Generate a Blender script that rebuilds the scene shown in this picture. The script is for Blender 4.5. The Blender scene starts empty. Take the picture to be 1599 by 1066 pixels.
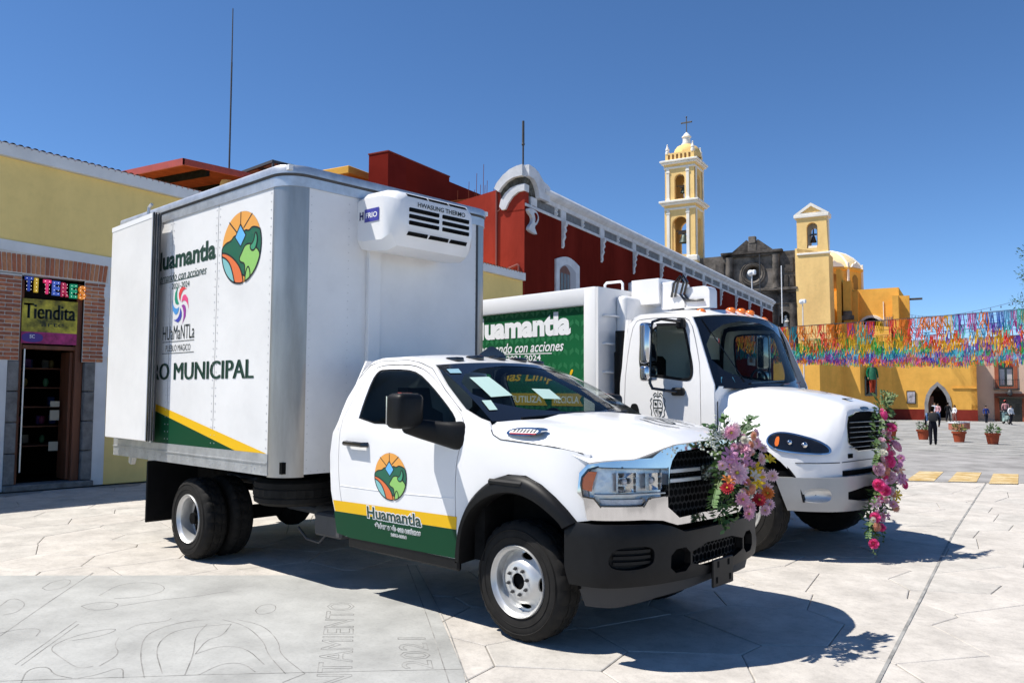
import bpy, bmesh, math, random
from mathutils import Vector, Matrix, geometry
random.seed(7)
S = bpy.context.scene
COL = S.collection
R = math.radians

# ------------------------------------------------------------------ camera, sky, sun, exposure
cam_d = bpy.data.cameras.new('camera')
cam = bpy.data.objects.new('camera', cam_d); COL.objects.link(cam)
cF = Vector((-0.67717618, 0.73293198, 0.0651393)); cR = Vector((0.73468866, 0.6783887, 0.00461919)); cU = Vector((0.04080422, -0.05098511, 0.99786549))
M = Matrix((cR, cU, -cF)).transposed().to_4x4(); M.translation = Vector((3.70277, -4.95793, 1.67349))
cam.matrix_world = M
cam_d.sensor_width = 36; cam_d.lens = 28.05; cam_d.clip_start = .1; cam_d.clip_end = 4000
S.camera = cam
W = bpy.data.worlds.new('World'); S.world = W; W.use_nodes = True
wn = W.node_tree; wn.nodes.clear()
sky = wn.nodes.new('ShaderNodeTexSky'); sky.sky_type = 'NISHITA'; sky.sun_disc = False
sky.sun_elevation = R(58.2); sky.sun_rotation = R(224.0); sky.altitude = 2400; sky.air_density = .9; sky.dust_density = .05; sky.ozone_density = 5.5
bg = wn.nodes.new('ShaderNodeBackground'); bg.inputs[1].default_value = .102
wo = wn.nodes.new('ShaderNodeOutputWorld')
hs = wn.nodes.new('ShaderNodeHueSaturation'); hs.inputs['Saturation'].default_value = 1.10
wn.links.new(sky.outputs[0], hs.inputs['Color']); wn.links.new(hs.outputs[0], bg.inputs[0]); wn.links.new(bg.outputs[0], wo.inputs[0])
sd = bpy.data.lights.new('sun', 'SUN'); sd.energy = 4.1; sd.angle = R(.53); sd.color = (1, .955, .88)
sun = bpy.data.objects.new('sun', sd); COL.objects.link(sun); sun.location = (-20, -20, 40)
sun.rotation_euler = Vector((.43, .445, -1)).to_track_quat('-Z', 'Y').to_euler()
S.view_settings.view_transform = 'Standard'; S.view_settings.look = 'None'
S.view_settings.exposure = .64; S.view_settings.gamma = 1
S.render.engine = 'CYCLES'; S.cycles.max_bounces = 8; S.cycles.transparent_max_bounces = 16
S.cycles.caustics_reflective = False; S.cycles.caustics_refractive = False

# ------------------------------------------------------------------ materials
MATS = {}
def mat(name, rgb, rough=.6, metal=0., noise=None, bump=None, coat=0., spec=.5, scale=(1, 1, 1), emit=None, rgb2=None, grit=None):
    if name in MATS: return MATS[name]
    m = bpy.data.materials.new(name); m.use_nodes = True
    nt = m.node_tree; b = nt.nodes['Principled BSDF']
    b.inputs['Base Color'].default_value = (*rgb, 1); b.inputs['Roughness'].default_value = rough
    b.inputs['Metallic'].default_value = metal; b.inputs['Coat Weight'].default_value = coat; b.inputs['Coat Roughness'].default_value = .04
    b.inputs['Specular IOR Level'].default_value = spec if rough < .8 or spec != .5 else 0
    if emit: b.inputs['Emission Color'].default_value = (*emit[0], 1); b.inputs['Emission Strength'].default_value = emit[1]
    if noise or bump:
        tc = nt.nodes.new('ShaderNodeTexCoord'); mp = nt.nodes.new('ShaderNodeMapping'); mp.inputs['Scale'].default_value = scale
        nt.links.new(tc.outputs['Object'], mp.inputs[0])
    if noise:
        n = nt.nodes.new('ShaderNodeTexNoise'); n.inputs['Scale'].default_value = noise[0]; n.inputs['Detail'].default_value = 7; n.inputs['Roughness'].default_value = .62
        nt.links.new(mp.outputs[0], n.inputs[0])
        cr = nt.nodes.new('ShaderNodeValToRGB'); a = noise[1]
        lo = tuple(max(0, c * (1 - a)) for c in rgb); hi = tuple(min(1, c * (1 + a * .6)) for c in (rgb2 or rgb))
        cr.color_ramp.elements[0].position = .34; cr.color_ramp.elements[1].position = .66
        cr.color_ramp.elements[0].color = (*lo, 1); cr.color_ramp.elements[1].color = (*hi, 1)
        nt.links.new(n.outputs[0], cr.inputs[0]); nt.links.new(cr.outputs[0], b.inputs['Base Color'])
        for gs, ga in grit or ():
            g = nt.nodes.new('ShaderNodeTexNoise'); g.inputs['Scale'].default_value = gs; g.inputs['Detail'].default_value = 5; g.inputs['Roughness'].default_value = .7; nt.links.new(tc.outputs['Object'], g.inputs[0])
            gr = nt.nodes.new('ShaderNodeValToRGB'); gr.color_ramp.elements[0].position = .30; gr.color_ramp.elements[1].position = .52
            gr.color_ramp.elements[0].color = (1 - ga,) * 3 + (1,); gr.color_ramp.elements[1].color = (1, 1, 1, 1); nt.links.new(g.outputs[0], gr.inputs[0])
            mu = nt.nodes.new('ShaderNodeMixRGB'); mu.blend_type = 'MULTIPLY'; mu.inputs[0].default_value = 1; src = b.inputs['Base Color'].links[0].from_socket
            nt.links.new(src, mu.inputs[1]); nt.links.new(gr.outputs[0], mu.inputs[2]); nt.links.new(mu.outputs[0], b.inputs['Base Color'])
    if bump:
        n2 = nt.nodes.new('ShaderNodeTexNoise'); n2.inputs['Scale'].default_value = bump[0]; n2.inputs['Detail'].default_value = 6
        nt.links.new(mp.outputs[0], n2.inputs[0])
        bp = nt.nodes.new('ShaderNodeBump'); bp.inputs['Strength'].default_value = bump[1]; bp.inputs['Distance'].default_value = bump[2] if len(bump) > 2 else .02
        nt.links.new(n2.outputs[0], bp.inputs['Height']); nt.links.new(bp.outputs[0], b.inputs['Normal'])
    MATS[name] = m; return m
def glassmat(name, tint, refl=.06):
    m = bpy.data.materials.new(name); m.use_nodes = True; nt = m.node_tree; nt.nodes.clear()
    o = nt.nodes.new('ShaderNodeOutputMaterial'); t = nt.nodes.new('ShaderNodeBsdfTransparent'); g = nt.nodes.new('ShaderNodeBsdfGlossy')
    g.inputs['Roughness'].default_value = .02; t.inputs[0].default_value = (*tint, 1)
    f = nt.nodes.new('ShaderNodeLayerWeight'); f.inputs['Blend'].default_value = refl
    mx = nt.nodes.new('ShaderNodeMixShader'); nt.links.new(f.outputs['Fresnel'], mx.inputs[0])
    nt.links.new(t.outputs[0], mx.inputs[1]); nt.links.new(g.outputs[0], mx.inputs[2]); nt.links.new(mx.outputs[0], o.inputs[0])
    MATS[name] = m; return m
white = mat('white_paint', (.82, .81, .80), .28, coat=.45, noise=(1.1, .05))
panelw = mat('white_panel', (.79, .78, .765), .36, noise=(1.3, .06), bump=(1.6, .22, .012), grit=((2.5, .05),))
alu = mat('aluminium', (.40, .375, .345), .34, .75, noise=(5, .22), scale=(1, 1, .18))
alu_rail = mat('aluminium_rail', (.62, .63, .64), .42, .75, noise=(7, .18), bump=(30, .06, .003))
chrome = mat('chrome', (.66, .66, .67), .08, 1.0)
steelp = mat('silver_paint', (.62, .62, .61), .36, .55, noise=(9, .08))
blackp = mat('black_plastic', (.006, .006, .0065), .46, noise=(14, .25), bump=(160, .12, .002), spec=.22)
gloss_black = mat('gloss_black', (.008, .008, .009), .14, coat=.5)
darkm = mat('dark_underside', (.012, .012, .012), .8, noise=(6, .4))
rubber = mat('tyre_rubber', (.014, .013, .012), .82, spec=.25, noise=(11, .35), bump=(70, .15, .004))
greyplas = mat('grey_plastic', (.05, .05, .052), .6, noise=(10, .2))
greend = mat('decal_green', (.004, .055, .022), .5, spec=.15)
greenp = mat('panel_green', (.005, .105, .034), .5, spec=.2, noise=(2.2, .16))
yellowd = mat('decal_yellow', (.80, .47, .012), .5, spec=.2)
whited = mat('decal_white', (.82, .82, .82), .45)
blackd = mat('decal_black', (.012, .02, .016), .5)
textgreen = mat('decal_dark_green', (.008, .045, .03), .45)
orange_l = mat('amber_lens', (.75, .16, .012), .2, coat=.6)
red_l = mat('red_lens', (.35, .01, .01), .2, coat=.6)
glass = glassmat('tinted_glass', (.66, .74, .70), .13)
glassd = glassmat('dark_glass', (.34, .38, .37), .13)
lens = glassmat('lamp_glass', (.97, .975, .98), .06)
paper = mat('sticker_paper', (.42, .58, .53), .7)

# ------------------------------------------------------------------ mesh builder
def chaikin(p, n=2, closed=True):
    for _ in range(n):
        q = []
        for i in range(len(p) - (0 if closed else 1)):
            a, b = p[i], p[(i + 1) % len(p)]
            q += [tuple(x * .75 + y * .25 for x, y in zip(a, b)), tuple(x * .25 + y * .75 for x, y in zip(a, b))]
        if not closed: q = [p[0]] + q + [p[-1]]
        p = q
    return p
def inside(x, y, poly):
    c = False; j = len(poly) - 1
    for i in range(len(poly)):
        xi, yi = poly[i]; xj, yj = poly[j]
        if (yi > y) != (yj > y) and x < (xj - xi) * (y - yi) / (yj - yi) + xi: c = not c
        j = i
    return c
def interp(x, xs, ys):
    if x <= xs[0]: return ys[0]
    for i in range(1, len(xs)):
        if x <= xs[i]:
            t = (x - xs[i - 1]) / (xs[i] - xs[i - 1]); return ys[i - 1] + t * (ys[i] - ys[i - 1])
    return ys[-1]
def densify(loop, step):
    out = []
    for i in range(len(loop)):
        a, b = loop[i], loop[(i + 1) % len(loop)]
        n = max(1, int(math.hypot(b[0] - a[0], b[1] - a[1]) / step))
        out += [(a[0] + (b[0] - a[0]) * k / n, a[1] + (b[1] - a[1]) * k / n) for k in range(n)]
    return out
def resample(p, n):
    L = [0]
    for a, b in zip(p, p[1:]): L.append(L[-1] + math.dist(a, b))
    return [tuple(interp(L[-1] * k / (n - 1), L, [q[d] for q in p]) for d in range(len(p[0]))) for k in range(n)]
class MB:
    def __init__(s): s.v = []; s.f = []; s.m = []; s.cur = 0
    def add(s, vs, fs):
        o = len(s.v); s.v += [tuple(v) for v in vs]; s.f += [tuple(i + o for i in f) for f in fs]; s.m += [s.cur] * len(fs); return s
    def box(s, x0, x1, y0, y1, z0, z1, bev=0, seg=1, xf=None):
        x0, x1 = min(x0, x1), max(x0, x1); y0, y1 = min(y0, y1), max(y0, y1); z0, z1 = min(z0, z1), max(z0, z1)
        if not bev:
            vs = [(x, y, z) for x in (x0, x1) for y in (y0, y1) for z in (z0, z1)]
            fs = [(0, 1, 3, 2), (4, 6, 7, 5), (0, 4, 5, 1), (2, 3, 7, 6), (0, 2, 6, 4), (1, 5, 7, 3)]
        else:
            b = bmesh.new(); bmesh.ops.create_cube(b, size=1)
            for v in b.verts: v.co = ((x0 + x1) / 2 + v.co.x * (x1 - x0), (y0 + y1) / 2 + v.co.y * (y1 - y0), (z0 + z1) / 2 + v.co.z * (z1 - z0))
            bmesh.ops.bevel(b, geom=b.edges[:], offset=bev, segments=seg, affect='EDGES', profile=.5)
            b.verts.index_update(); vs = [v.co[:] for v in b.verts]; fs = [[v.index for v in f.verts] for f in b.faces]; b.free()
        if xf: vs = [xf(*v) for v in vs]
        return s.add(vs, fs)
    def quad(s, a, b, c, d): return s.add([a, b, c, d], [(0, 1, 2, 3)])
    def loft(s, rings, closed=True, caps=False):
        n = len(rings[0]); vs = [p for r in rings for p in r]; fs = []
        for i in range(len(rings) - 1):
            for j in range(n if closed else n - 1):
                k = (j + 1) % n; fs.append((i * n + j, i * n + k, (i + 1) * n + k, (i + 1) * n + j))
        if caps: fs += [tuple(range(n))[::-1], tuple(range((len(rings) - 1) * n, len(rings) * n))]
        return s.add(vs, fs)
    def cyl(s, p0, p1, r0, r1=None, n=12, caps=True):
        r1 = r0 if r1 is None else r1; p0, p1 = Vector(p0), Vector(p1); d = (p1 - p0).normalized()
        a = d.orthogonal().normalized(); b = d.cross(a)
        ring = lambda p, r: [p + a * (r * math.cos(2 * math.pi * k / n)) + b * (r * math.sin(2 * math.pi * k / n)) for k in range(n)]
        return s.loft([ring(p0, r0), ring(p1, r1)], True, caps)
    def tube(s, pts, r, n=8, caps=True):
        pts = [Vector(p) for p in pts]; rings = []; a = None
        for i, p in enumerate(pts):
            d = ((pts[min(i + 1, len(pts) - 1)] - p).normalized() + (p - pts[max(i - 1, 0)]).normalized()).normalized()
            a = d.orthogonal().normalized() if a is None else (a - d * a.dot(d)).normalized()
            b = d.cross(a); rr = r[i] if isinstance(r, (list, tuple)) else r
            rings.append([p + a * (rr * math.cos(2 * math.pi * k / n)) + b * (rr * math.sin(2 * math.pi * k / n)) for k in range(n)])
        return s.loft(rings, True, caps)
    def lathe(s, prof, c=(0, 0, 0), ax=(0, 0, 1), n=24, a0=0, a1=360, rmod=None):
        c, ax = Vector(c), Vector(ax).normalized(); a = Vector((1, 0, 0)) if abs(ax.x) < .9 else Vector((0, 1, 0))
        a = (a - ax * a.dot(ax)).normalized(); b = ax.cross(a); full = abs(a1 - a0) >= 360; m = n if full else n + 1; rings = []
        for i, (r, h) in enumerate(prof):
            ring = []
            for k in range(m):
                t = R(a0 + (a1 - a0) * k / n); rr = r + (rmod(i, k) if rmod else 0)
                ring.append(c + ax * h + a * (rr * math.cos(t)) + b * (rr * math.sin(t)))
            rings.append(ring)
        return s.loft(rings, full)
    def ball(s, c, r, n=12, m=8):
        r = (r, r, r) if not isinstance(r, (tuple, list)) else r
        rings = []
        for i in range(1, m):
            t = math.pi * i / m
            rings.append([(c[0] + r[0] * math.sin(t) * math.cos(2 * math.pi * k / n), c[1] + r[1] * math.sin(t) * math.sin(2 * math.pi * k / n), c[2] - r[2] * math.cos(t)) for k in range(n)])
        return s.loft(rings, True, True)
    def prism(s, poly, fn, d0, d1):
        """2D polygon extruded between depths: fn(u, v, d) -> point"""
        n = len(poly); tri = geometry.tessellate_polygon([[Vector((u, v, 0)) for u, v in poly]])
        vs = [fn(u, v, d0) for u, v in poly] + [fn(u, v, d1) for u, v in poly]
        fs = [tuple(t) for t in tri] + [tuple(i + n for i in t) for t in tri] + [(i, (i + 1) % n, n + (i + 1) % n, n + i) for i in range(n)]
        return s.add(vs, fs)
    def sheet(s, outline, fn, holes=(), step=.08, depth=0, off=0):
        """2D outline with holes, filled with a fine net and mapped by fn(u, v, inward)"""
        loops = [densify(outline, step)] + [densify(h, step) for h in holes]
        vs, es = [], []
        for L in loops:
            o = len(vs); vs += L; es += [(o + i, o + (i + 1) % len(L)) for i in range(len(L))]
        us = [p[0] for p in outline]; ws = [p[1] for p in outline]
        bs = vs[:]; u = min(us) + step * .5
        while u < max(us):
            w = min(ws) + step * .5
            while w < max(ws):
                if inside(u, w, outline) and not any(inside(u, w, h) for h in holes) and min((u - a) ** 2 + (w - b) ** 2 for a, b in bs) > (.45 * step) ** 2: vs.append((u, w))
                w += step
            u += step
        r = geometry.delaunay_2d_cdt([Vector(v) for v in vs], es, [], 0, 1e-6)
        P = [(v.x, v.y) for v in r[0]]; T = []
        for f in r[2]:
            cx = sum(P[i][0] for i in f) / len(f); cy = sum(P[i][1] for i in f) / len(f)
            if inside(cx, cy, outline) and not any(inside(cx, cy, h) for h in holes): T.append(tuple(f))
        V = [fn(a, b, off) for a, b in P]; F = T[:]
        if depth:
            cnt = {}
            for f in T:
                for i in range(len(f)): e = (f[i], f[(i + 1) % len(f)]); cnt[tuple(sorted(e))] = cnt.get(tuple(sorted(e)), 0) + 1
            be = [e for e, c in cnt.items() if c == 1]; mp = {}
            for e in be:
                for i in e:
                    if i not in mp: mp[i] = len(V); V.append(fn(*P[i], off + depth))
            F += [(a, b, mp[b], mp[a]) for a, b in be]
        return s.add(V, F)
    def text(s, body, box, fn, bold=0., shear=0., off=0., fit=True, depth=0, res=3, thick=0):
        """flat lettering filled into box = (u0, u1, v0, v1)"""
        cu = bpy.data.curves.new('t', 'FONT'); cu.body = body; cu.offset = bold; cu.shear = shear; cu.resolution_u = res
        if depth: cu.extrude = .5
        o = bpy.data.objects.new('t', cu); COL.objects.link(o); dg = bpy.context.evaluated_depsgraph_get()
        me = bpy.data.meshes.new_from_object(o.evaluated_get(dg)); bpy.data.objects.remove(o); bpy.data.curves.remove(cu)
        if not me.vertices: return s
        xs = [v.co.x for v in me.vertices]; ys = [v.co.y for v in me.vertices]
        x0, x1, y0, y1 = min(xs), max(xs), min(ys), max(ys); U0, U1, v0, v1 = box
        for sh in ((-1, 0, 1) if thick else (0,)):
          u0, u1 = U0 + thick + sh * thick, U1 - thick + sh * thick; off -= .0003 if sh else 0
          vs = [fn(u0 + (v.co.x - x0) / (x1 - x0) * (u1 - u0), v0 + (v.co.y - y0) / (y1 - y0) * (v1 - v0), off + (depth * (v.co.z) if depth else 0)) for v in me.vertices]
          s.add(vs, [tuple(p.vertices) for p in me.polygons])
        bpy.data.meshes.remove(me); return s
    def ribbon(s, pts, w, fn):
        """thin line strip drawn along 2D points"""
        n = len(pts); L = []; Rr = []
        for i in range(n):
            a, b = pts[max(i - 1, 0)], pts[min(i + 1, n - 1)]
            d = math.hypot(b[0] - a[0], b[1] - a[1]) or 1; nx, ny = -(b[1] - a[1]) / d * w / 2, (b[0] - a[0]) / d * w / 2
            L.append(fn(pts[i][0] + nx, pts[i][1] + ny, 0)); Rr.append(fn(pts[i][0] - nx, pts[i][1] - ny, 0))
        return s.add(L + Rr, [(i, i + 1, n + i + 1, n + i) for i in range(n - 1)])
    def mesh(s, name, mats, angle=35, org=None):
        if org: s.v = [(a - org[0], b - org[1], c - org[2]) for a, b, c in s.v]
        me = bpy.data.meshes.new(name); me.from_pydata(s.v, [], s.f)
        for m in (mats if isinstance(mats, (list, tuple)) else [mats]): me.materials.append(m)
        me.polygons.foreach_set('material_index', s.m)
        if angle:
            me.polygons.foreach_set('use_smooth', [True] * len(s.f)); me.set_sharp_from_angle(angle=R(angle))
        me.update(); return me
    def build(s, name, mats, parent=None, angle=35, label=None, cat=None, group=None, kind=None):
        return link(name, s.mesh(name, mats, angle, ORG.get(parent.name) if parent else None), parent, label, cat, group, kind)
def link(name, me, parent=None, label=None, cat=None, group=None, kind=None, loc=None, rz=0):
    o = bpy.data.objects.new(name, me); COL.objects.link(o)
    if parent: o.parent = parent
    if loc: o.location = loc
    if rz: o.rotation_euler = (0, 0, rz)
    for k, v in (('label', label), ('category', cat), ('group', group), ('kind', kind)):
        if v: o[k] = v
    return o
ORG = {}
def thing(name, label, cat, loc=(0, 0, 0), rz=0, group=None, wc=False):
    """an Empty at the base of a thing; wc: its parts are modelled in world metres"""
    o = link(name, None, None, label, cat, group, None, loc, rz); o.empty_display_size = .2
    if wc: ORG[o.name] = tuple(loc)
    return o
def copy_tree(o, parent=None):
    c = o.copy(); COL.objects.link(c)
    if parent: c.parent = parent
    for ch in list(o.children): copy_tree(ch, c)
    return c
XZ = lambda y: (lambda u, v, d: (u, y + d, v))      # vertical plane across y
YZ = lambda x: (lambda u, v, d: (x + d, u, v))      # vertical plane across x
XY = lambda z: (lambda u, v, d: (u, v, z + d))
def disc(c, r, n=40, sy=1., a0=0): return [(c[0] + r * math.cos(2 * math.pi * k / n + a0), c[1] + r * sy * math.sin(2 * math.pi * k / n + a0)) for k in range(n)]
# ------------------------------------------------------------------ ground, roads
def gz(y): return interp(y, [18, 32, 85, 120], [0, -.3, -.72, -.8])
stone_m = mat('paving_stone', (.55, .513, .465), .85, grit=((14, .16), (.8, .12), (70, .14)), noise=(2.6, .16), bump=(9, .6, .015))
stone_g = mat('paving_stone_grey', (.53, .50, .455), .85, grit=((14, .16), (.8, .12), (70, .14)), noise=(2.2, .18), bump=(16, .35, .01))
joint_m = mat('paving_joint', (.34, .32, .29), .95, noise=(8, .3))
conc = mat('engraved_concrete', (.41, .41, .39), .72, grit=((1.1, .16), (40, .14)), noise=(1.7, .20), bump=(9, .18, .008))
conc2 = mat('engraving_line', (.31, .305, .29), .9, noise=(5, .4))
asph = mat('road_surface', (.34, .33, .32), .85, grit=((.5, .2), (25, .15)), noise=(1.4, .25), bump=(30, .3, .01))
cobm = mat('square_paving', (.33, .325, .31), .85, noise=(.9, .35), bump=(6, .5, .03))
yelp = mat('road_yellow', (.60, .38, .12), .8, noise=(3, .3), rgb2=(.55, .45, .28), grit=((9, .3),))
m = MB()
ys_ = [-60, -10, 13, 18, 20, 25, 30, 40, 60, 85, 120, 400, 2500]
m.loft([[(x, y, gz(y) - .03) for x in (-1500, -60, -25, -12, 0, 12, 40, 1500)] for y in ys_], False)
m.build('ground', cobm, kind='structure', angle=0)
m = MB(); m.loft([[(x, y, z) for x in (-11.5, 0, 26)] for y, z in ((-28, -.014), (-8, -.014), (18, -.014))], False)
m.build('plaza', joint_m, kind='structure', angle=0); plaza = bpy.data.objects['plaza']
edge = lambda x: 10.8 if x < -2.5 else min(17.6, 12.12 + .746 * (x + .847))
m = MB(); m.loft([[(x, edge(x) + (22.5 - edge(x)) * q, gz(edge(x) + (22.5 - edge(x)) * q) + .007) for x in (-11.3, -2.51, -2.0, -1, 0, 1, 2.5, 4, 6.5, 10, 40)] for q in (0, .2, .4, .6, .8, 1)], False); m.build('road', asph, kind='structure', angle=0)
m = MB(); m.loft([[(x, y, gz(y) - .004) for x in (-18, -12, 0, 15, 40)] for y in (22.5, 25, 28, 32, 40)], False); m.build('square', cobm, kind='structure', angle=0)
for x, y in ((-1.32, 11.85), (-.68, 12.28), (-.02, 12.45), (.66, 12.95), (1.32, 13.45), (2.0, 13.95), (2.7, 14.5)):
    m = MB(); m.prism([(x, y), (x + .42, y + .32), (x + .02, y + 2.55), (x - .40, y + 2.3)], lambda u, v, d: (u, v, gz(v) + .011 + d), 0, .003)
    m.build('road_marking', yelp, kind='structure', angle=0)
# stamped flagstones, cell by cell
MED = [(-8.0, -6.0), (-4.72, -2.69), (-2.75, -.78), (-2.35, .25), (.117, -1.506), (1.95, -3.0), (-1.5, -7.5)]
rng = random.Random(11)
sites = []
sp = .78
for i in range(-16, 16):
    for j in range(-12, 24):
        sites.append((i * sp + rng.uniform(-.33, .33) * sp + (j % 2) * .35, j * sp + rng.uniform(-.33, .33) * sp))
cp = Vector((3.70277, -4.95793, 0)); f2 = Vector((-.6786, .7345)); r2 = Vector((.7345, .6786))
cells = []
for p in sites:
    if not (-11.3 < p[0] < 11 and -8 < p[1] < edge(p[0]) + .6): continue
    d = Vector(p) - Vector((cp.x, cp.y)); dep = d.dot(f2); lat = d.dot(r2)
    if dep < -3 or abs(lat) > max(dep, 0) * 1.1 + 5: continue
    poly = [(p[0] + a, p[1] + b) for a, b in ((-2, -2), (2, -2), (2, 2), (-2, 2))]
    for q in sites:
        dx, dy = q[0] - p[0], q[1] - p[1]; dd = math.hypot(dx, dy)
        if dd == 0 or dd > 2.6: continue
        nx, ny = dx / dd, dy / dd; lim = dd / 2 - .0035; out = []
        for a in range(len(poly)):
            A, B_ = poly[a], poly[(a + 1) % len(poly)]
            da = (A[0] - p[0]) * nx + (A[1] - p[1]) * ny - lim; db = (B_[0] - p[0]) * nx + (B_[1] - p[1]) * ny - lim
            if da <= 0: out.append(A)
            if da * db < 0: t = da / (da - db); out.append((A[0] + (B_[0] - A[0]) * t, A[1] + (B_[1] - A[1]) * t))
        poly = out
        if len(poly) < 3: break
    if len(poly) >= 3 and not all(inside(a, b, MED) for a, b in poly): cells.append((dep + (0 if dep > .9 and abs(lat) < dep * .66 + .6 else 100), p, poly))
cells.sort(key=lambda c: c[0])
def slab(mb, poly, c):
    n = len(poly); h = rng.uniform(-.0015, .0015); tx, ty = rng.uniform(-.002, .002), rng.uniform(-.002, .002)
    zf = lambda x, y: h + tx * (x - c[0]) + ty * (y - c[1])
    ins = [(c[0] + (x - c[0]) * .985, c[1] + (y - c[1]) * .985) for x, y in poly]
    vs = [(x, y, zf(x, y)) for x, y in ins] + [(x, y, zf(x, y) - .004) for x, y in poly] + [(x, y, -.014) for x, y in poly]
    mb.add(vs, [tuple(range(n))] + [(i, (i + 1) % n, n + (i + 1) % n, n + i) for i in range(n)] + [(n + i, n + (i + 1) % n, 2 * n + (i + 1) % n, 2 * n + i) for i in range(n)])
rest = MB()
for k, (dep, p, poly) in enumerate(cells):
    if k < 300:
        m = MB(); slab(m, poly, p); m.build('paving_stone', stone_g if rng.random() < .3 else stone_m, plaza, 0)
    else: slab(rest, poly, p)
rest.build('far_paving', stone_m, plaza, 0, kind='stuff')
m = MB(); m.prism(MED, XY(.0035), 0, -.02); m.build('engraved_slab', conc, kind='structure', angle=0)
m = MB(); m.ribbon([(-.10, 12.6), (.952, 6.067), (1.615, 2.378), (2.036, 0), (2.9, -4.8)], .022, XY(.0045)); m.build('saw_cut', conc2, kind='structure', angle=0)
ENG = [[(-4.245,-2.062),(-3.327,-2.745),(-2.652,-3.23)],[(-2.662,-2.74),(-1.93,-3.338)],[(-2.569,-2.758),(-1.885,-3.318)],[(-1.675,-3.485),(-.901,-2.601),(.117,-1.506)],[(-2.323,.2),(-.779,-.834),(.117,-1.506),(.307,-1.639)],[(-2.439,.188),(-.868,-.919),(.038,-1.581),(.225,-1.717)],
[(-1.123,-2.894),(-1.58,-2.733),(-1.942,-2.554),(-2.063,-2.377),(-2.086,-2.191),(-1.997,-2.052)],[(-1.122,-2.789),(-1.631,-2.616),(-1.891,-2.411),(-1.909,-2.23),(-1.778,-2.003)],[(-1.001,-2.709),(-1.331,-2.496),(-1.69,-2.314),(-1.903,-2.122)],[(-1.778,-2.003),(-1.556,-2.186),(-1.566,-2.289),(-1.324,-2.49)],[(-1.324,-2.49),(-1.371,-2.282),(-1.199,-2.204),(-.826,-2.29)],[(-.943,-2.654),(-1.038,-2.454),(-.945,-2.365),(-.745,-2.396)],[(-1.933,-1.991),(-1.666,-1.947),(-1.228,-2.057),(-.991,-2.173),(-.592,-2.287)],[(-1.853,-1.915),(-1.572,-1.858),(-1.155,-1.988),(-.935,-2.12),(-.508,-2.207)],[(-.508,-2.207),(-.474,-2.379)],
[(-1.98,-1.698),(-2.105,-1.576),(-2.02,-1.494),(-1.835,-1.617),(-1.85,-1.747),(-1.98,-1.698)],[(-1.556,-3.021),(-1.566,-3.103),(-1.883,-3.101),(-2.133,-3.092),(-2.276,-2.919),(-2.31,-2.713),(-2.241,-2.597),(-2.149,-2.752),(-2.19,-2.928)],[(-1.53,-2.996),(-1.67,-2.818),(-1.887,-2.773),(-2.033,-2.687)],[(-1.402,-3.159),(-1.379,-3.068),(-1.424,-2.896),(-1.212,-2.979)],[(-3.93,-2.584),(-4.154,-2.42),(-4.101,-2.29),(-3.831,-2.416),(-3.78,-2.584),(-3.93,-2.584)],[(-3.077,-2.567),(-3.118,-2.419),(-2.95,-2.322),(-2.802,-2.425),(-2.889,-2.567),(-3.077,-2.567)],[(-3.317,-2.347),(-3.62,-2.063),(-3.451,-1.823),(-3.109,-1.868),(-3.003,-2.113),(-3.129,-2.3)],[(-2.858,-2.358),(-2.838,-2.087),(-2.721,-1.843),(-2.695,-1.543)],[(-2.174,-2.582),(-2.262,-2.464),(-2.181,-2.282),(-2.242,-2.232)],[(-3.53,-3.001),(-3.773,-2.852),(-3.478,-2.828),(-3.237,-2.958),(-3.226,-3.06)],[(-2.73,-3.21),(-2.744,-3.077),(-2.637,-2.975),(-2.475,-3.061)],[(-1.561,-3.41),(-1.787,-3.314),(-1.754,-3.209),(-1.558,-3.238),(-1.427,-3.183)]]
m = MB()
for L in ENG: m.ribbon(chaikin(L, 2, False) if len(L) > 3 else L, .0075, XY(.0045))
m.cur = 1
d1 = Vector((-1.411, 1.046)).normalized(); d2 = Vector((.155, .149)).normalized()   # lettering cut along the slab border
def gl(o): return lambda u, v, d: (o[0] + d1.x * -u + -d2.x * v * -1, o[1] + d1.y * -u + d2.y * v, .0046)
def outl(txt, o, wdt, hgt):
    cu = bpy.data.curves.new('t', 'FONT'); cu.body = txt; ob = bpy.data.objects.new('t', cu); COL.objects.link(ob)
    cu.fill_mode = 'NONE'; cu.resolution_u = 2; me = bpy.data.meshes.new_from_object(ob.evaluated_get(bpy.context.evaluated_depsgraph_get())); bpy.data.objects.remove(ob)
    xs = [v.co.x for v in me.vertices]; yy = [v.co.y for v in me.vertices]; P = [((v.co.x - min(xs)) / (max(xs) - min(xs)) * wdt, (v.co.y - min(yy)) / (max(yy) - min(yy)) * hgt) for v in me.vertices]
    for e in me.edges: m.ribbon([P[e.vertices[0]], P[e.vertices[1]]], .006, o)
fw = lambda o: (lambda u, v, d: (o[0] + d1.x * u - d2.x * v, o[1] + d1.y * u - d2.y * v, .0046))
outl('AYUNTAMIENTO', lambda u, v, d: (.42 + d1.x * u - d2.x * v, -2.55 + d1.y * u - d2.y * v, .0046), 2.55, .21)
outl('2021', lambda u, v, d: (-.02 + d1.x * u - d2.x * v, -1.62 + d1.y * u - d2.y * v, .0046), .62, .19)
m.build('engraving', [conc2, conc2], kind='structure', angle=0)

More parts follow.
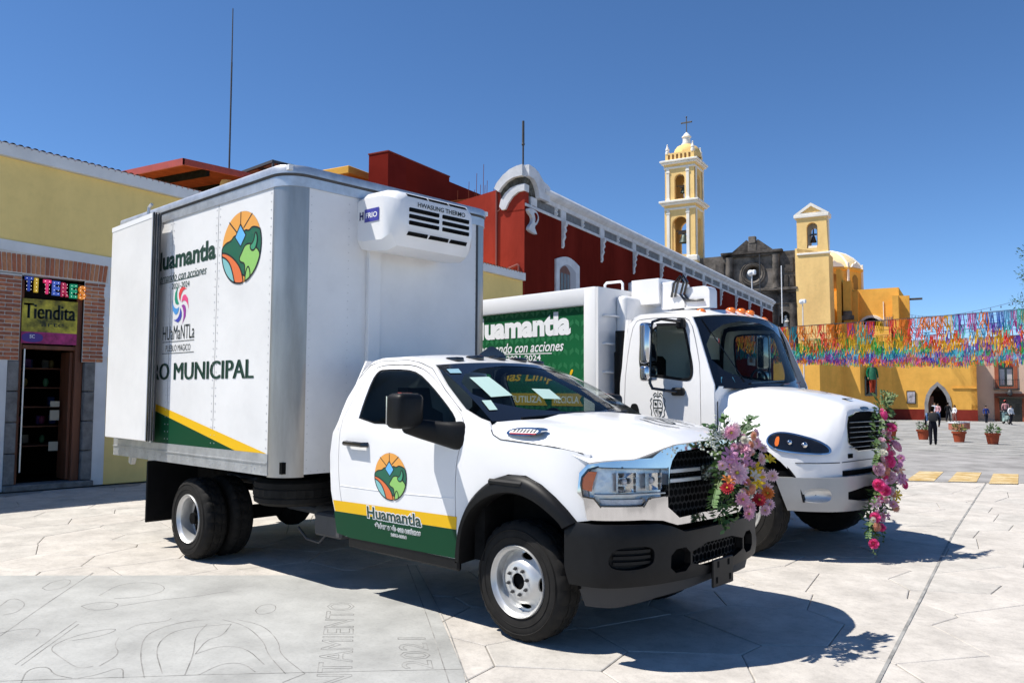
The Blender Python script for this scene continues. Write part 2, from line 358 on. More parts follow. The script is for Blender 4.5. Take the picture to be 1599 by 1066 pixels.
# ------------------------------------------------------------------ yellow shop building
ywall = mat('yellow_plaster', (.86, .635, .245), .9, spec=0, scale=(1, 1, .25), grit=((.7, .08), (6, .05)), noise=(.8, .10), bump=(14, .25, .01))
wplas = mat('white_plaster', (.70, .70, .70), .9, spec=.1, noise=(1.6, .10), bump=(12, .3, .01))
greyst = mat('grey_stone', (.20, .195, .19), .85, noise=(6, .35), bump=(18, .5, .01))
brick_ms = [mat('brick_%s' % n, c, .85, noise=(14, .25), bump=(40, .4, .004)) for n, c in (('red', (.44, .16, .09)), ('brown', (.33, .13, .08)), ('orange', (.52, .23, .12)))]
mortar = mat('mortar', (.62, .58, .53), .95)
wood = mat('red_wood', (.16, .055, .025), .6, noise=(8, .3), scale=(1, 1, .1))
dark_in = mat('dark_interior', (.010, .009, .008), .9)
tile = mat('roof_tile', (.20, .075, .045), .85, noise=(5, .35))
X0 = -11.65
shop = thing('shop_building', 'long yellow plastered building with white bands and a brick framed shop door', 'building', (X0, 2, 0), wc=True)
sl = lambda y: -.054 * (y + 1.1)
def band(name, y0, y1, z0, z1, x1, mt, x0=-.3, slope=True):
    m = MB(); q = sl if slope else (lambda y: 0)
    m.add([(X0 + x, y, z + q(y)) for y in (y0, y1) for x in (x0, x1) for z in (z0, z1)], [(0, 1, 3, 2), (4, 6, 7, 5), (0, 4, 5, 1), (2, 3, 7, 6), (0, 2, 6, 4), (1, 5, 7, 3)])
    return m.build(name, mt, shop, 0)
band('wall', -9, 12.1, 4.24, 5.64, 0, ywall); band('cornice', -9.1, 12.12, 5.643, 5.86, .10, wplas); band('white_band', -9, 12.1, 4.06, 4.237, .025, wplas)
m = MB(); m.box(X0 - 7, X0 - 2.0, -9, 12, 0, 5.1); m.box(X0 - 2.0, X0 - .3, -9, -1.2, 0, 5.1); m.box(X0 - 2.0, X0 - .3, .8, 12, 0, 5.1); m.box(X0 - 2.0, X0 - .3, -1.2, .8, 3.7, 5.1); m.build('building_body', ywall, shop, 0)
yy = -9.0; k = 0
tm = MB(); tm.lathe([(.05, -.12), (.055, .13)], (0, 0, 0), (1, 0, 0), 8, 90 - 92, 90 + 88); tme = tm.mesh('roof_tile', tile)
while yy < 12:
    o = link('roof_tile', tme, shop, loc=(-.02, yy - 2, 5.845 + sl(yy))); o.rotation_euler = (R(90), 0, 0) if False else (0, R(8), 0); yy += .115
m = MB()          # lower walls with the door opening left free
m.box(X0 - .3, X0, -9, -1.55, 0, 4.05); m.box(X0 - .3, X0, .74, 12.1, 0, 4.02); m.build('lower_wall', ywall, shop, 0)
m = MB(); m.box(X0 - .28, X0 + .012, -1.55, -.86, 0, 4.05); m.box(X0 - .28, X0 + .012, .53, .738, 0, 4.05); m.box(X0 - .28, X0 + .004, -.86, -.70, 2.2, 4.05); m.box(X0 - .28, X0 + .004, .30, .53, 2.2, 4.05); m.box(X0 - .28, X0 + .003, -.70, .30, 3.66, 4.05)
m.build('door_surround', wplas, shop, 0)
m = MB(); m.box(X0 - .27, X0 + .0145, -1.06, -.70, 2.20, 3.68); m.box(X0 - .27, X0 + .0145, .30, .655, 2.2, 3.66); m.prism([(-1.09, 3.67), (.70, 3.655), (.70, 4.015), (-1.09, 4.05)], YZ(X0), -.2, .0145); m.build('mortar_bed', mortar, shop, 0)
for y0, y1, z0, z1, n in ((-.858, -.69, 0.1, 2.2, 4), (.352, .53, .1, 2.2, 4)):
    for i in range(n):
        h = (z1 - z0) / n; m = MB(); m.box(X0 - .25, X0 + .03, y0, y1, z0 + h * i + .006, z0 + h * (i + 1) - .006, .012); m.build('jamb_stone', greyst, shop)
m = MB(); m.box(X0 - .3, X0 + .14, -.86, .53, 0, .10, .01); m.build('threshold', greyst, shop)
bme = []
for mt in brick_ms:
    m = MB(); m.box(-.02, .012, -.11, .11, -.027, .027, .006); bme.append(m.mesh('brick', mt))
bh = []
for mt in brick_ms:
    m = MB(); m.box(-.02, .012, -.055, .055, -.027, .027, .006); bh.append(m.mesh('brick', mt))
so = []
for mt in brick_ms:
    m = MB(); m.box(-.02, .012, -.030, .030, -.155, .155, .006); so.append(m.mesh('brick', mt))
def brick(me, y, z, rx=0):
    o = link('brick', me, shop, loc=(.0155 + rng.uniform(-.003, .004), y - 2, z)); o.rotation_euler = (rx, 0, 0)
for c in range(21):
    z = 2.235 + c * .0685
    for ya, yb in ((-1.05, -.71), (.31, .65)):
        y = ya; first = c % 2
        while y < yb - .05:
            w = .11 if first else .22
            if y + w > yb + .02: w = .11
            brick((bh if w == .11 else bme)[rng.randrange(3)], y + w / 2, z); y += w + .012; first = 0
y = -1.05
while y < .68:
    t = (y + .2) / .9
    brick(so[rng.randrange(3)], y, 3.862 + sl(y) * .4, -t * .10); y += .0735
# quoin blocks left white
for c in range(5):
    for y in (-1.10, .70):
        if c % 2: continue
        m = MB(); m.box(X0 - .02, X0 + .028, y - .07, y + .05, 2.3 + c * .27, 2.52 + c * .27, .006); m.build('quoin', wplas, shop)
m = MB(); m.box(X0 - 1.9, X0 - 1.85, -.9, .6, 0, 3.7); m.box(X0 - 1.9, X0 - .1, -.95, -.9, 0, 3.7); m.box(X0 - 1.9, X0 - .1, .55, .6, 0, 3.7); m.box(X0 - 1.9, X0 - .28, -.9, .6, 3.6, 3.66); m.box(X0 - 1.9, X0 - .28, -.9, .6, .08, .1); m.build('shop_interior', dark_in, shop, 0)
m = MB(); m.box(X0 - .2, X0 - .06, .215, .345, .1, 3.6, .01); m.box(X0 - .2, X0 - .06, -.69, -.63, .1, 3.6, .01); m.box(X0 - .2, X0 - .07, -.63, .215, 2.40, 2.475, .01); m.build('door_frame', wood, shop)
m = MB(); m.box(X0 - .62, X0 - .16, .16, .21, .12, 2.38, .006); m.build('open_door', wood, shop)
for z0, z1 in ((.62, .78), (1.16, 1.34), (1.40, 1.50)):
    m = MB(); m.box(X0 - .42, X0 - .40, -.05, .10, z0, z1); m.build('notice', mat('notice_paper', (.45, .42, .34), .8), shop, 0)
m = MB(); m.cyl((X0 - .03, -.60, .3), (X0 - .03, -.60, 2.4), .014, n=8); m.build('door_handle', steelp, shop)
cols = [(.2, .03, .09), (.03, .06, .2), (.25, .18, .05), (.3, .3, .26), (.03, .12, .05), (.14, .05, .22)]
wares = [mat('ware_%d' % i, c, .6) for i, c in enumerate(cols)]
for k in range(14):
    y, z, d = rng.uniform(-.25, .45), rng.choice((.7, 1.05, 1.4, 1.75, 2.1)) + .09, rng.uniform(.9, 1.6)
    m = MB()
    if k % 2: m.box(-.05, .05, -.055, .055, -.08, .08, .012)
    else: m.ball((0, 0, 0), (.05, .05, .085), 8, 6)
    o = m.build('souvenir', wares[k % 6], None, label='small coloured souvenir on a shelf inside the dark shop doorway', cat='souvenir', group='souvenirs inside the shop'); o.location = (X0 - d, y, z)
m = MB()
for z in (.7, 1.05, 1.4, 1.75, 2.1): m.box(X0 - 1.75, X0 - .85, -.35, .53, z - .02, z)
m.build('shelf_unit', wood, None, 0, label='dark wooden shelves inside the shop doorway', cat='shelves')
# banner over the door and the row of bulb letters
ban = thing('shop_banner', 'green printed banner reading Tiendita with a magenta strip above the shop door', 'banner', (X0, -.2, 2.5), wc=True)
m = MB(); m.box(X0 - .06, X0 - .045, -.66, .22, 2.50, 3.27); m.build('banner_sheet', [mat('banner_green', (.16, .17, .03), .6, noise=(3.5, .75), rgb2=(.5, .42, .04))], ban, 0)
fb = lambda u, v, d: (X0 - .042 + d, u, v)
m = MB(); m.quad((X0 - .0435, -.66, 2.50), (X0 - .0435, .22, 2.50), (X0 - .0435, .22, 2.70), (X0 - .0435, -.66, 2.70)); m.build('banner_strip', mat('banner_magenta', (.40, .03, .16), .6, noise=(9, .5)), ban, 0)
m = MB(); m.prism(chaikin([(-.65, 2.52), (-.36, 2.52), (-.31, 2.6), (-.36, 2.68), (-.65, 2.68)], 2), fb, -.0005, .001); m.build('logo_patch', mat('banner_purple', (.08, .04, .25), .6), ban, 0)
m = MB(); m.text('SC', (-.53, -.45, 2.59, 2.65), fb, .01, off=.002); m.build('logo_lettering', whited, ban, 0)
m = MB(); m.text('Tiendita', (-.64, .19, 2.93, 3.19), fb, .0, off=.002, thick=.009); m.text('arte', (-.36, .0, 2.80, 2.87), fb, 0, off=.002); m.build('banner_lettering', blackd, ban, 0)
sg = thing('bulb_letter_sign', 'row of coloured bulb letters spelling TITERES above the shop door', 'sign', (X0, -.2, 3.4), wc=True)
lc = [(.02, .04, .22), (.45, .28, .02), (.65, .03, .13), (.05, .09, .35), (.35, .02, .06), (.01, .22, .10), (.62, .20, .02)]
bulb = mat('bulb', (.9, .9, .85), .3, emit=((1, .95, .85), 1.6))
for k, ch in enumerate('TITERES'):
    y0 = -.665 + k * .142; z0 = 3.385 - .012 * k; wdt = .06 if ch == 'I' else .12
    m = MB(); m.text(ch, (y0, y0 + wdt, z0, z0 + .25), lambda u, v, d: (X0 + .05 + d, u, v), .045, depth=.05)
    lt = m.build('letter', mat('sign_letter_%d' % k, tuple(min(1, c * 1.3) for c in lc[k]), .35, emit=(lc[k], .35)), sg, 0)
    m = MB()
    for bz in (.03, .09, .16, .22):
        for by in ((.5,) if ch == 'I' else (.2, .75)):
            m.ball((X0 + .078, y0 + wdt * by, z0 + bz), .0045, 6, 4)
    o = m.build('bulb', bulb, None); o.parent = lt; o.location = (-X0, .2, -3.4)
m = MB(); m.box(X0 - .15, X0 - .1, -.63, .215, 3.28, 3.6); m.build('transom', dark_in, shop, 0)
# things on the roofs
can = thing('roof_canopy', 'red sloping roof canopy on steel beams above the yellow building', 'canopy', (-14.5, 5, 5), wc=True)
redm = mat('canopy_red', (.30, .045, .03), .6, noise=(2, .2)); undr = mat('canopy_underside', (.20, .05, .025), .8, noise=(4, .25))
rise = lambda x: 6.60 + (-13 - x) * .10
m = MB(); m.loft([[(x, y, rise(x) + z) for x, z in ((-13, 0), (-19, 0), (-19, .07), (-13, .07))] for y in (2.67, 9.5)], True, True); m.build('roof_sheet', undr, can, 0)
m = MB(); m.box(-13.03, -12.98, 2.63, 9.5, 6.56, 6.70); m.loft([[(x, y, rise(x) + z) for y, z in ((2.62, -.05), (2.668, -.05), (2.668, .1), (2.62, .1))] for x in (-12.98, -19)], True, True); m.build('fascia', redm, can, 0)
for y in (3.2, 4.3, 5.4, 6.5, 7.6):
    m = MB(); m.loft([[(x, yy, rise(x) + z) for yy, z in ((y, -.16), (y + .07, -.16), (y + .07, -.003), (y, -.003))] for x in (-13.05, -19)], True, True); m.build('beam', darkm, can, 0)
for y in (3.0, 8.6):
    m = MB(); m.box(-18.5, -18.4, y, y + .1, 5.1, rise(-18.4)); m.build('post', darkm, can, 0)
    m = MB(); m.box(-13.4, -13.3, y + 3.4, y + 3.5, 5.1, 6.65); m.build('post', darkm, can, 0)
gc = thing('skylight_frame', 'grey framed translucent roof panels behind the red canopy', 'skylight', (-14, 5.5, 5), wc=True)
m = MB()
for y in (5.35, 6.5): m.box(-15.6, -14, y, y + .07, 7.40, 7.47)
for x in (-15.6, -14.85, -14.05): m.box(x, x + .06, 5.42, 6.5, 7.40, 7.46)
for x in (-15.57, -14.04): m.box(x, x + .05, 6.45, 6.5, 5.1, 7.4); m.box(x, x + .05, 5.36, 5.41, 5.1, 7.4)
m.build('frame', greyplas, gc, 0)
m = MB(); m.box(-15.6, -14, 5.36, 6.52, 7.462, 7.475); m.build('pane', mat('translucent_pane', (.42, .50, .47), .5), gc, 0)
ant = thing('radio_mast', 'tall thin antenna mast standing on the yellow building roof behind the box truck', 'antenna', (-14, 4.22, 5), wc=True)
m = MB(); m.cyl((-14, 4.22, 6.4), (-14, 4.21, 9.6), .022, .02, 8); m.cyl((-14, 4.21, 9.6), (-14, 4.20, 10.93), .016, .012, 8); m.build('mast', greyplas, ant)
m = MB(); m.lathe([(.22, 6.3), (.20, 6.62), (.07, 6.98), (.03, 7.0)], (-14, 4.22, 0), n=16); m.cyl((-14, 4.22, 5), (-14, 4.22, 6.35), .05, n=8); m.build('mast_base', mat('cream_plastic', (.55, .5, .4), .6), ant)
# ------------------------------------------------------------------ graphics shared by the two trucks
EMB = [mat('emb_black', (.01, .012, .012), .5), mat('emb_orange', (.80, .36, .07), .45), mat('emb_green', (.012, .12, .065), .45), mat('emb_blue', (.14, .46, .80), .45),
       mat('emb_lime', (.28, .55, .14), .45), mat('emb_teal', (.22, .50, .50), .45), mat('emb_red', (.75, .17, .05), .45), mat('emb_mid', (.05, .30, .16), .45), whited]
def emblem(name, parent, fn0, cx, cz, rx, rz, org=None):
    """round picture of sun rays, hills, a bull and furrows, printed flat"""
    m = MB(); cl = lambda p: [(u, v) if math.hypot(u, v) < .955 else (u / math.hypot(u, v) * .955, v / math.hypot(u, v) * .955) for u, v in p]
    def lay(poly, mi, d, line=True):
        m.cur = mi; p = cl(densify(chaikin(poly, 2), .12)) if len(poly) > 4 else cl(poly)
        fn = lambda u, v, q: fn0(cx + u * rx, cz + v * rz, -d)
        n = len(p); tri = geometry.tessellate_polygon([[Vector((u, v, 0)) for u, v in p]])
        m.add([fn(u, v, 0) for u, v in p], [tuple(t) for t in tri])
        if line: m.cur = 0; m.ribbon(p + [p[0]], .045, lambda u, v, q: fn0(cx + u * rx, cz + v * rz, -d - .0004))
    lay(disc((0, 0), 1, 48), 0, .002, False)
    m.cur = 1; lay(disc((0, 0), .955, 48), 1, .0026, False)
    m.cur = 0
    for p in ([(-.05, .62), (-.05, .96)], [(.1, .5), (.5, .83)], [(-.22, .42), (-.62, .75)]): m.ribbon(p, .04, lambda u, v, q: fn0(cx + u * rx, cz + v * rz, -.003))
    lay([(-1.1, -.05), (-.8, .2), (-.5, .22), (-.35, .36), (-.1, .3), (.2, .45), (.35, .38), (.55, .5), (1.1, .3), (1.1, -.6), (.3, -.9), (-.6, -.3)], 2, .0034)
    lay([(-.05, .62), (.22, .30), (-.02, .02), (-.3, .30)], 3, .0046)
    lay([(-1.1, -.02), (-.7, -.08), (-.3, -.28), (.05, -.6), (.2, -1.1), (-.9, -1.1)], 6, .0042)
    lay([(-1.1, -.12), (-.75, -.2), (-.45, -.45), (-.2, -1.1), (-.55, -1.1), (-.65, -.7), (-1.1, -.3)], 5, .0050)
    lay([(-.08, -.30), (.08, -.12), (.18, .02), (.38, .06), (.62, -.02), (.95, -.25), (.9, -.7), (.3, -1.1), (.22, -.75), (.22, -.45), (.0, -.40)], 4, .0050)
    lay([(.42, -.02), (.62, .08), (.68, .36), (.80, .14), (.70, -.14), (.52, -.16)], 7, .0058)
    lay([(.24, -.72), (.38, -.5), (.5, -.75), (.42, -1.1), (.25, -1.1)], 4, .0056)
    return m.build(name, EMB, parent, 0)
def crest(name, parent, fn0, cx, cz, w, h):
    m = MB(); f = lambda u, v, q: fn0(cx + u * w, cz + v * h, -.003)
    for p in ([(-.55, .35), (-.55, -.4), (-.3, -.85), (0, -1), (.3, -.85), (.55, -.4), (.55, .35), (-.55, .35)], [(0, .35), (0, -.95)], [(-.55, -.25), (.55, -.25)],
              [(-.7, .5), (-.95, .3), (-.75, .1), (-.95, -.2), (-.72, -.5), (-.85, -.8), (-.5, -.95)], [(.7, .5), (.95, .3), (.75, .1), (.95, -.2), (.72, -.5), (.85, -.8), (.5, -.95)],
              [(-.5, .5), (-.3, .7), (0, .55), (.3, .7), (.5, .5)], [(0, .5), (0, 1)], [(-.6, .65), (-.35, .9), (-.15, .75)], [(.6, .65), (.35, .9), (.15, .75)]): m.ribbon(chaikin(p, 2, False) if len(p) > 2 else p, .075, f)
    for p in ([(-.4, .2), (-.1, .1), (-.15, -.1), (-.4, -.05)], [(.15, .2), (.4, .1), (.3, -.1)], [(-.35, -.4), (-.1, -.35), (-.2, -.7)], [(.1, -.45), (.45, -.5), (.2, -.75)]):
        m.add([f(u, v, 0) for u, v in p], [tuple(range(len(p)))])
    return m.build(name, blackd, parent, 0)

# ------------------------------------------------------------------ the white box truck (front axle at the origin, nose towards +x)
truck = thing('box_truck', 'white pickup-nosed refrigerated box truck with green and yellow door stripes', 'truck', (0, 0, 0))
SZ = [.3, .5, .75, 1.0, 1.2, 1.38, 1.45, 1.6, 1.8, 1.92, 2.0]; SY = [.93, .955, .985, 1.0, 1.005, 1.0, .985, .92, .82, .755, .70]
sy = lambda z: interp(z, SZ, SY)
Yb = lambda x, z: sy(z) - max(0, x - .35) ** 2 * .62
bodyfn = lambda sd: (lambda u, v, w: (u, sd * (Yb(u, v) - w), v))
ARCH_O = [(-.52, .49), (-.516, .538), (-.463, .703), (-.384, .869), (-.278, .987), (-.125, 1.091), (.021, 1.134), (.181, 1.136), (.315, 1.088), (.425, 1.02), (.513, .944), (.575, .875)]
ARCH_I = [(-.46, .48), (-.452, .546), (-.417, .709), (-.329, .859), (-.193, .956), (-.022, 1.017), (.139, 1.023), (.293, .979), (.402, .919), (.45, .885), (.48, .86), (.50, .83)]
SIDE = [(-1.868, .485), (-1.99, .66), (-2.036, .85), (-2.041, 1.155), (-2.011, 1.338), (-1.955, 1.43), (-1.945, 1.627), (-1.88, 1.86), (-1.80, 1.945), (-1.70, 1.968), (-1.345, 1.972), (-1.167, 1.945), (-.99, 1.895),
        (-.76, 1.731), (-.478, 1.56), (-.301, 1.50), (-.20, 1.478), (-.155, 1.43), (-.131, 1.395), (-.057, 1.362), (.421, 1.332), (.66, 1.296), (.655, 1.24), (.640, 1.18), (.625, 1.12), (.64, 1.03), (.675, .91), (.66, .89)] + ARCH_O[::-1]
DOOR = [(-1.80, 1.80), (-1.86, 1.60), (-1.905, 1.40), (-1.918, 1.20), (-1.92, 1.0), (-1.90, .80), (-1.85, .66), (-1.78, .575), (-1.70, .55), (-.60, .565), (-.525, .60), (-.507, .75), (-.502, 1.03), (-.483, 1.19), (-.45, 1.30), (-.42, 1.40), (-.455, 1.50),
        (-.62, 1.60), (-.78, 1.70), (-.98, 1.815), (-1.15, 1.878), (-1.32, 1.905), (-1.62, 1.908), (-1.74, 1.88)]
WIN = [(-1.684, 1.425), (-1.70, 1.585), (-1.713, 1.78), (-1.685, 1.855), (-1.62, 1.872), (-1.32, 1.868), (-1.14, 1.836), (-.93, 1.735), (-.69, 1.60), (-.545, 1.505), (-.515, 1.455), (-.55, 1.44), (-.80, 1.43)]
def inset(p, d):
    c = p; out = []
    for i in range(len(p)):
        a, b = p[i - 1], p[(i + 1) % len(p)]; dx, dy = b[0] - a[0], b[1] - a[1]; L = math.hypot(dx, dy) or 1
        out.append((p[i][0] + dy / L * d, p[i][1] - dx / L * d))
    return out
ar = sum(a[0] * b[1] - b[0] * a[1] for a, b in zip(DOOR, DOOR[1:] + DOOR[:1])); sgn = -1 if ar > 0 else 1
for sd in (-1, 1):
    fn = bodyfn(sd)
    m = MB(); m.sheet(SIDE, fn, [inset(chaikin(DOOR, 1), -.004 * sgn * 1)], .07, .02); m.build('body_side', white, truck)
    m = MB(); m.sheet(inset(chaikin(DOOR, 1), .004 * sgn), fn, [chaikin(WIN, 1)], .07, .03); dr = m.build('door', white, truck)
    m = MB(); m.sheet(chaikin(WIN, 1), fn, (), .12, 0, .014); m.build('door_window', glassd, truck)
    m = MB(); wl = chaikin(WIN, 1); m.sheet(inset(wl, -.004), fn, [inset(wl, .013)], .05, 0, .008); m.build('window_seal', blackp, dr)
    m = MB(); dd = chaikin(DOOR, 1); m.sheet(inset(dd, -.03 * sgn), fn, [inset(dd, .03 * sgn)], .06, 0, .034); m.build('door_jamb', darkm, truck)
    m = MB()
    m.sheet([(-1.99, .50), (-2.0, .66), (-2.0, .676), (-1.988, .684), (-.506, .703), (-.506, .568), (-.52, .51), (-.54, .492), (-1.80, .482)], lambda u, v, w: fn(u, v, w - .0022), (), .08)
    m.cur = 1; m.sheet([(-1.988, .685), (-2.008, .775), (-.492, .796), (-.505, .704)], lambda u, v, w: fn(u, v, w - .0022), (), .08)
    m.build('door_stripes', [greend, yellowd], dr)
    mir = (lambda u, v, w: fn(u, v, w)) if sd < 0 else (lambda u, v, w: fn(-2.46 - u, v, w))
    emblem('door_emblem', dr, mir, -1.232, 1.027, .203, .190)
    m = MB(); m.text('Huamantla', (-1.549, -.877, .668, .778), mir, .075, off=-.0035, res=2); m.text('Gobernando con acciones', (-1.46, -.90, .602, .655), mir, .09, .3, off=-.0035, res=1); m.text('2021-2024', (-1.26, -1.07, .560, .592), mir, .09, off=-.0035, res=1)
    m.cur = 1; m.text('Huamantla', (-1.542, -.884, .676, .770), mir, .022, off=-.0052, res=2); m.text('Gobernando con acciones', (-1.456, -.904, .606, .651), mir, .0, .3, off=-.0052, res=1); m.text('2021-2024', (-1.255, -1.075, .564, .588), mir, 0, off=-.0052, res=1)
    m.build('door_lettering', [whited, textgreen], dr, 0)
    m = MB(); m.tube([(-1.805, sd * (1.005), 1.262), (-1.78, sd * 1.045, 1.262), (-1.55, sd * 1.045, 1.258), (-1.52, sd * 1.005, 1.258)], .021, 8); m.build('door_handle', gloss_black, dr)
    # wheel arch trim and well
    o_, i_ = resample(chaikin(ARCH_O, 2, False), 34), resample(chaikin(ARCH_I, 2, False), 34)
    m = MB(); rings = []
    for (ox, oz), (ix, iz) in zip(o_, i_):
        yo = Yb(ox, oz); mx, mz = ox * .55 + ix * .45, oz * .55 + iz * .45
        rings.append([(ox, sd * (yo - .004), oz), (ox * .93 + ix * .07, sd * (yo + .028), oz * .93 + iz * .07), (mx, sd * (yo + .05), mz), (ix, sd * (Yb(ix, iz) + .046), iz), (ix * 1.0, sd * (Yb(ix, iz) + .02), iz - .012), (ix, sd * (Yb(ix, iz) - .12), iz)])
    m.loft(rings, False); m.build('fender_flare', blackp, truck, 50)
    m = MB()
    for a, b in (((-.16, 1.062), (.24, 1.068)),):
        m.box(-.13, .19, sd * 1.03, sd * 1.058, 1.058, 1.10, .014)
    m.build('flare_pad', blackp, truck)
    m = MB(); m.lathe([(.56, .96), (.56, .40), (.0, .40)] if sd > 0 else [(.56, -.96), (.56, -.40), (.0, -.40)], (.02, 0, .46), (0, 1, 0), 24, 180, 360); m.build('wheel_well', darkm, truck)
    # badge on the bonnet side
    HF = lambda u, v, w: (u, sd * (.978 - (v - 1.405) * 1.15 - w), v)
    bp = chaikin([(-.03, 1.392), (.0, 1.445), (.29, 1.452), (.262, 1.395)], 2)
    m = MB(); m.prism(bp, HF, .05, -.012); bd = m.build('badge', chrome, truck)
    m = MB(); m.prism([(.13 + (x - .13) * .84, 1.421 + (z - 1.421) * .62) for x, z in bp], HF, -.008, -.014); m.build('badge_plate', whited, bd)
    m = MB(); m.prism([(.02, 1.404), (.02, 1.411), (.25, 1.413), (.25, 1.406)], HF, -.012, -.0155)
    m.build('badge_line', red_l, bd)
    m = MB()
    for k in range(7): m.prism([(.035 + k * .03, 1.416), (.04 + k * .03, 1.436), (.058 + k * .03, 1.436), (.053 + k * .03, 1.416)], HF, -.012, -.0155)
    m.build('badge_relief', greyplas, bd)
    # towing mirror
    m = MB(); m.box(-.86, -.68, sd * 1.13, sd * 1.365, 1.42, 1.672, .045, 3); mh = m.build('mirror', blackp, truck, 50)
    m = MB(); m.loft([[(x, sd * y, z) for x, z in chaikin([(xa, za), (xb, za), (xb, zb_), (xa, zb_)], 2)] for y, xa, xb, za, zb_ in ((.965, -.56, -.39, 1.265, 1.475), (1.0, -.57, -.41, 1.27, 1.47), (1.06, -.65, -.49, 1.30, 1.47), (1.14, -.78, -.66, 1.345, 1.485), (1.22, -.84, -.70, 1.38, 1.50))], True, True); m.build('mirror_arm', blackp, truck, 60)
    m = MB(); m.box(-.872, -.861, sd * 1.155, sd * 1.34, 1.445, 1.65); m.build('mirror_glass', chrome, mh, 0)
    m = MB(); m.box(-.79, -.75, sd * 1.20, sd * 1.30, 1.672, 1.678); m.build('mirror_lamp', red_l, mh, 0)
    m = MB(); m.tube([fn(x, z, -.0005) for x, z in ((-.155, 1.425), (-.128, 1.392), (-.057, 1.363), (.2, 1.349), (.421, 1.333), (.62, 1.30))], .0035, 5); m.build('bonnet_gap', darkm, truck)
    # step rail and body underside
    m = MB(); m.box(-1.85, -.52, sd * .90, sd * .945, .40, .50, .015); m.build('rocker', blackp, truck)
# roof, back wall, floor
E_ = [(-1.945, 1.627), (-1.88, 1.86), (-1.80, 1.945), (-1.70, 1.968), (-1.345, 1.972), (-1.167, 1.945), (-.99, 1.895)]
m = MB(); rings = []
for x, z in E_[1:]:
    t = max(0, (x + 1.345) / .355); y0 = sy(z); ring = []
    for k in range(17):
        s = -1 + k / 8; q = 1 - abs(s) ** 2.2
        ring.append((x + .12 * q * t, s * y0, z + q * (.035 + .0 * t) + (.0 if t < .01 else 0)))
    rings.append(ring)
m.loft(rings, False); m.build('roof', white, truck, 60)
m = MB(); m.prism([(-.95, .5), (.95, .5), (1.0, 1.38), (.72, 1.95), (-.72, 1.95), (-1.0, 1.38)], YZ(-1.95), 0, .02); m.build('cab_back', white, truck, 0)
m = MB(); m.box(-1.9, -.56, -.9, .9, .48, .54); m.box(-.40, -.30, -.9, .9, .5, 1.36); m.box(-.3, .62, -.6, .6, .5, 1.15); m.build('cab_floor', darkm, truck, 0)
m = MB(); m.box(-.62, -.18, -.90, .90, 1.18, 1.40, .05, 2); m.build('dashboard', greyplas, truck)
for y in (-.45, .45):
    m = MB(); m.box(-1.55, -1.0, y - .26, y + .26, .85, 1.08, .06, 2); m.loft([[(x, y + yy, z) for x, yy in ((-.06, -.25), (.07, -.25), (.07, .25), (-.06, .25))] and [(bx - .07, y - w, z), (bx + .07, y - w, z), (bx + .07, y + w, z), (bx - .07, y + w, z)] for bx, z, w in ((-1.5, 1.0, .25), (-1.58, 1.5, .24), (-1.6, 1.55, .14), (-1.62, 1.72, .12))], True, True); m.build('seat', greyplas, truck)
m = MB(); m.tube([(-.86 + .06 * math.sin(a), .45 + .19 * math.cos(a), 1.36 + .18 * math.sin(a)) for a in [k * math.pi / 12 for k in range(25)]], .014, 6); m.cyl((-.86, .45, 1.36), (-.5, .45, 1.25), .03); m.box(-.88, -.84, .28, .62, 1.34, 1.38); m.build('steering_wheel', blackp, truck)
# windscreen
def wsurf(s, t, off=0):
    """s across -1..1, t up 0..1"""
    q = 1 - abs(s) ** 2.0
    b = Vector((-.20 + .17 * q, s * .950, 1.488 - .0 * q)); tp = Vector((-.985 + .12 * q, s * .765, 1.893 + .035 * q))
    p = b.lerp(tp, t); bow = math.sin(math.pi * t) * .012
    return (p.x + bow + off * .45, p.y, p.z + bow + off * .9)
m = MB(); m.loft([[wsurf(-1 + k / 12, t / 8) for k in range(25)] for t in range(9)], False); wsd = m.build('windscreen', glass, truck, 60)
wf = lambda u, v, d: wsurf(u, v, .003 + d)
m = MB()
rim = [(-.985, .02), (.985, .02), (.985, .985), (-.985, .985)]
m.sheet([(-1, -.02), (1, -.02), (1, 1), (-1, 1)], wf, [chaikin([(-.96, .1), (.96, .1), (.95, .93), (-.95, .93)], 2)], .08); m.build('windscreen_border', gloss_black, wsd)
for q in ([(-.83, .70), (-.62, .70), (-.61, .36), (-.83, .34)], [(-.94, .29), (-.86, .29), (-.88, .14), (-.95, .135)], [(-.31, .47), (-.09, .46), (-.11, .29), (-.32, .30)]):
    m = MB(); m.sheet(q, lambda u, v, d: wf(u, v, .006), (), .05); m.build('windscreen_paper', paper, wsd, 0)
m = MB(); m.add([wf(u, v, .006) for u, v in [(-.955, .885), (-.83, .88), (-.85, .79), (-.965, .80)]], [(0, 1, 2, 3)]); m.build('registration_sticker', mat('sticker_blue', (.25, .42, .50), .5), wsd, 0)
for y0, y1 in ((-.75, -.05), (-.02, .68)):
    m = MB(); m.tube([wsurf(y0, .0, .012), wsurf((y0 * .4 + y1 * .6), .03, .02), wsurf(y1, .07, .014)], .010, 6); m.build('wiper', blackp, truck)
for sd in (-1, 1):
    m = MB(); m.tube([(x, sd * (sy(z) + .002), z - .006) for x, z in ((-1.90, 1.80), (-1.82, 1.915), (-1.70, 1.945), (-1.35, 1.949), (-1.17, 1.922), (-1.0, 1.872), (-.76, 1.708), (-.5, 1.552))], .004, 5); m.build('roof_seam', greyplas, truck)
    m = MB(); m.tube([(x, sd * (Yb(x, z) + .0005), z) for x, z in ((-1.90, .905), (-1.2, .905), (-.52, .925))], .003, 5); m.build('body_crease', whited, truck)
for y in (-.5, -.27, 0, .27, .5):
    m = MB(); m.box(-1.12, -.98, y - .045, y + .045, 1.955 - y * y * .12, 1.998 - y * y * .12, .014, 2); m.build('roof_lamp', gloss_black, truck)
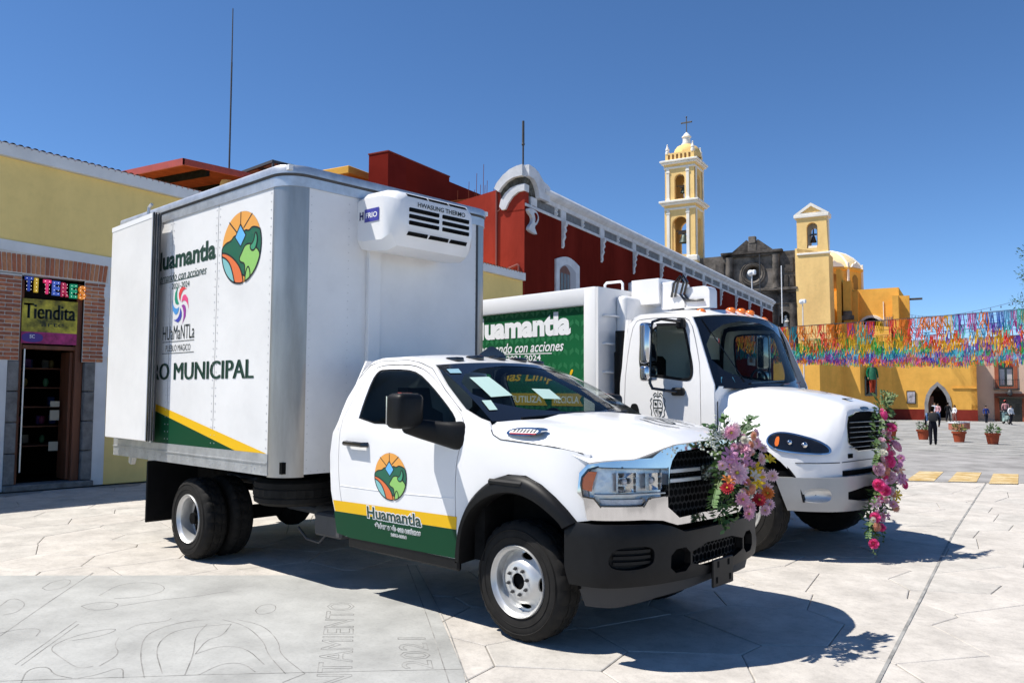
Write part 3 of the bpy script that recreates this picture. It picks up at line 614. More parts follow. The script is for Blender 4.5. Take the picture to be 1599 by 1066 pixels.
m = MB(); m.loft([[(x, .06 + y * w, z) for x, y in ((-1.32 + dx, -1), (-1.0 - dx * 1.2, 0), (-1.32 + dx, 1))] for z, w, dx in ((1.995, .035, 0), (2.03, .03, .04), (2.085, .012, .13))], True, True); m.build('roof_antenna', gloss_black, truck)
# bonnet
CUR = [(1.0, 0), (.99, .3), (.965, .5), (.905, .7), (.815, .85), (.74, .93), (.66, .98), (.60, 1.0), (.50, 1.005)]
XF = lambda y: interp(abs(y), [c[1] for c in CUR], [c[0] for c in CUR])
VN = [0, .22, .40, .47, .56, .78, .92, .97, 1.0]
HZ = [[1.535, 1.533, 1.523, 1.51, 1.494, 1.488, 1.476, 1.442, 1.372], [1.52, 1.518, 1.508, 1.488, 1.468, 1.462, 1.446, 1.410, 1.354], [1.488, 1.486, 1.476, 1.448, 1.422, 1.408, 1.392, 1.372, 1.334], [1.43, 1.428, 1.418, 1.385, 1.350, 1.332, 1.318, 1.31, 1.300], [1.388, 1.386, 1.378, 1.362, 1.330, 1.288, 1.282, 1.274, 1.262], [1.362, 1.360, 1.354, 1.350, 1.332, 1.270, 1.264, 1.257, 1.248]]
HT = [0, .25, .55, .82, .95, 1.0]
def hood(t, v):
    s = 1 if v >= 0 else -1; a = abs(v); z = interp(t, HT, [interp(a, VN, r) for r in HZ]); ye = interp(t, [0, .3, .8, 1], [.998, 1.003, .985, .965])
    y = a * ye; xc = -.12 + .10 * (1 - a * a) - .075 * min(1, max(0, (a - .75) / .2)); xf = XF(min(y, .965)) - .014
    return (xc + t * (xf - xc), s * y, z)
NV = sorted(set([-x for x in VN] + VN + [k / 12 for k in range(-12, 13)]))
m = MB(); rr = [[hood(k / 22, v) for v in NV] for k in range(23)]; rr.append([(x - .05, y * .975, z - .045) for x, y, z in rr[-1]])
m.loft(rr, False); hd = m.build('bonnet', white, truck, 55)
m = MB(); m.loft([[(x, y, z - .012) for x, y, z in [hood(0, v) for v in NV]], [wsurf(v * .98, -.04, -.005) for v in NV]], False); m.build('cowl', blackp, truck)
crest_fn = lambda u, v, w: (lambda p: (p[0], p[1], p[2] - w + .004))(hood((u), v))
m = MB()
for L in ([(.45, .0), (.62, -.06), (.70, .06), (.58, .14), (.45, .0)], [(.5, .1), (.66, .02), (.78, .1)], [(.42, .2), (.6, .28), (.75, .22)], [(.5, -.12), (.68, -.16), (.78, -.05)], [(.4, .08), (.55, .2), (.72, .18)]):
    m.ribbon(chaikin(L, 2, False), .016, lambda u, v, w: crest_fn(u, v, 0))
m.build('bonnet_emblem', blackd, hd, 0)
# nose: chrome surround, lamps, grille, bumper - drawn over plan curves measured by arc length
def curve(pts):
    L = [0]
    for a, b in zip(pts, pts[1:]): L.append(L[-1] + math.dist(a, b))
    ys = [p[1] for p in pts]
    s_of = lambda y: math.copysign(interp(abs(y), ys, L), y)
    def fn(s, z, w):
        a = min(abs(s), L[-1]); x = interp(a, L, [p[0] for p in pts]); y = interp(a, L, ys)
        x1 = interp(max(a - .05, 0), L, [p[0] for p in pts]); x2 = interp(min(a + .05, L[-1]), L, [p[0] for p in pts]); y1 = interp(max(a - .05, 0), L, ys); y2 = interp(min(a + .05, L[-1]), L, ys)
        tx, ty = x2 - x1, y2 - y1; q = math.hypot(tx, ty); nx, ny = ty / q, -tx / q
        x -= nx * w; y -= ny * w
        return (x, y if s >= 0 else -y, z)
    return fn, s_of
def smoothc(pts): return resample(chaikin(pts, 2, False), 40)
cfn, cs = curve(smoothc(CUR))
def bothsides(p): return [(-u, v) for u, v in p] + [(u, v) for u, v in p[::-1]]
conv = lambda p, sof: [(sof(y), z) for y, z in p]
HL = [(.992, 1.113), (.990, 1.158), (.974, 1.205), (.942, 1.222), (.824, 1.216), (.50, 1.204), (.512, 1.03), (.671, 1.021), (.702, .975), (.932, .979), (.955, 1.030), (.986, 1.04)]
TOPC = [(.997, 1.06), (.995, 1.184), (.975, 1.240), (.93, 1.258), (.873, 1.266), (.625, 1.271), (.547, 1.315), (.43, 1.352), (.255, 1.362), (0, 1.364)]
BOTC = [(0, .845), (.2, .845), (.44, .842), (.564, .880), (.703, .893), (.977, .897), (.985, 1.02)]
GR = [(.519, .96), (.52, 1.03), (.49, 1.19), (.46, 1.25), (.405, 1.303), (.2, 1.315), (0, 1.317)]; GRB = [(0, .898), (.172, .898), (.42, .886)]
right = TOPC + BOTC
outl_c = [(-u, v) for u, v in TOPC] + [(u, v) for u, v in TOPC[::-1]] + [(u, v) for u, v in BOTC[::-1]] + [(-u, v) for u, v in BOTC[1:]]
grl = [(-u, v) for u, v in GR] + [(u, v) for u, v in GR[::-1]][1:] + [(u, v) for u, v in GRB[::-1]] + [(-u, v) for u, v in GRB[1:]]
hl_r = conv([(-u, v) for u, v in HL], cs); hl_l = conv(HL, cs)
nose = lambda s, z, w: cfn(s, z, w + max(0, z - 1.05) * .10 - .022 * max(0, 1 - abs(s) / .58))
m = MB(); m.sheet(conv(outl_c, cs), nose, [conv(grl, cs), hl_r, hl_l], .04, .07); m.build('grille_surround', chrome, truck, 40)
m = MB(); m.sheet(conv([(u * 1.0, v) for u, v in grl], cs), nose, (), .15, 0, .09); gb = m.build('grille', darkm, truck)
hexm = MB()
for i in range(-13, 14):
    for j in range(9):
        u0, v0 = i * .045 + (j % 2) * .0225, .90 + j * .046
        if inside(u0, v0, [(a * .97, b) for a, b in grl]): hexm.ribbon(disc((u0, v0), .026, 6, 1, R(30)) + [disc((u0, v0), .026, 6, 1, R(30))[0]], .007, lambda s, z, w: nose(s, z, .06))
hexm.build('grille_mesh', mat('mesh_black', (.006, .006, .007), .6, spec=.3), gb, 0, kind='stuff')
for z in (1.178, 1.118):
    m = MB(); m.sheet([(-.475, z - .010), (.475, z - .010), (.475, z + .012), (-.475, z + .012)], nose, (), .1, .04, .02); m.build('grille_bar', steelp, gb)
m = MB(); m.sheet([(-.15, 1.10), (.15, 1.10), (.15, 1.20), (-.15, 1.20)], nose, (), .1, .05, .015); m.build('grille_centre', gloss_black, gb)
for sd, hl in ((-1, hl_r), (1, hl_l)):
    m = MB(); m.sheet(hl, nose, (), .05, 0, .075); h_ = m.build('headlight', mat('reflector', (.80, .79, .77), .30, .70, noise=(7, .3), bump=(9, .35, .02)), truck, 30)
    k = lambda y: cs(sd * y)
    for yc, w_ in ((.80, .085), (.61, .075)):
        q = nose(k(yc), 1.125, .03); n_ = Vector(nose(k(yc), 1.125, 0)) - Vector(nose(k(yc), 1.125, .05))
        m = MB(); m.lathe([(w_, .025), (w_ * .96, -.012), (w_ * .5, -.042), (w_ * .3, -.05), (0, -.05)], q, n_, 4, 45, 405); m.build('reflector_bowl', mat('bowl', (.80, .80, .79), .12, .95), h_)
        m = MB(); m.ball(Vector(q) - n_ * .5, .022, 10, 6); m.build('headlight_bulb', mat('bulb_glass', (.6, .6, .62), .1), h_)
    for a, b in ((.955, .70), (.70, .53)):
        m = MB(); m.sheet([(k(a), 1.045), (k(b), 1.045), (k(b), 1.052), (k(a), 1.052)], nose, (), .1, .05, .01)
        m.build('lamp_divider', steelp, h_)
    m = MB(); m.sheet([(k(.925), .988), (k(.705), .984), (k(.69), 1.015), (k(.935), 1.02)], nose, (), .06, .02, .03); m.build('running_lamp', mat('frosted_lens', (.62, .63, .64), .3, noise=(30, .2)), h_)
    m = MB(); m.sheet(conv([(sd * a, b) for a, b in [(.991, 1.085), (.989, 1.15), (.975, 1.192), (.945, 1.19), (.957, 1.13), (.963, 1.07)]], cs), nose, (), .03, .03, .006); m.build('turn_signal', orange_l, h_)
    m = MB(); m.sheet(hl, nose, (), .06, 0, .002); m.build('headlight_lens', lens, h_, 60)
    m = MB(); P = [(u, v) for u, v in hl]; m.ribbon(P + [P[0]], .012, lambda s, z, w: nose(s, z, -.001)); m.build('headlight_seal', gloss_black, h_)
BC = [(1.04, 0), (1.035, .3), (1.01, .5), (.96, .7), (.885, .85), (.80, .945), (.68, .99), (.50, 1.0)]
bfn0, bs = curve(smoothc(BC))
def bfn(s, z, w):
    r = 0 if z < .80 else (z - .80) ** 2 * 3.5
    return bfn0(s, z, w + r + max(0, .56 - z) * .18)
send = bs(.999) + .12
TB = [(send, .872), (bs(.93), .872), (bs(.63), .868), (bs(.53), .845), (bs(.42), .802), (0, .802)]
BB = [(0, .495), (bs(.5), .50), (bs(.8), .50), (bs(.98), .492), (send - .13, .49), (send - .10, .60), (send - .03, .79)]
ob = [(-u, v) for u, v in TB] + TB[::-1][1:] + BB[::-1] + [(-u, v) for u, v in BB[1:]]
mid = chaikin([(-.345, .555), (.345, .555), (.345, .705), (-.345, .705)], 1); sl1 = chaikin([(-.56, .555), (-.365, .555), (-.365, .705), (-.55, .70)], 1); sl2 = [(-u, v) for u, v in sl1]
fog = lambda s_: chaikin([(s_ * bs(.70), .61), (s_ * bs(.92), .60), (s_ * bs(.945), .66), (s_ * bs(.91), .742), (s_ * bs(.72), .745), (s_ * bs(.675), .70)], 2)
m = MB(); m.sheet(ob, bfn, [mid, sl1, sl2, fog(-1), fog(1)], .045, .05); bmp = m.build('front_bumper', blackp, truck, 45)
for s_ in (-1, 1):
    m = MB(); m.sheet(fog(s_), bfn, (), .06, 0, .045); m.build('bumper_recess', blackp, bmp)
    for z in (.64, .675, .71):
        m = MB(); m.sheet([(s_ * bs(.70), z - .009), (s_ * bs(.92), z - .009), (s_ * bs(.92), z + .009), (s_ * bs(.70), z + .009)], bfn, (), .06, .04, .018); m.build('bumper_slat', blackp, bmp)
m = MB(); m.sheet([(-.6, .53), (.6, .53), (.6, .72), (-.6, .72)], bfn, (), .15, 0, .13); m.build('intake_back', darkm, bmp)
m = MB()
for i in range(-7, 8):
    for j in range(4):
        u0, v0 = i * .05 + (j % 2) * .025, .56 + j * .045
        if abs(u0) < .32: m.ribbon(disc((u0, v0), .029, 6, 1, R(30)) + [disc((u0, v0), .029, 6, 1, R(30))[0]], .008, lambda s, z, w: bfn(s, z, .045))
m.build('intake_mesh', MATS['mesh_black'], bmp, 0, kind='stuff')
m = MB(); m.box(1.045, 1.062, -.14, .14, .405, .585, .006); pl = m.build('plate_bracket', blackp, truck)
for y, z in ((-.09, .45), (.09, .45), (-.07, .55), (.07, .55)):
    m = MB(); m.box(1.060, 1.0635, y - .012, y + .012, z - .02, z + .02); m.build('bracket_slot', darkm, pl, 0)
m = MB(); vb = [(-u, v) for u, v in [(send - .16, .495), (bs(.9), .5), (0, .5)]] + [(bs(.9), .5), (send - .16, .495), (send - .20, .352), (bs(.9), .36), (bs(.6), .40), (0, .43)] + [(-bs(.6), .40), (-bs(.9), .36), (-(send - .20), .352)]
m.sheet(vb, lambda s, z, w: bfn0(s, z, w + .055 + (.5 - z) * .25), (), .06, .02); m.build('air_dam', mat('air_dam_grey', (.03, .03, .031), .7), truck)
# chassis
m = MB()
for y in (-.42, .42): m.box(-5.9, .75, y - .05, y + .05, .62, .82)
for x in (-5.6, -4.6, -3.4, -2.4): m.box(x - .04, x + .04, -.42, .42, .65, .78)
m.build('chassis_rail', darkm, truck, 0)
m = MB(); m.cyl((-4.195, -1.0, .404), (-4.195, 1.0, .404), .075); m.ball((-4.195, 0, .404), (.2, .2, .2)); m.cyl((-4.1, 0, .42), (-.6, 0, .55), .045); m.cyl((0, -.8, .404), (0, .8, .404), .06); m.box(-.12, .2, -.3, .3, .4, .6, .05); m.build('axle', darkm, truck)
m = MB(); m.cyl((-2.0, -.3, .5), (-3.1, -.35, .5), .10); m.tube([(-3.1, -.35, .5), (-3.6, -.4, .52), (-4.0, -.55, .75), (-4.6, -.55, .75)], .04); m.tube([(-2.9, -.75, .42), (-2.75, -.75, .33), (-2.55, -.75, .32), (-2.45, -.75, .40)], .012, 6); m.build('exhaust', greyplas, truck)
m = MB(); m.box(-2.45, -2.05, -.88, -.62, .42, .62, .02); m.build('step_tank', greyplas, truck)
# wheels
def wheel(parent, c, sd, kind, rad=.404, wid=.245, rim=.235, st=0):
    cx, cy, cz = c; ax = Vector((math.sin(st) * -sd * 0 , sd, 0)); k = rad / .404; N = 96
    pf = [(rim, -.035), (rim + .012, -.008), (rim + .05, .0), (rim + .085, .002), (rad - .045, -.006), (rad - .022, -.020), (rad - .006, -.040)]
    tr = [(rad, -.052), (rad, -.078), (rad - .011, -.080), (rad - .011, -.088), (rad + .001, -.090), (rad + .001, -.118), (rad - .011, -.120), (rad - .011, -.127), (rad + .001, -.129)]
    inn = [(r_, -wid - h) for r_, h in (pf + tr)[::-1]]
    prof = pf + tr + inn
    ntr = len(pf)
    def rm(i, q):
        r_, h = prof[i]
        if r_ > rad - .008: return -.010 if (q + (1 if h < -wid / 2 else 0)) % 4 == 0 else 0
        if i in (4, 5): return -.006 if q % 4 == 0 else 0
        return 0
    m = MB(); m.lathe(prof, (cx, cy, cz), ax, N, rmod=rm); w = m.build('wheel', rubber, parent, 25)
    m = MB(); m.lathe([(rim + .058, .0025), (rim + .061, .0055), (rim + .064, .0025)], (cx, cy, cz), ax, 64); m.lathe([(rad - .062, .0015), (rad - .058, .005), (rad - .054, .0005)], (cx, cy, cz), ax, 64); m.build('tyre_rib', rubber, w)
    q0 = rim / .235
    if kind == 'front': HP = [(0, -.02), (.05, -.02), (.112, -.022), (.13, -.030), (.165, -.066), (.188, -.088), (.205, -.085)]
    else: HP = [(0, -.135), (.112, -.135), (.125, -.140), (.165, -.155), (.188, -.15), (.205, -.15)]
    m = MB(); a0 = Vector((1, 0, 0)); b0 = Vector((0, 0, 1)); A = Vector(ax)
    def rf(u, v, d):
        r_ = math.hypot(u, v) / q0; h = interp(r_, [p[0] for p in HP], [p[1] for p in HP]) - d
        return tuple(Vector(c) + a0 * u + b0 * v + A * h)
    holes = [disc((0, 0), .056 * q0, 20)]
    for a in (78, -2, -82, -172) if kind == 'front' else (50, -10, -70, -130, 170, 110):
        ca, sa = math.cos(R(a)), math.sin(R(a)); hp = []
        for t in range(14): 
            th = 2 * math.pi * t / 14; du, dv = .020 * math.cos(th), (.048 if kind == 'front' else .03) * math.sin(th)
            ru = .172 + du - dv * dv * 2.2; hp.append(((ru * ca - dv * sa) * q0, (ru * sa + dv * ca) * q0))
        holes.append(hp)
    m.sheet(disc((0, 0), .205 * q0, 56), rf, holes, .022, .012); 
    bar = [(.205, -.15 if kind != 'front' else -.085), (.207, -.06), (.212, -.03), (.226, -.022), (.232, -.006), (.238, .003), (.243, -.004), (.243, -.03)]
    m.lathe([(r_ * q0, h) for r_, h in bar], c, ax, 56); wr = m.build('wheel_rim', steelp, w, 40)
    m = MB(); m.lathe([(0, -.05), (.057 * q0, -.05), (.057 * q0, -.10), (.204 * q0, -.16), (.204 * q0, -.2), (0, -.2)], c, ax, 24); m.build('hub', darkm, w)
    hb = HP[1][1]
    for t in range(8):
        a = 2 * math.pi * (t + .3) / 8; p = Vector(c) + a0 * (.086 * q0 * math.cos(a)) + b0 * (.086 * q0 * math.sin(a)) + A * hb
        m = MB(); m.cyl(p, p + A * .012, .0125, .0125, 6); m.cyl(p + A * .012, p + A * .026, .0075, .006, 8); m.build('lug_nut', greyplas, w)
    return w
for sd in (-1, 1):
    wheel(truck, (0, sd * .898, .404), sd, 'front')
    wheel(truck, (-4.195, sd * 1.205, .404), sd, 'rear'); wheel(truck, (-4.195, sd * .92, .404), sd, 'front')
m = MB(); m.lathe([(.20, -.115), (.34, -.12), (.39, -.09), (.40, -.05), (.392, -.045), (.392, -.035), (.402, -.03), (.402, .03), (.392, .035), (.392, .045), (.40, .05), (.39, .09), (.34, .12), (.20, .115)], (-2.98, -.72, .76), (0, 0, 1), 64, rmod=lambda i, q: -.008 if q % 2 and 2 < i < 11 else 0); m.build('spare_tyre', rubber, truck, 25)
for sd in (-1, 1):
    m = MB(); m.box(-5.12, -5.10, sd * .66, sd * 1.24, .27, .93, .01); m.build('mudflap', blackp, truck)
# ---------------- cargo box
X1, XR, HB = -2.366, -5.93, 1.272; ZB, ZM, ZT, ZTT = .954, 1.141, 3.487, 3.643; RC = .222
box = MB()
box.box(XR + .02, X1 - RC, -HB, -HB + .03, ZB + .01, ZT + .1); 
side_p = box.build('cargo_side', panelw, truck, 0)
m = MB(); m.box(XR + .02, X1 - RC, HB - .03, HB, ZB + .01, ZT + .1); m.build('cargo_side', panelw, truck, 0)
m = MB(); m.box(X1 - .03, X1, -HB + RC, HB - RC, ZB + .01, ZT + .1); fr = m.build('cargo_front', panelw, truck, 0)
m = MB(); m.box(XR, X1 - .03, -HB + .03, HB - .03, ZTT - .02, ZTT + .025); m.build('cargo_roof', panelw, truck, 0)
m = MB(); m.box(XR, X1 - .05, -HB + .04, HB - .04, ZB + .02, ZB + .12); m.build('cargo_floor', darkm, truck, 0)
for sd in (-1, 1):
    m = MB(); m.loft([[(X1 - RC + r_ * math.sin(R(a)), sd * (HB - RC + r_ * math.cos(R(a))), z) for a in range(0, 91, 6)] for r_, z in ((RC + .002, ZB - .012), (RC + .002, ZT + .05))], False); m.build('corner_post', alu, truck, 60)
def plan(off):   # box outline with round front corners, from rear right to rear left
    p = [(XR, -HB - off)]
    for a in range(0, 91, 9): p.append((X1 - RC + (RC + off) * math.sin(R(a)), -HB + RC - (RC + off) * math.cos(R(a))))
    for a in range(90, -1, -9): p.append((X1 - RC + (RC + off) * math.sin(R(a)), HB - RC + (RC + off) * math.cos(R(a))))
    return p + [(XR, HB + off)]
def rail(prof, name, mt):
    m = MB(); m.loft([[(x, y, z) for x, y in plan(o)] for o, z in prof], False); return m.build(name, mt, truck, 40)
tr1 = rail([(.004, ZT), (.010, ZT), (.010, ZT + .092), (.003, ZT + .096), (.003, ZT + .108), (.022, ZT + .112), (.022, ZTT + .01), (.012, ZTT + .028), (-.02, ZTT + .03)], 'top_rail', alu_rail)
m = MB(); m.loft([[(x, y, z) for x, y in plan(o)] for o, z in ((.0105, ZT + .088), (.0135, ZT + .096), (.0235, ZT + .108))], False); m.build('rail_shadow_gap', greyplas, tr1, 40)
for sd in (-1, 1):
    m = MB(); m.box(XR, X1 - RC + .01, sd * HB, sd * (HB + .008), ZB, ZM, 0); m.box(XR, X1 - RC, sd * (HB + .006), sd * (HB + .016), ZB + .10, ZB + .112); br = m.build('bottom_rail', alu_rail, truck, 0)
    m = MB()
    x = XR + .15
    while x < X1 - RC - .05:
        for z in (ZB + .03, ZB + .075): m.ball((x, sd * (HB + .009), z), (.009, .005, .009), 6, 4)
        if int((x + 9) * 3.2) % 2: m.ball((x + .05, sd * (HB + .009), ZB + .05), (.009, .005, .009), 6, 4)
        x += .155
    m.build('rivets', steelp, br, 0, kind='stuff')
m = MB()
for x in (-3.585, -4.585): m.box(x - .002, x + .002, -HB - .0015, -HB, ZM, ZT)
m.build('panel_joint', greyplas, side_p, 0)
m = MB()
for x in (X1 - RC - .03, -3.55, -3.62, -4.55, -4.62, -5.5):
    z = ZM + .05
    while z < ZT: m.ball((x, -HB - .001, z), (.0075, .004, .0075), 6, 4); z += .075
for y in (-HB + RC + .025, -.62, HB - RC - .03):
    z = ZB + .06
    while z < ZT: m.ball((X1 + .001, y, z), (.003, .006, .006), 5, 4); z += .075
y = -HB + RC
while y < HB - RC: m.ball((X1 + .001, y, ZB + .035), (.003, .006, .006), 5, 4); y += .07
m.build('rivets', steelp, side_p, 0, kind='stuff')
m = MB(); m.box(X1 - .001, X1 + .05, -.42, -.28, ZB + .02, 3.1, .006); m.build('cable_duct', panelw, fr)
m = MB(); m.box(X1, X1 + .004, HB - RC - .02, HB - RC + .01, ZB, ZT); m.build('front_trim', greyplas, fr)
m = MB()
for y0, y1 in ((-HB, -HB + .1), (HB - .1, HB)): m.box(XR - .02, XR + .06, y0, y1, ZB, ZTT)
m.box(XR - .02, XR + .06, -HB + .1, HB - .1, ZTT - .14, ZTT); m.box(XR - .02, XR + .06, -HB + .1, HB - .1, ZB, ZB + .12); m.build('rear_frame', alu_rail, truck, 0)
for y in (-1.1, -.6, .6, 1.1):
    m = MB(); m.prism([(XR - .01, ZB), (XR + .12, ZB), (XR + .05, ZB - .12), (XR - .01, ZB - .10)], XZ(y), 0, .05); m.build('step_bracket', alu_rail, truck, 0)
m = MB(); m.prism([(-5.30, ZB), (-5.15, ZB), (-5.22, ZB - .16), (-5.30, ZB - .16)], XZ(-1.15), 0, .04); m.build('flap_bracket', alu_rail, truck, 0)
# right rear door folded right back along the side
dfn = lambda u, v, w: (-5.86 + u * math.cos(R(1.7)), -1.405 - u * math.sin(R(1.7)) + w, v)
m = MB(); m.box(0, 1.165, 0, .085, 1.165, 3.555, .008, xf=lambda x, y, z: dfn(x, z, y)); rd = m.build('rear_door', panelw, truck, 0)
m = MB(); m.box(.0, 1.165, -.004, .004, 3.50, 3.552, xf=lambda x, y, z: dfn(x, z, y)); m.build('door_trim', whited, rd, 0)
for k in range(4):
    m = MB(); m.box(1.160, 1.184 - .004 * (k % 2), .004 + k * .024, .018 + k * .024, 1.165, 3.56, .004, xf=lambda x, y, z: dfn(x, z, y)); m.build('door_seal', gloss_black if k % 2 == 0 else greyplas, rd, 0)
m = MB(); m.tube([dfn(.9, 3.54, .05), dfn(.9, 3.66, .06), dfn(.95, 3.69, .07)], .018, 6); m.build('lock_rod', steelp, rd); m = MB(); m.tube([dfn(1.0, 1.14, .12), dfn(1.0, 1.30, .12)], .016, 6); m.build('lock_rod', steelp, rd)
# print on the right side
pf = lambda u, v, w: (u, -HB + w, v)
emblem('side_emblem', side_p, pf, -3.135, 3.018, .378, .352)
m = MB(); m.text('Huamantla', (-5.03, -3.625, 2.965, 3.165), pf, .035, off=-.003); m.text('Gobernando con acciones', (-5.06, -3.80, 2.835, 2.925), pf, .0, .35, off=-.003); m.ribbon([(-5.0, 2.822), (-4.4, 2.83), (-3.95, 2.838)], .008, lambda u, v, w: pf(u, v, -.003)); m.text('2021-2024', (-4.56, -4.16, 2.745, 2.805), pf, .0, off=-.003); m.build('side_lettering', textgreen, side_p, 0)
m = MB(); m.text('RASTRO', (-5.66, -4.555, 1.80, 1.975), pf, 0, off=-.003, thick=.011); m.text('MUNICIPAL', (-4.455, -2.85, 1.80, 1.975), pf, 0, off=-.003, thick=.011); m.build('service_lettering', textgreen, side_p, 0)
m = MB(); m.text('HUaMaNTLa', (-4.74, -4.02, 2.215, 2.36), pf, -.002, off=-.003); m.text('PUEBLO MAGICO', (-4.66, -4.10, 2.095, 2.16), pf, -.004, off=-.003)
for z in (2.195, 2.075): m.ribbon([(-4.74, z), (-4.02, z)], .006, lambda u, v, w: pf(u, v, -.003))
m.build('town_lettering', blackd, side_p, 0)
m = MB(); pc = [(.75, .06, .06), (.78, .08, .22), (.30, .04, .30), (.05, .06, .40), (.08, .30, .65), (.02, .28, .16)]
for k in range(6):
    m.cur = k; a0 = R(95 - k * 60); pts = []
    for t in range(7): pts.append((.03 + .17 * t / 6, a0 - .9 * (t / 6) ** 1.3))
    back = [(r_, a + .62 * math.sin(math.pi * min(1, (r_ - .02) / .185)) ** .7) for r_, a in pts[::-1]]
    poly = [(-4.352 + r_ * math.cos(a), 2.572 + r_ * math.sin(a) * 1.1) for r_, a in pts + back[1:-1]]
    tri = geometry.tessellate_polygon([[Vector((u, v, 0)) for u, v in poly]]); m.add([pf(u, v, -.003) for u, v in poly], [tuple(t) for t in tri])
m.build('pinwheel_logo', [mat('pin_%d' % k, c, .45) for k, c in enumerate(pc)], side_p, 0)
m = MB(); m.add([pf(u, v, -.0025) for u, v in [(XR + .05, 1.143), (-3.154, 1.143), (XR + .05, 1.67)]], [(0, 1, 2)])
m.cur = 1; m.add([pf(u, v, -.0025) for u, v in [(-3.150, 1.143), (-2.60, 1.143), (XR + .05, 1.732), (XR + .05, 1.672)]], [(0, 1, 2, 3)]); m.build('side_stripes', [greend, yellowd], side_p, 0)
# refrigeration unit on the front wall
xf_ = X1
rings = []
for x, hw, z0, z1, ch in ((X1 + .002, .53, 3.015, 3.50, .05), (X1 + .10, .53, 2.99, 3.52, .05), (X1 + .36, .52, 2.965, 3.52, .06), (X1 + .47, .50, 3.00, 3.50, .07), (X1 + .525, .455, 3.10, 3.465, .06), (X1 + .54, .42, 3.13, 3.445, .05)):
    rings.append([(x, -hw + ch, z0), (x, hw - ch, z0), (x, hw, z0 + ch * 1.6), (x, hw, z1 - ch), (x, hw - ch, z1), (x, -hw + ch, z1), (x, -hw, z1 - ch), (x, -hw, z0 + ch * 1.6)])
m = MB(); m.loft(rings, True, True); un = m.build('refrigeration_unit', white, truck, 32)
ux = lambda u, v, w: (X1 + .541 - w, u, v)
lowf = lambda u, v, w: (X1 + .545 - (3.13 - v) * .5 - w, u, v)
topf = lambda u, v, w: (X1 + .5445 - (v - 3.44) * .75 - w, u, v)
for u0, u1 in ((-.355, .01), (.05, .40)):
    for z in (3.315, 3.255, 3.195):
        m = MB(); m.prism([(u0, z), (u1 - .01, z), (u1, z + .008), (u1, z + .038), (u0 + .01, z + .038), (u0, z + .03)], ux, .02, -.003); m.build('vent_slot', darkm, un, 0)
for u0, u1 in ((-.37, -.13), (-.11, .13), (.15, .37)):
    m = MB(); m.prism([(u0, 3.098), (u1, 3.098), (u1, 3.130), (u0 + .01, 3.130)], lowf, .03, -.004); m.build('vent_slot', darkm, un, 0)
    m = MB(); m.prism([(u0, 3.452), (u1, 3.452), (u1, 3.478), (u0, 3.478)], topf, .02, -.003); m.build('vent_slot', darkm, un, 0)
m = MB(); m.text('HWASUNG THERMO', (-.255, .345, 3.372, 3.415), ux, .015, off=-.003); m.build('unit_lettering', blackd, un, 0)
lf = lambda u, v, w: (u, -.534 + w, v)
m = MB(); m.prism([(X1 + .12, 3.24), (X1 + .32, 3.24), (X1 + .32, 3.36), (X1 + .12, 3.36)], lambda u, v, w: (u, -.532 + (u - X1 - .1) * .04 - .002 - w, v), 0, .003)
m.build('unit_label', mat('label_blue', (.05, .05, .32), .4), un, 0)
lf2 = lambda u, v, w: (u, -.532 + (u - X1 - .1) * .04 - .0065, v)
m = MB(); m.text('FRIO', (X1 + .14, X1 + .30, 3.275, 3.325), lf2, .02); m.build('label_lettering', whited, un, 0)
m = MB(); m.text('H', (X1 + .04, X1 + .10, 3.27, 3.345), lambda u, v, w: (u, -.5335, v), .05); m.build('unit_logo', mat('label_navy', (.02, .02, .12), .4), un, 0)
# ------------------------------------------------------------------ the rubbish truck behind (own frame: front axle at the origin)
gt = thing('garbage_truck', 'white long-nosed rubbish collection truck with a green side panel behind the box truck', 'truck', (-.27, 4.05, 0), R(-3.5))
CY = lambda z: interp(z, [.7, 1.6, 1.85, 2.5, 2.66], [1.10, 1.105, 1.095, 1.03, .99])
cab_s = lambda sd: (lambda u, v, w: (u, sd * (CY(v) - w), v))
CAB = [(-1.56, .62), (-1.575, 1.8), (-1.53, 2.3), (-1.48, 2.52), (-1.42, 2.60), (-1.34, 2.63), (-.72, 2.615), (-.60, 2.56), (-.52, 2.42), (-.27, 1.78), (-.255, .62)]
GD = chaikin([(-1.49, .80), (-1.505, 1.8), (-1.47, 2.25), (-1.41, 2.54), (-1.30, 2.575), (-.72, 2.56), (-.60, 2.50), (-.52, 2.25), (-.45, 1.95), (-.44, 1.5), (-.44, .80)], 1)
GW = chaikin([(-1.30, 2.25), (-1.29, 2.44), (-1.22, 2.50), (-.75, 2.485), (-.68, 2.44), (-.62, 2.22), (-.555, 1.99), (-.555, 1.87), (-.61, 1.825), (-.96, 1.875), (-1.22, 1.91), (-1.29, 2.0)], 2)
ar = sum(a[0] * b[1] - b[0] * a[1] for a, b in zip(GD, GD[1:] + GD[:1])); sg2 = -1 if ar > 0 else 1
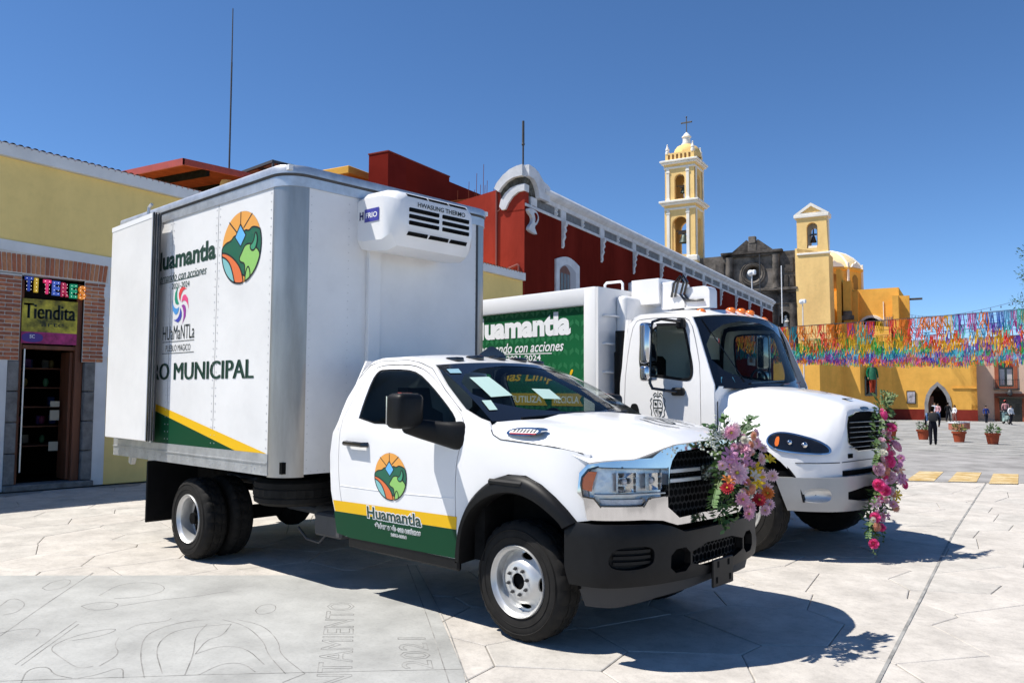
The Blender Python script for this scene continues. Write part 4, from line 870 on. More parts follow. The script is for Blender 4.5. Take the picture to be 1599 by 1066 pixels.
for sd in (-1, 1):
    fn = cab_s(sd)
    m = MB(); m.sheet(CAB, fn, [inset(GD, -.005 * sg2)], .1, .02); m.build('cab_side', white, gt)
    m = MB(); m.sheet(inset(GD, .005 * sg2), fn, [GW], .1, .03); dr = m.build('cab_door', white, gt)
    m = MB(); m.sheet(inset(GD, -.03 * sg2), fn, [inset(GD, .03 * sg2)], .08, 0, .035); m.build('door_jamb', darkm, gt)
    m = MB(); m.sheet(GW, fn, (), .2, 0, .012); m.build('side_window', glassd, gt)
    ar = sum(a[0] * b[1] - b[0] * a[1] for a, b in zip(GW, GW[1:] + GW[:1])); g3 = -1 if ar > 0 else 1
    m = MB(); m.sheet(inset(GW, -.012 * g3), fn, [inset(GW, .022 * g3)], .06, 0, -.004); m.build('window_seal', blackp, dr)
    m = MB(); m.prism(chaikin([(-1.40, 1.36), (-1.41, 1.55), (-1.33, 1.57), (-1.29, 1.52), (-1.28, 1.36)], 2), lambda u, v, d: fn(u, v, -d), 0, .012); m.build('door_handle', blackp, dr)
    cf = fn if sd < 0 else (lambda u, v, w: fn(-2.03 - u, v, w))
    crest('door_crest', dr, cf, -1.015, 1.555, .115, .155)
    m = MB(); m.tube([fn(-.70, 2.50, -.02), fn(-.70, 2.50, -.10), fn(-.80, 2.52, -.30), fn(-.93, 2.50, -.28), fn(-.94, 2.42, -.30), fn(-.94, 1.80, -.26), fn(-.92, 1.74, -.24), fn(-.72, 1.70, -.06), fn(-.70, 1.70, -.01)], .018, 8); ma = m.build('mirror_bracket', gloss_black, gt)
    m = MB(); m.box(-.76, -.66, sd * 1.03, sd * 1.12, 2.42, 2.54, .02); m.build('bracket_foot', blackp, ma); m = MB(); m.box(-.80, -.64, sd * 1.09, sd * 1.17, 1.66, 1.75, .02); m.build('bracket_foot', blackp, ma)
    for z0, z1, w_ in ((2.02, 2.49, .10), (1.82, 2.00, .10)):
        m = MB(); m.box(-1.055, -.93, sd * 1.20, sd * 1.42, z0, z1, .04, 3); m.build('mirror', chrome, gt, 50)
# roof and back
m = MB(); rings = []
for x, ze, yw, zc in ((-1.50, 2.45, 1.03, 2.5), (-1.46, 2.56, 1.02, 2.63), (-1.34, 2.625, 1.0, 2.70), (-.95, 2.63, .995, 2.715), (-.72, 2.615, .99, 2.69), (-.60, 2.555, 1.01, 2.62)):
    rings.append([(x + (.13 * (1 - abs(-1 + k / 8) ** 2) if x > -.8 else 0), (-1 + k / 8) * yw, ze + (zc - ze) * (1 - abs(-1 + k / 8) ** 2.5)) for k in range(17)])
m.loft(rings, False); m.build('cab_roof', white, gt, 60)
m = MB(); m.prism([(-1.09, .62), (1.09, .62), (1.09, 1.9), (1.0, 2.58), (-1.0, 2.58), (-1.09, 1.9)], YZ(-1.56), 0, .04); m.build('cab_back', white, gt, 0)
m = MB(); m.prism([(-1.09, .64), (1.09, .64), (1.09, 1.70), (1.0, 1.765), (-1.0, 1.765), (-1.09, 1.70)], YZ(-.275), 0, .012); m.build('cowl_panel', white, gt, 0)
m = MB(); m.box(-1.5, -.34, -1.04, 1.04, .9, 1.0); m.box(-.62, -.33, -1.0, 1.0, 1.3, 1.70, .05); m.box(-1.5, -.95, -.9, -.4, 1.0, 1.45, .05); m.box(-1.52, -1.36, -.9, -.4, 1.4, 2.15, .05); m.box(-1.5, -.95, .4, .9, 1.0, 1.45, .05); m.box(-1.52, -1.36, .4, .9, 1.4, 2.15, .05); m.build('cab_interior', darkm, gt)
def gws(s, t, o=0):
    q = 1 - abs(s) ** 2.4
    b = Vector((-.31 + .22 * q, s * 1.0, 1.765)); tp = Vector((-.60 + .13 * q, s * .985, 2.545 + .06 * q)); p = b.lerp(tp, t)
    return (p.x + o * .93, p.y, p.z + o * .36)
m = MB(); m.loft([[gws(-1 + k / 12, t / 6) for k in range(25)] for t in range(7)], False); gw = m.build('windscreen', glass, gt, 60)
m = MB(); m.sheet([(-1, -.03), (1, -.03), (1, 1.0), (-1, 1.0)], lambda u, v, d: gws(u, v, .004), [chaikin([(-.955, .05), (.955, .05), (.945, .93), (-.945, .93)], 2)], .1); m.build('windscreen_seal', gloss_black, gw)
m = MB(); m.add([gws(u, v, .004) for u, v in ((-.93, .05), (-.75, .05), (-.76, .13), (-.91, .13))], [(0, 1, 2, 3)]); m.build('windscreen_sticker', mat('sticker_aqua', (.12, .35, .45), .5), gw, 0)
m = MB(); m.tube([gws(-.9, .97, .01), gws(-.62, .06, .012)], .006, 5); m.tube([gws(-.55, .04, .02), gws(.15, .08, .02)], .011, 5); m.tube([gws(.1, .03, .02), gws(.8, .07, .02)], .011, 5); m.build('wiper', gloss_black, gw)
m = MB(); m.tube([(-.62, .5 + .22 * math.cos(a), 1.80 + .19 * math.sin(a)) for a in [k * math.pi / 10 for k in range(21)]], .016, 6); m.build('steering_wheel', blackp, gt)
for y in (-.72, -.22, 0, .22, .72):
    m = MB(); m.ball((-.57 - .20 * y * y, y, 2.685 - .10 * y * y), (.07, .05, .045), 10, 6); m.build('roof_marker_lamp', orange_l, gt)
m = MB(); m.tube([(-.5, .9, 2.6), (-.5, .9, 3.35)], .006, 5); m.build('whip_aerial', whited, gt)
# bonnet: cross-sections closed underneath, wheel arches cut out of it
HS = [(-.29, [(0, 1.785), (.30, 1.782), (.52, 1.775), (.72, 1.75), (.88, 1.70), (.99, 1.60), (1.05, 1.44), (1.08, 1.2), (1.085, .86)]),
      (-.05, [(0, 1.765), (.30, 1.762), (.50, 1.75), (.68, 1.71), (.84, 1.62), (.98, 1.50), (1.08, 1.38), (1.115, 1.2), (1.115, .86)]),
      (.22, [(0, 1.735), (.30, 1.73), (.47, 1.715), (.63, 1.65), (.78, 1.54), (.96, 1.43), (1.10, 1.33), (1.15, 1.18), (1.15, .86)]),
      (.46, [(0, 1.69), (.30, 1.687), (.46, 1.67), (.58, 1.59), (.72, 1.47), (.90, 1.36), (1.06, 1.27), (1.12, 1.12), (1.125, .84)]),
      (.66, [(0, 1.645), (.30, 1.64), (.46, 1.625), (.55, 1.54), (.66, 1.41), (.80, 1.30), (.95, 1.20), (1.01, 1.06), (1.02, .82)]),
      (.80, [(0, 1.605), (.30, 1.60), (.46, 1.585), (.525, 1.50), (.60, 1.36), (.71, 1.24), (.82, 1.13), (.87, 1.02), (.88, .82)]),
      (.87, [(0, 1.57), (.30, 1.565), (.455, 1.55), (.51, 1.46), (.555, 1.33), (.62, 1.21), (.70, 1.11), (.74, 1.0), (.75, .82)]),
      (.905, [(0, 1.525), (.29, 1.52), (.44, 1.505), (.485, 1.43), (.52, 1.31), (.56, 1.19), (.60, 1.09), (.62, .98), (.63, .82)])]
def sec(x):
    xs = [h[0] for h in HS]; return [(interp(x, xs, [h[1][i][0] for h in HS]), interp(x, xs, [h[1][i][1] for h in HS])) for i in range(9)]
m = MB(); rings = []
xs_ = [-.29 + k * .04 for k in range(27)] + [.80, .82, .84, .86, .88, .895, .905]
for x in [x for x in xs_ if x <= .905]:
    p = chaikin(sec(x), 2, False); rings.append([(x, y, z) for y, z in p] + [(x, -y, z) for y, z in p[::-1]][:-1])
m.loft(rings, True, True); hme = m.mesh('bonnet', white, 0); ho = link('bonnet', hme, gt)
cut = MB(); cut.cyl((.0, -1.6, .50), (.0, -.52, .50), .70, n=40); cut.cyl((.0, .52, .50), (.0, 1.6, .50), .70, n=40); co = link('cutter', cut.mesh('cutter', darkm), gt)
bm_ = ho.modifiers.new('b', 'BOOLEAN'); bm_.operation = 'DIFFERENCE'; bm_.object = co; bm_.solver = 'EXACT'
nm = bpy.data.meshes.new_from_object(ho.evaluated_get(bpy.context.evaluated_depsgraph_get())); ho.modifiers.clear(); ho.data = nm; bpy.data.objects.remove(co)
nm.polygons.foreach_set('use_smooth', [True] * len(nm.polygons)); nm.set_sharp_from_angle(angle=R(38))
nm.materials.clear(); nm.materials.append(white); nm.materials.append(darkm)
for p in nm.polygons:
    p.material_index = 1 if abs(math.hypot(p.center.x, p.center.z - .5) - .70) < .02 and abs(p.normal.y) < .7 or abs(abs(p.center.y) - .52) < .01 and abs(p.normal.y) > .9 else 0
for sd in (-1, 1):
    m = MB(); rings = []
    for a in range(8, 175, 7):
        x, z = .70 * math.cos(R(a)), .50 + .70 * math.sin(R(a)); yb = interp(z, [.8, 1.1, 1.2], [1.10, 1.10, 1.12]) if x < .3 else 1.13 - (x - .3) * .28
        rings.append([(x * 1.025, sd * (yb - .02), .5 + (z - .5) * 1.025), (x * 1.018, sd * (yb + .012), .5 + (z - .5) * 1.018), (x, sd * (yb + .014), z), (x * .98, sd * (yb - .1), .5 + (z - .5) * .98)])
    m.loft(rings, False); m.build('wheel_arch_trim', blackp, gt)
m = MB(); m.text('ZEPHIR III', (-.16, .10, 1.405, 1.435), lambda u, v, w: (u, -(1.068 + (u + .2) * .10), v), .0); m.build('model_lettering', blackd, ho, 0)
bons = MB()
for L in ([(.15, .1), (.35, .05), (.45, .16), (.3, .24)], [(.2, -.1), (.4, -.14), (.5, -.04)], [(.1, .3), (.3, .33), (.5, .28)], [(.12, 0), (.3, -.03), (.52, .05)]):
    bons.ribbon(chaikin(L, 2, False), .018, lambda u, v, w: (u, v, sec(u)[0][1] - .03 * (abs(v) / .46) ** 3 + .006))
bons.build('bonnet_emblem', blackd, ho, 0)
m = MB(); m.box(.70, .78, -.10, -.02, 1.632, 1.640); m.build('bonnet_vent', darkm, ho, 0)
m = MB(); m.tube([(-.24, -1.082, 1.60), (-.235, -1.09, 1.45), (-.235, -1.10, 1.0)], .006, 5); m.build('bonnet_seam', darkm, ho)
m = MB(); m.tube([(x, -interp(.985, [q[1] for q in sec(x)][::-1], [q[0] for q in sec(x)][::-1]) - .001, .985) for x in [.62 + .02 * k for k in range(15)]], .005, 5); m.tube([(.906, y, .985) for y in (-.6, 0, .6)], .005, 5); m.build('bonnet_crease', greyplas, ho)
# grille, lamps, bumper
gf = lambda u, v, w: (.912 - w - (v - 1.1) * .02, u, v)
GO = chaikin([(-.43, 1.09), (.43, 1.09), (.455, 1.44), (.30, 1.465), (.22, 1.50), (-.22, 1.50), (-.30, 1.465), (-.455, 1.44)], 1)
m = MB(); m.prism(GO, gf, .02, -.004); g_ = m.build('grille', darkm, gt, 0)
m = MB(); m.prism([(u * 1.035, 1.28 + (v - 1.28) * 1.04) for u, v in GO], gf, .02, -.001); m.build('grille_rim', chrome, g_, 0)
for k in range(6):
    m = MB(); z = 1.125 + k * .052; m.box(.912, .930, -.425, .425, z, z + .009, .003); m.build('grille_slat', mat('slat_grey', (.30, .30, .30), .35, .8), g_)
m = MB(); m.prism(chaikin([(-.11, 1.512), (.11, 1.512), (.10, 1.552), (-.10, 1.552)], 2), lambda u, v, w: (.905 - w - (v - 1.5) * .35, u, v), .02, -.008); m.build('nose_badge', gloss_black, gt)
m = MB(); m.prism([(-.055, 1.02), (.055, 1.02), (.055, 1.065), (-.055, 1.065)], lambda u, v, w: (.908 - w, u - .40, v), .02, -.004); m.build('nose_vent', darkm, gt, 0)
def onhood(x, z):
    p = chaikin(sec(x), 2, False); zs = [q[1] for q in p][::-1]; ys = [q[0] for q in p][::-1]; return interp(z, zs, ys)
GH = chaikin([(.36, 1.16), (.345, 1.22), (.38, 1.275), (.46, 1.295), (.60, 1.265), (.74, 1.215), (.83, 1.155), (.855, 1.085), (.80, 1.075), (.66, 1.085), (.48, 1.105)], 2)
for sd in (-1, 1):
    hf = lambda u, v, w: (u + .012 - w * .3, sd * (onhood(u, v) + .012 - w), v)
    m = MB(); m.sheet(GH, hf, (), .05, .03); hh = m.build('headlight', gloss_black, gt, 60)
    m = MB(); m.ribbon(GH + [GH[0]], .014, lambda u, v, w: hf(u, v, -.003)); m.build('headlight_rim', chrome, hh, 0)
    m = MB(); m.sheet(chaikin([(.43, 1.155), (.43, 1.245), (.465, 1.25), (.47, 1.15)], 1), hf, (), .05, .01, -.006); m.build('turn_signal', orange_l, hh)
    for x, z, r_ in ((.55, 1.19, .030), (.67, 1.165, .034)):
        m = MB(); m.ball(hf(x, z, .01), r_, 12, 8); m.build('lamp', chrome, hh)
GB = [(1.02, 0), (1.015, .3), (.985, .6), (.90, .82), (.72, 1.02), (.50, 1.14), (.44, 1.16)]
gb0, gbs = curve(smoothc(GB)); e1_ = gbs(1.155)
bf = lambda s, z, w: gb0(s, z, w + max(0, .62 - z) * .12)
lampo = lambda k: chaikin([(k * gbs(.84), .60), (k * gbs(1.01), .595), (k * gbs(1.04), .66), (k * gbs(1.0), .735), (k * gbs(.85), .74), (k * gbs(.81), .67)], 2)
cen = chaikin([(-.62, .58), (.62, .58), (.62, .73), (-.62, .73)], 1)
m = MB(); m.sheet([(-e1_, .84), (-gbs(.7), .845), (0, .85), (gbs(.7), .845), (e1_, .84), (e1_ - .12, .51), (gbs(.8), .50), (0, .49), (-gbs(.8), .50), (-e1_ + .12, .51)], bf, [lampo(1), lampo(-1), cen], .06, .08); bu = m.build('front_bumper', mat('bumper_silver', (.36, .36, .36), .42, .4, noise=(3, .05)), gt, 40)
for k in (-1, 1):
    m = MB(); L = lampo(k); cx_, cz_ = sum(p[0] for p in L) / len(L), sum(p[1] for p in L) / len(L)
    m.loft([[bf(cx_ + (u - cx_) * q, cz_ + (v - cz_) * q, w) for u, v in L] for q, w in ((1.02, -.003), (.97, .004), (.8, .03), (.5, .045), (.05, .05))], True, False); m.build('fog_recess', steelp, bu)
m = MB(); m.sheet(cen, bf, (), .2, 0, .07); m.build('bumper_opening', darkm, bu)
m = MB(); m.sheet([(-e1_ + .02, .80), (e1_ - .02, .80), (e1_ - .02, .90), (-e1_ + .02, .90)], lambda s, z, w: gb0(s, z, .07), (), .1); m.build('bumper_gap', darkm, gt)
m = MB(); m.box(-6.8, .6, -.42, .42, .62, .86); m.box(-.25, .5, -.5, .5, .45, .9, .05); m.cyl((0, -.9, .5), (0, .9, .5), .07); m.build('chassis', darkm, gt)
m = MB(); m.box(-1.5, -.55, -1.12, -.75, .42, .85, .03); m.build('cab_step', steelp, gt)
for sd in (-1, 1):
    wheel(gt, (0, sd * 1.15, .505), sd, 'front', .505, .28, .29); wheel(gt, (-5.0, sd * 1.2, .505), sd, 'rear', .505, .28, .29)
# compactor body
xb, xr = -1.83, -7.4
m = MB(); m.box(xr, xb, -1.19, 1.19, 1.0, 2.965, 0); m.build('compactor_body', white, gt, 0)
gpan = lambda u, v, w: (u, -1.192 + w, v)
for sd in (-1, 1):
    m = MB(); m.box(xr, xb - .02, sd * 1.19, sd * 1.25, 2.775, 3.0, .02, 2); m.box(xb - .20, xb, sd * 1.188, sd * 1.252, 1.0, 2.998, .02, 2); m.box(xr, xb - .2, sd * 1.19, sd * 1.25, 1.0, 1.16, .02, 2); m.box(xr, xr + .2, sd * 1.188, sd * 1.252, 1.0, 2.998, .02, 2); m.build('side_frame', white, gt, 25)
m = MB(); m.add([gpan(u, v, 0) for u, v in ((xr + .2, 1.16), (xb - .2, 1.16), (xb - .2, 2.775), (xr + .2, 2.775))], [(0, 1, 2, 3)]); gp = m.build('green_panel', greenp, gt, 0)
leaf_g = mat('panel_pattern', (.012, .15, .05), .45)
m = MB()
for i in range(26):
    for j in range(9):
        u0, v0 = xb - .3 - i * .2, 1.26 + j * .18
        for q in (-1, 1): m.add([(u0 + q * .02, -1.1935, v0), (u0 + q * .09, -1.1935, v0 + .05), (u0 + q * .075, -1.1935, v0 + .10), (u0 + q * .02, -1.1935, v0 + .06)], [(0, 1, 2, 3)])
m.build('panel_pattern', leaf_g, gp, 0, kind='stuff')
tp_ = lambda u, v, w: (u, -1.1965 + w, v)
m = MB(); m.text('Huamantla', (-4.26, -2.29, 2.425, 2.735), tp_, .05); m.text('Gobernando con acciones', (-4.25, -2.41, 2.225, 2.365), tp_, .012, .3); m.ribbon([(-4.2, 2.205), (-3.6, 2.215), (-2.62, 2.20)], .012, lambda u, v, w: tp_(u, v, 0)); m.text('2021-2024', (-3.48, -2.82, 2.11, 2.19), tp_, .015); m.build('panel_lettering', whited, gp, 0)
m = MB(); m.text('\u00a1M\u00e1s Limpio!', (-3.72, -2.25, 1.80, 1.985), tp_, .02, .3); m.build('slogan_lettering', yellowd, gp, 0)
m = MB()
for a, b in ((-4.5, -3.62), (-3.50, -2.70), (-2.62, -2.08)): m.add([tp_(u, v, .001) for u, v in ((a, 1.52), (b, 1.52), (b - .06, 1.60), (b, 1.68), (a, 1.68))], [(0, 1, 2, 3, 4)])
m.build('slogan_ribbon', mat('ribbon_yellow', (.55, .36, .02), .5), gp, 0)
m = MB(); m.text('REDUCE', (-4.42, -3.75, 1.555, 1.645), tp_, .02); m.text('REUTILIZA', (-3.45, -2.80, 1.555, 1.645), tp_, .02); m.text('RECICLA', (-2.58, -2.15, 1.555, 1.645), tp_, .02); m.build('ribbon_lettering', whited, gp, 0)
# front wall of the body, ladder, pipes
m = MB(); m.prism([(-1.25, 1.0), (1.25, 1.0), (1.25, 2.99), (-1.25, 2.99)], YZ(xb + .001), 0, .04); m.build('front_wall', white, gt, 0)
m = MB(); m.box(xb + .04, xb + .20, -.92, .92, 1.0, 2.90, .05, 2); m.build('front_bulge', panelw, gt, 50)
for z in (2.64, 2.29, 1.94, 1.60):
    m = MB(); m.tube([(xb + .04, -1.17, z), (xb + .07, -1.15, z + .003), (xb + .10, -1.02, z), (xb + .10, -.76, z - .004), (xb + .05, -.72, z)], .014, 6); m.build('ladder_rung', white, gt)
m = MB(); m.tube([(-2.30, -.5, 2.96), (-2.30, -.5, 3.13), (-2.27, -.5, 3.155), (-2.03, -.5, 3.15), (-2.0, -.5, 3.12), (-2.0, -.5, 2.96)], .018, 8); m.box(-2.4, -1.9, -.6, -.4, 2.94, 2.985, .01); m.build('roof_handrail', white, gt)
m = MB(); m.tube([(-1.65, -.98, .9), (-1.65, -.98, 2.45)], .07, 12); m.box(-1.72, -1.60, -1.05, -.92, 1.2, 2.2, .02); m.build('exhaust_stack', blackp, gt)
m = MB(); m.prism([(-1.76, 2.80), (-1.34, 2.80), (-1.34, 3.115), (-1.76, 3.12)], XZ(-.62), 0, .35); m.build('hopper_guard', white, gt, 30)
m = MB(); m.box(-1.34, -1.16, -.58, -.2, 2.72, 3.06, .015); m.build('hopper_guard', white, gt)
m = MB(); m.loft([[(x, y, z) for y, z in ((-.6, 2.72), (.5, 2.72), (.5, 2.95 - k), (-.6, 2.95 - k))] for x, k in ((-1.2, 0), (-.95, .15))], True, True); m.v = [(x, min(y, -.3), z) for x, y, z in m.v]; m.build('hopper_ramp', panelw, gt, 30)
m = MB(); m.loft([[(x, y, z) for x, z in [(-.98, 2.70), (-.63, 2.70), (-.63, 2.90), (-.65, 2.94), (-.70, 2.96), (-.98, 2.96)]] for y in (-.60, -.44)], True, True); m.build('hydraulic_box', white, gt, 40)
for dx in (0, .05):
    m = MB(); m.tube([(-1.15 + dx, -.62, 2.86), (-1.08 + dx, -.66, 3.02), (-1.0 + dx, -.66, 3.10), (-.96 + dx, -.64, 3.02), (-1.02 + dx, -.62, 2.88), (-.95 + dx, -.62, 2.80), (-.70, -.62, 2.79)], .016, 6); m.build('hydraulic_hose', gloss_black, gt)
# ------------------------------------------------------------------ red building
A13 = R(13); E1 = Vector((math.cos(A13), math.sin(A13))); E2 = Vector((-math.sin(A13), math.cos(A13)))
def framed(o0, name, label, cat, s, t, z=0, group=None):
    """a thing on the town's grid, modelled in grid metres (s along, t deep)"""
    o = thing(name, label, cat, (o0[0] + E1.x * s + E2.x * t, o0[1] + E1.y * s + E2.y * t, z), A13, group); ORG[o.name] = (s, t, z); return o
C0 = (-11.65, 12.18)
redl = mat('red_plaster_sunlit', (.33, .045, .03), .9, scale=(1, 1, .3), grit=((1.2, .12),), noise=(.8, .25), bump=(13, .3, .01))  # building's red brightened: sunlight on the end wall put into the colour
redw = mat('red_plaster', (.15, .018, .012), .9, scale=(1, 1, .3), grit=((.6, .15), (5, .08)), noise=(.5, .32), bump=(13, .3, .01))  # same red darkened: shade of the long front put into the colour
wtrim = mat('white_trim', (.64, .65, .67), .8, noise=(2.5, .16), bump=(14, .3, .01))
mould = mat('blackened_plaster', (.12, .115, .10), .95, noise=(9, .6), bump=(20, .5, .02))
balm = mat('grey_panel', (.16, .165, .17), .7, noise=(5, .3))
red = framed(C0, 'red_building', 'long dark red building with white moulded cornice and curled parapet corner', 'building', 0, 0)
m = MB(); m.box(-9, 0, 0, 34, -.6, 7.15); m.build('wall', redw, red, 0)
m = MB(); m.box(-9, -.001, -.012, .0, -.6, 7.05); m.build('gable_wall', redl, red, 0)  # thin sheet over the end wall, carries the sun-brightened red
m = MB(); m.box(-9.0, -.02, .12, 33.9, 7.15, 7.5); m.build('parapet_back', balm, red, 0)
m = MB(); m.box(-.35, .03, .003, 34.05, 7.15, 7.24, .015); m.build('sill_moulding', wtrim, red)
m = MB()
m.loft([[(x, y, z) for x, z in ((-.35, 7.5), (.03, 7.5), (.06, 7.56), (.06, 7.62), (.16, 7.68), (.22, 7.76), (.22, 7.82), (.12, 7.88), (.05, 7.96), (-.25, 8.0), (-.35, 7.9))] for y in (.95, 34.1)], True, True); m.build('cornice', wtrim, red, 40)
y = .35
while y < 33.8:
    m = MB(); m.box(-.3, .035, y, y + (.36 if y > 1 else .36), 7.24, 7.5, .01); m.build('parapet_post', wtrim, red)
    if y + 1.55 < 33.6:
        m = MB(); m.box(-.3, .02, y + 1.6, y + 1.72, 7.24, 7.5, .01); m.lathe([(.03, 7.24), (.07, 7.31), (.03, 7.37), (.07, 7.43), (.03, 7.5)], (.02, y + 1.66, 0), n=8); m.build('baluster', wtrim, red)
    y += 3.115 if y > 1 else 2.0
br_ = MB()
br_.prism([(-.02, 0), (.16, 0), (.16, -.12), (.10, -.18), (.13, -.30), (.07, -.38), (.10, -.50), (.04, -.62), (.05, -.78), (-.02, -.88)], lambda u, v, d: (u, d, v), -.07, .07)
brm = br_.mesh('drop_bracket', wtrim)
for k in range(10):
    o = link('drop_bracket', brm, red); o.location = (.0, 2.5 + 3.115 * k, 7.15)
# curled parapet at the corner, on both faces
arc = [(1.15, 8.00), (.9, 8.04), (.72, 8.14), (.55, 8.25), (.3, 8.32), (0, 8.34)]
m = MB(); m.prism([(1.3, 7.5), (1.3, 7.95)] + arc + [(-.05, 8.34), (-.05, 8.0), (.25, 7.98), (.42, 7.88), (.55, 7.70), (.62, 7.5)], YZ(0), -.30, .17); cp_ = m.build('curled_parapet', wtrim, red, 0)
m = MB(); m.prism([(.62, 7.5), (.55, 7.70), (.42, 7.88), (.25, 7.98), (-.03, 8.0), (-.03, 7.75), (.2, 7.7), (.35, 7.5), (.42, 7.24), (.62, 7.24)], YZ(0), -.25, .03); m.build('parapet_stain', mould, red, 0)
earc = [(0, 8.34), (-.18, 8.32), (-.42, 8.25), (-.66, 8.10), (-.86, 7.90), (-.95, 7.74)]
inn_ = [(-.80, 7.62), (-.70, 7.75), (-.52, 7.90), (-.3, 7.99), (0, 8.01)]
m = MB(); m.prism(earc + inn_, XZ(0), -.17, .30); m.build('curled_parapet', wtrim, red, 0)
m = MB(); m.prism([(0, 8.01), (-.3, 7.99), (-.52, 7.90), (-.70, 7.75), (-.80, 7.60), (-.78, 7.42), (-.62, 7.58), (-.44, 7.70), (-.2, 7.76), (0, 7.78)], XZ(0), -.03, .25); m.build('parapet_stain', mould, red, 0)
m = MB(); m.prism([(.035, 7.79), (-.2, 7.77), (-.44, 7.71), (-.62, 7.58), (-.76, 7.40), (-.82, 7.20), (-.72, 7.08), (-.60, 7.10), (-.52, 7.26), (-.36, 7.45), (-.18, 7.56), (.035, 7.58)], XZ(0), -.09, .20); m.build('scroll_moulding', wtrim, red, 0)
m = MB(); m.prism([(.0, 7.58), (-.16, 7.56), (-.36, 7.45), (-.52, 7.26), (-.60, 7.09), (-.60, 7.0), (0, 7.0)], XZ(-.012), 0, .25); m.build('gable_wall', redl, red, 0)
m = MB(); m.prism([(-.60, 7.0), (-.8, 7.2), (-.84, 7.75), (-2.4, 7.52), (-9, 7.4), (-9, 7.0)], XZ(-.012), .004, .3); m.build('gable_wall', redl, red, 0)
m = MB(); m.prism(chaikin([(.06, 7.10), (.45, 7.10), (.62, 7.05), (.72, 6.9), (.62, 6.72), (.42, 6.6), (.55, 6.45), (.60, 6.38), (.08, 6.42), (.10, 6.55), (.30, 6.70), (.34, 6.86), (.06, 6.98)], 1), YZ(0), -.02, .10); m.build('corner_bracket', wtrim, red, 0)
m = MB(); m.prism(chaikin([(.38, 7.02), (.52, 7.0), (.60, 6.9), (.50, 6.76), (.44, 6.70), (.5, 6.86)], 2), YZ(.1), -.001, .03); m.build('bracket_curl', redw, red, 0)
wf_ = MB()
def arch2(u0, u1, z0, z1, n=8, rise=.18):
    return [(u0, z0), (u1, z0)] + [(u1 + (u0 - u1) * k / n, z1 - rise + rise * math.sin(math.pi * k / n)) for k in range(n + 1)]
for k in range(5):
    y0 = 1.95 + k * 6.23
    m = MB(); m.prism(arch2(y0, y0 + 1.72, 3.4, 6.05), YZ(0), -.05, .06); w_ = m.build('window', wtrim, red, 0)
    m = MB(); m.prism(arch2(y0 + .24, y0 + 1.42, 3.55, 5.80), YZ(.061), -.01, .003); m.build('window_reveal', mat('cream_reveal', (.42, .42, .44), .85), w_, 0)
    m = MB(); m.prism(arch2(y0 + .24, y0 + .98, 3.55, 5.74), YZ(.064), -.01, .004); sh = m.build('shutter', wood, w_, 0)
    for q in range(3):
        for h in range(3):
            m = MB(); m.box(.068, .072, y0 + .28 + q * .235, y0 + .46 + q * .235, 3.65 + h * .64, 4.2 + h * .64); m.build('pane', mat('old_glass', (.10, .09, .06), .25), w_, 0)
m = MB(); m.tube([(-.93, -.05, 7.9), (-.93, -.05, 5.32), (-.80, -.06, 5.24), (-.20, -.06, 5.42), (-.16, -.06, 5.38), (-.16, -.06, 5.0)], .035, 8); m.tube([(-.85, -.05, 7.75), (-.78, -.05, 7.5), (-.82, -.05, 7.1), (-.93, -.05, 7.05)], .02, 6); m.build('drain_pipe', mat('pipe_red', (.20, .05, .04), .6), red)
m = MB()
for k in range(60): m.box(-1.8 - rng.uniform(0, 2.2), -1.0 - rng.uniform(0, .6), .1, .4, 7.42, 7.5 + rng.uniform(0, .12))
m.build('roof_edging', mat('terracotta', (.42, .14, .05), .85, noise=(4, .3)), red, 0, kind='stuff')
rb = framed(C0, 'rebar_cluster', 'cluster of thin rusty reinforcement rods sticking up from the red building roof', 'metal rods', -1.8, .5, 7.4)
for k, (s, h) in enumerate(((-2.7, .5), (-2.35, .75), (-2.2, .5), (-2.0, .95), (-1.92, .6), (-1.82, .6), (-1.75, 1.2), (-1.68, .7), (-1.5, .45), (-1.25, .45))):
    m = MB(); m.cyl((s, .5 + .1 * (k % 3), 7.4), (s + .02, .5 + .1 * (k % 3), 7.55 + h), .010, .008, 5); m.build('rod', mat('rust', (.22, .07, .04), .8), rb)
ra = framed(C0, 'roof_aerial', 'grey aerial pole standing on the white curled parapet of the red building', 'antenna', 0, 0, 8.3)
m = MB(); m.cyl((-.06, .0, 8.25), (-.06, .0, 9.0), .028); m.cyl((-.06, 0, 9.0), (-.06, 0, 9.68), .040, .036); m.ball((-.06, 0, 8.98), (.05, .05, .05)); m.build('mast', greyplas, ra)
tb = framed(C0, 'firewall_block', 'tall dark red plain wall block rising behind the box truck roof', 'building', -4, -2.2)
m = MB(); m.box(-4.75, -4, -1.35, 1.95, 0, 8.99); m.box(-4.68, -4.02, 1.95, 9, 0, 8.85); m.build('wall', mat('red_plaster_mid', (.17, .02, .014), .9, noise=(.9, .15)), tb, 0)
m = MB(); m.box(-4.0, -3.995, -1.35, -.45, 3, 8.95); m.build('dark_patch', mat('red_plaster_dark', (.16, .02, .016), .9, noise=(1, .2)), tb, 0)
m = MB(); m.box(-4.77, -3.98, -1.37, 1.97, 8.99, 9.03); m.build('coping', mat('coping_red', (.22, .05, .04), .9), tb, 0)
oc = mat('ochre_plaster', (.74, .42, .09), .85, noise=(.6, .12), bump=(13, .25, .01))
ob_ = thing('ochre_house', 'sunlit orange house top with overhanging cornice left of the red wall block', 'building', (-17.5, 10, 0), A13)
m = MB(); m.box(-8, 0, 0, 6, 0, 8.2); m.build('wall', oc, ob_, 0)
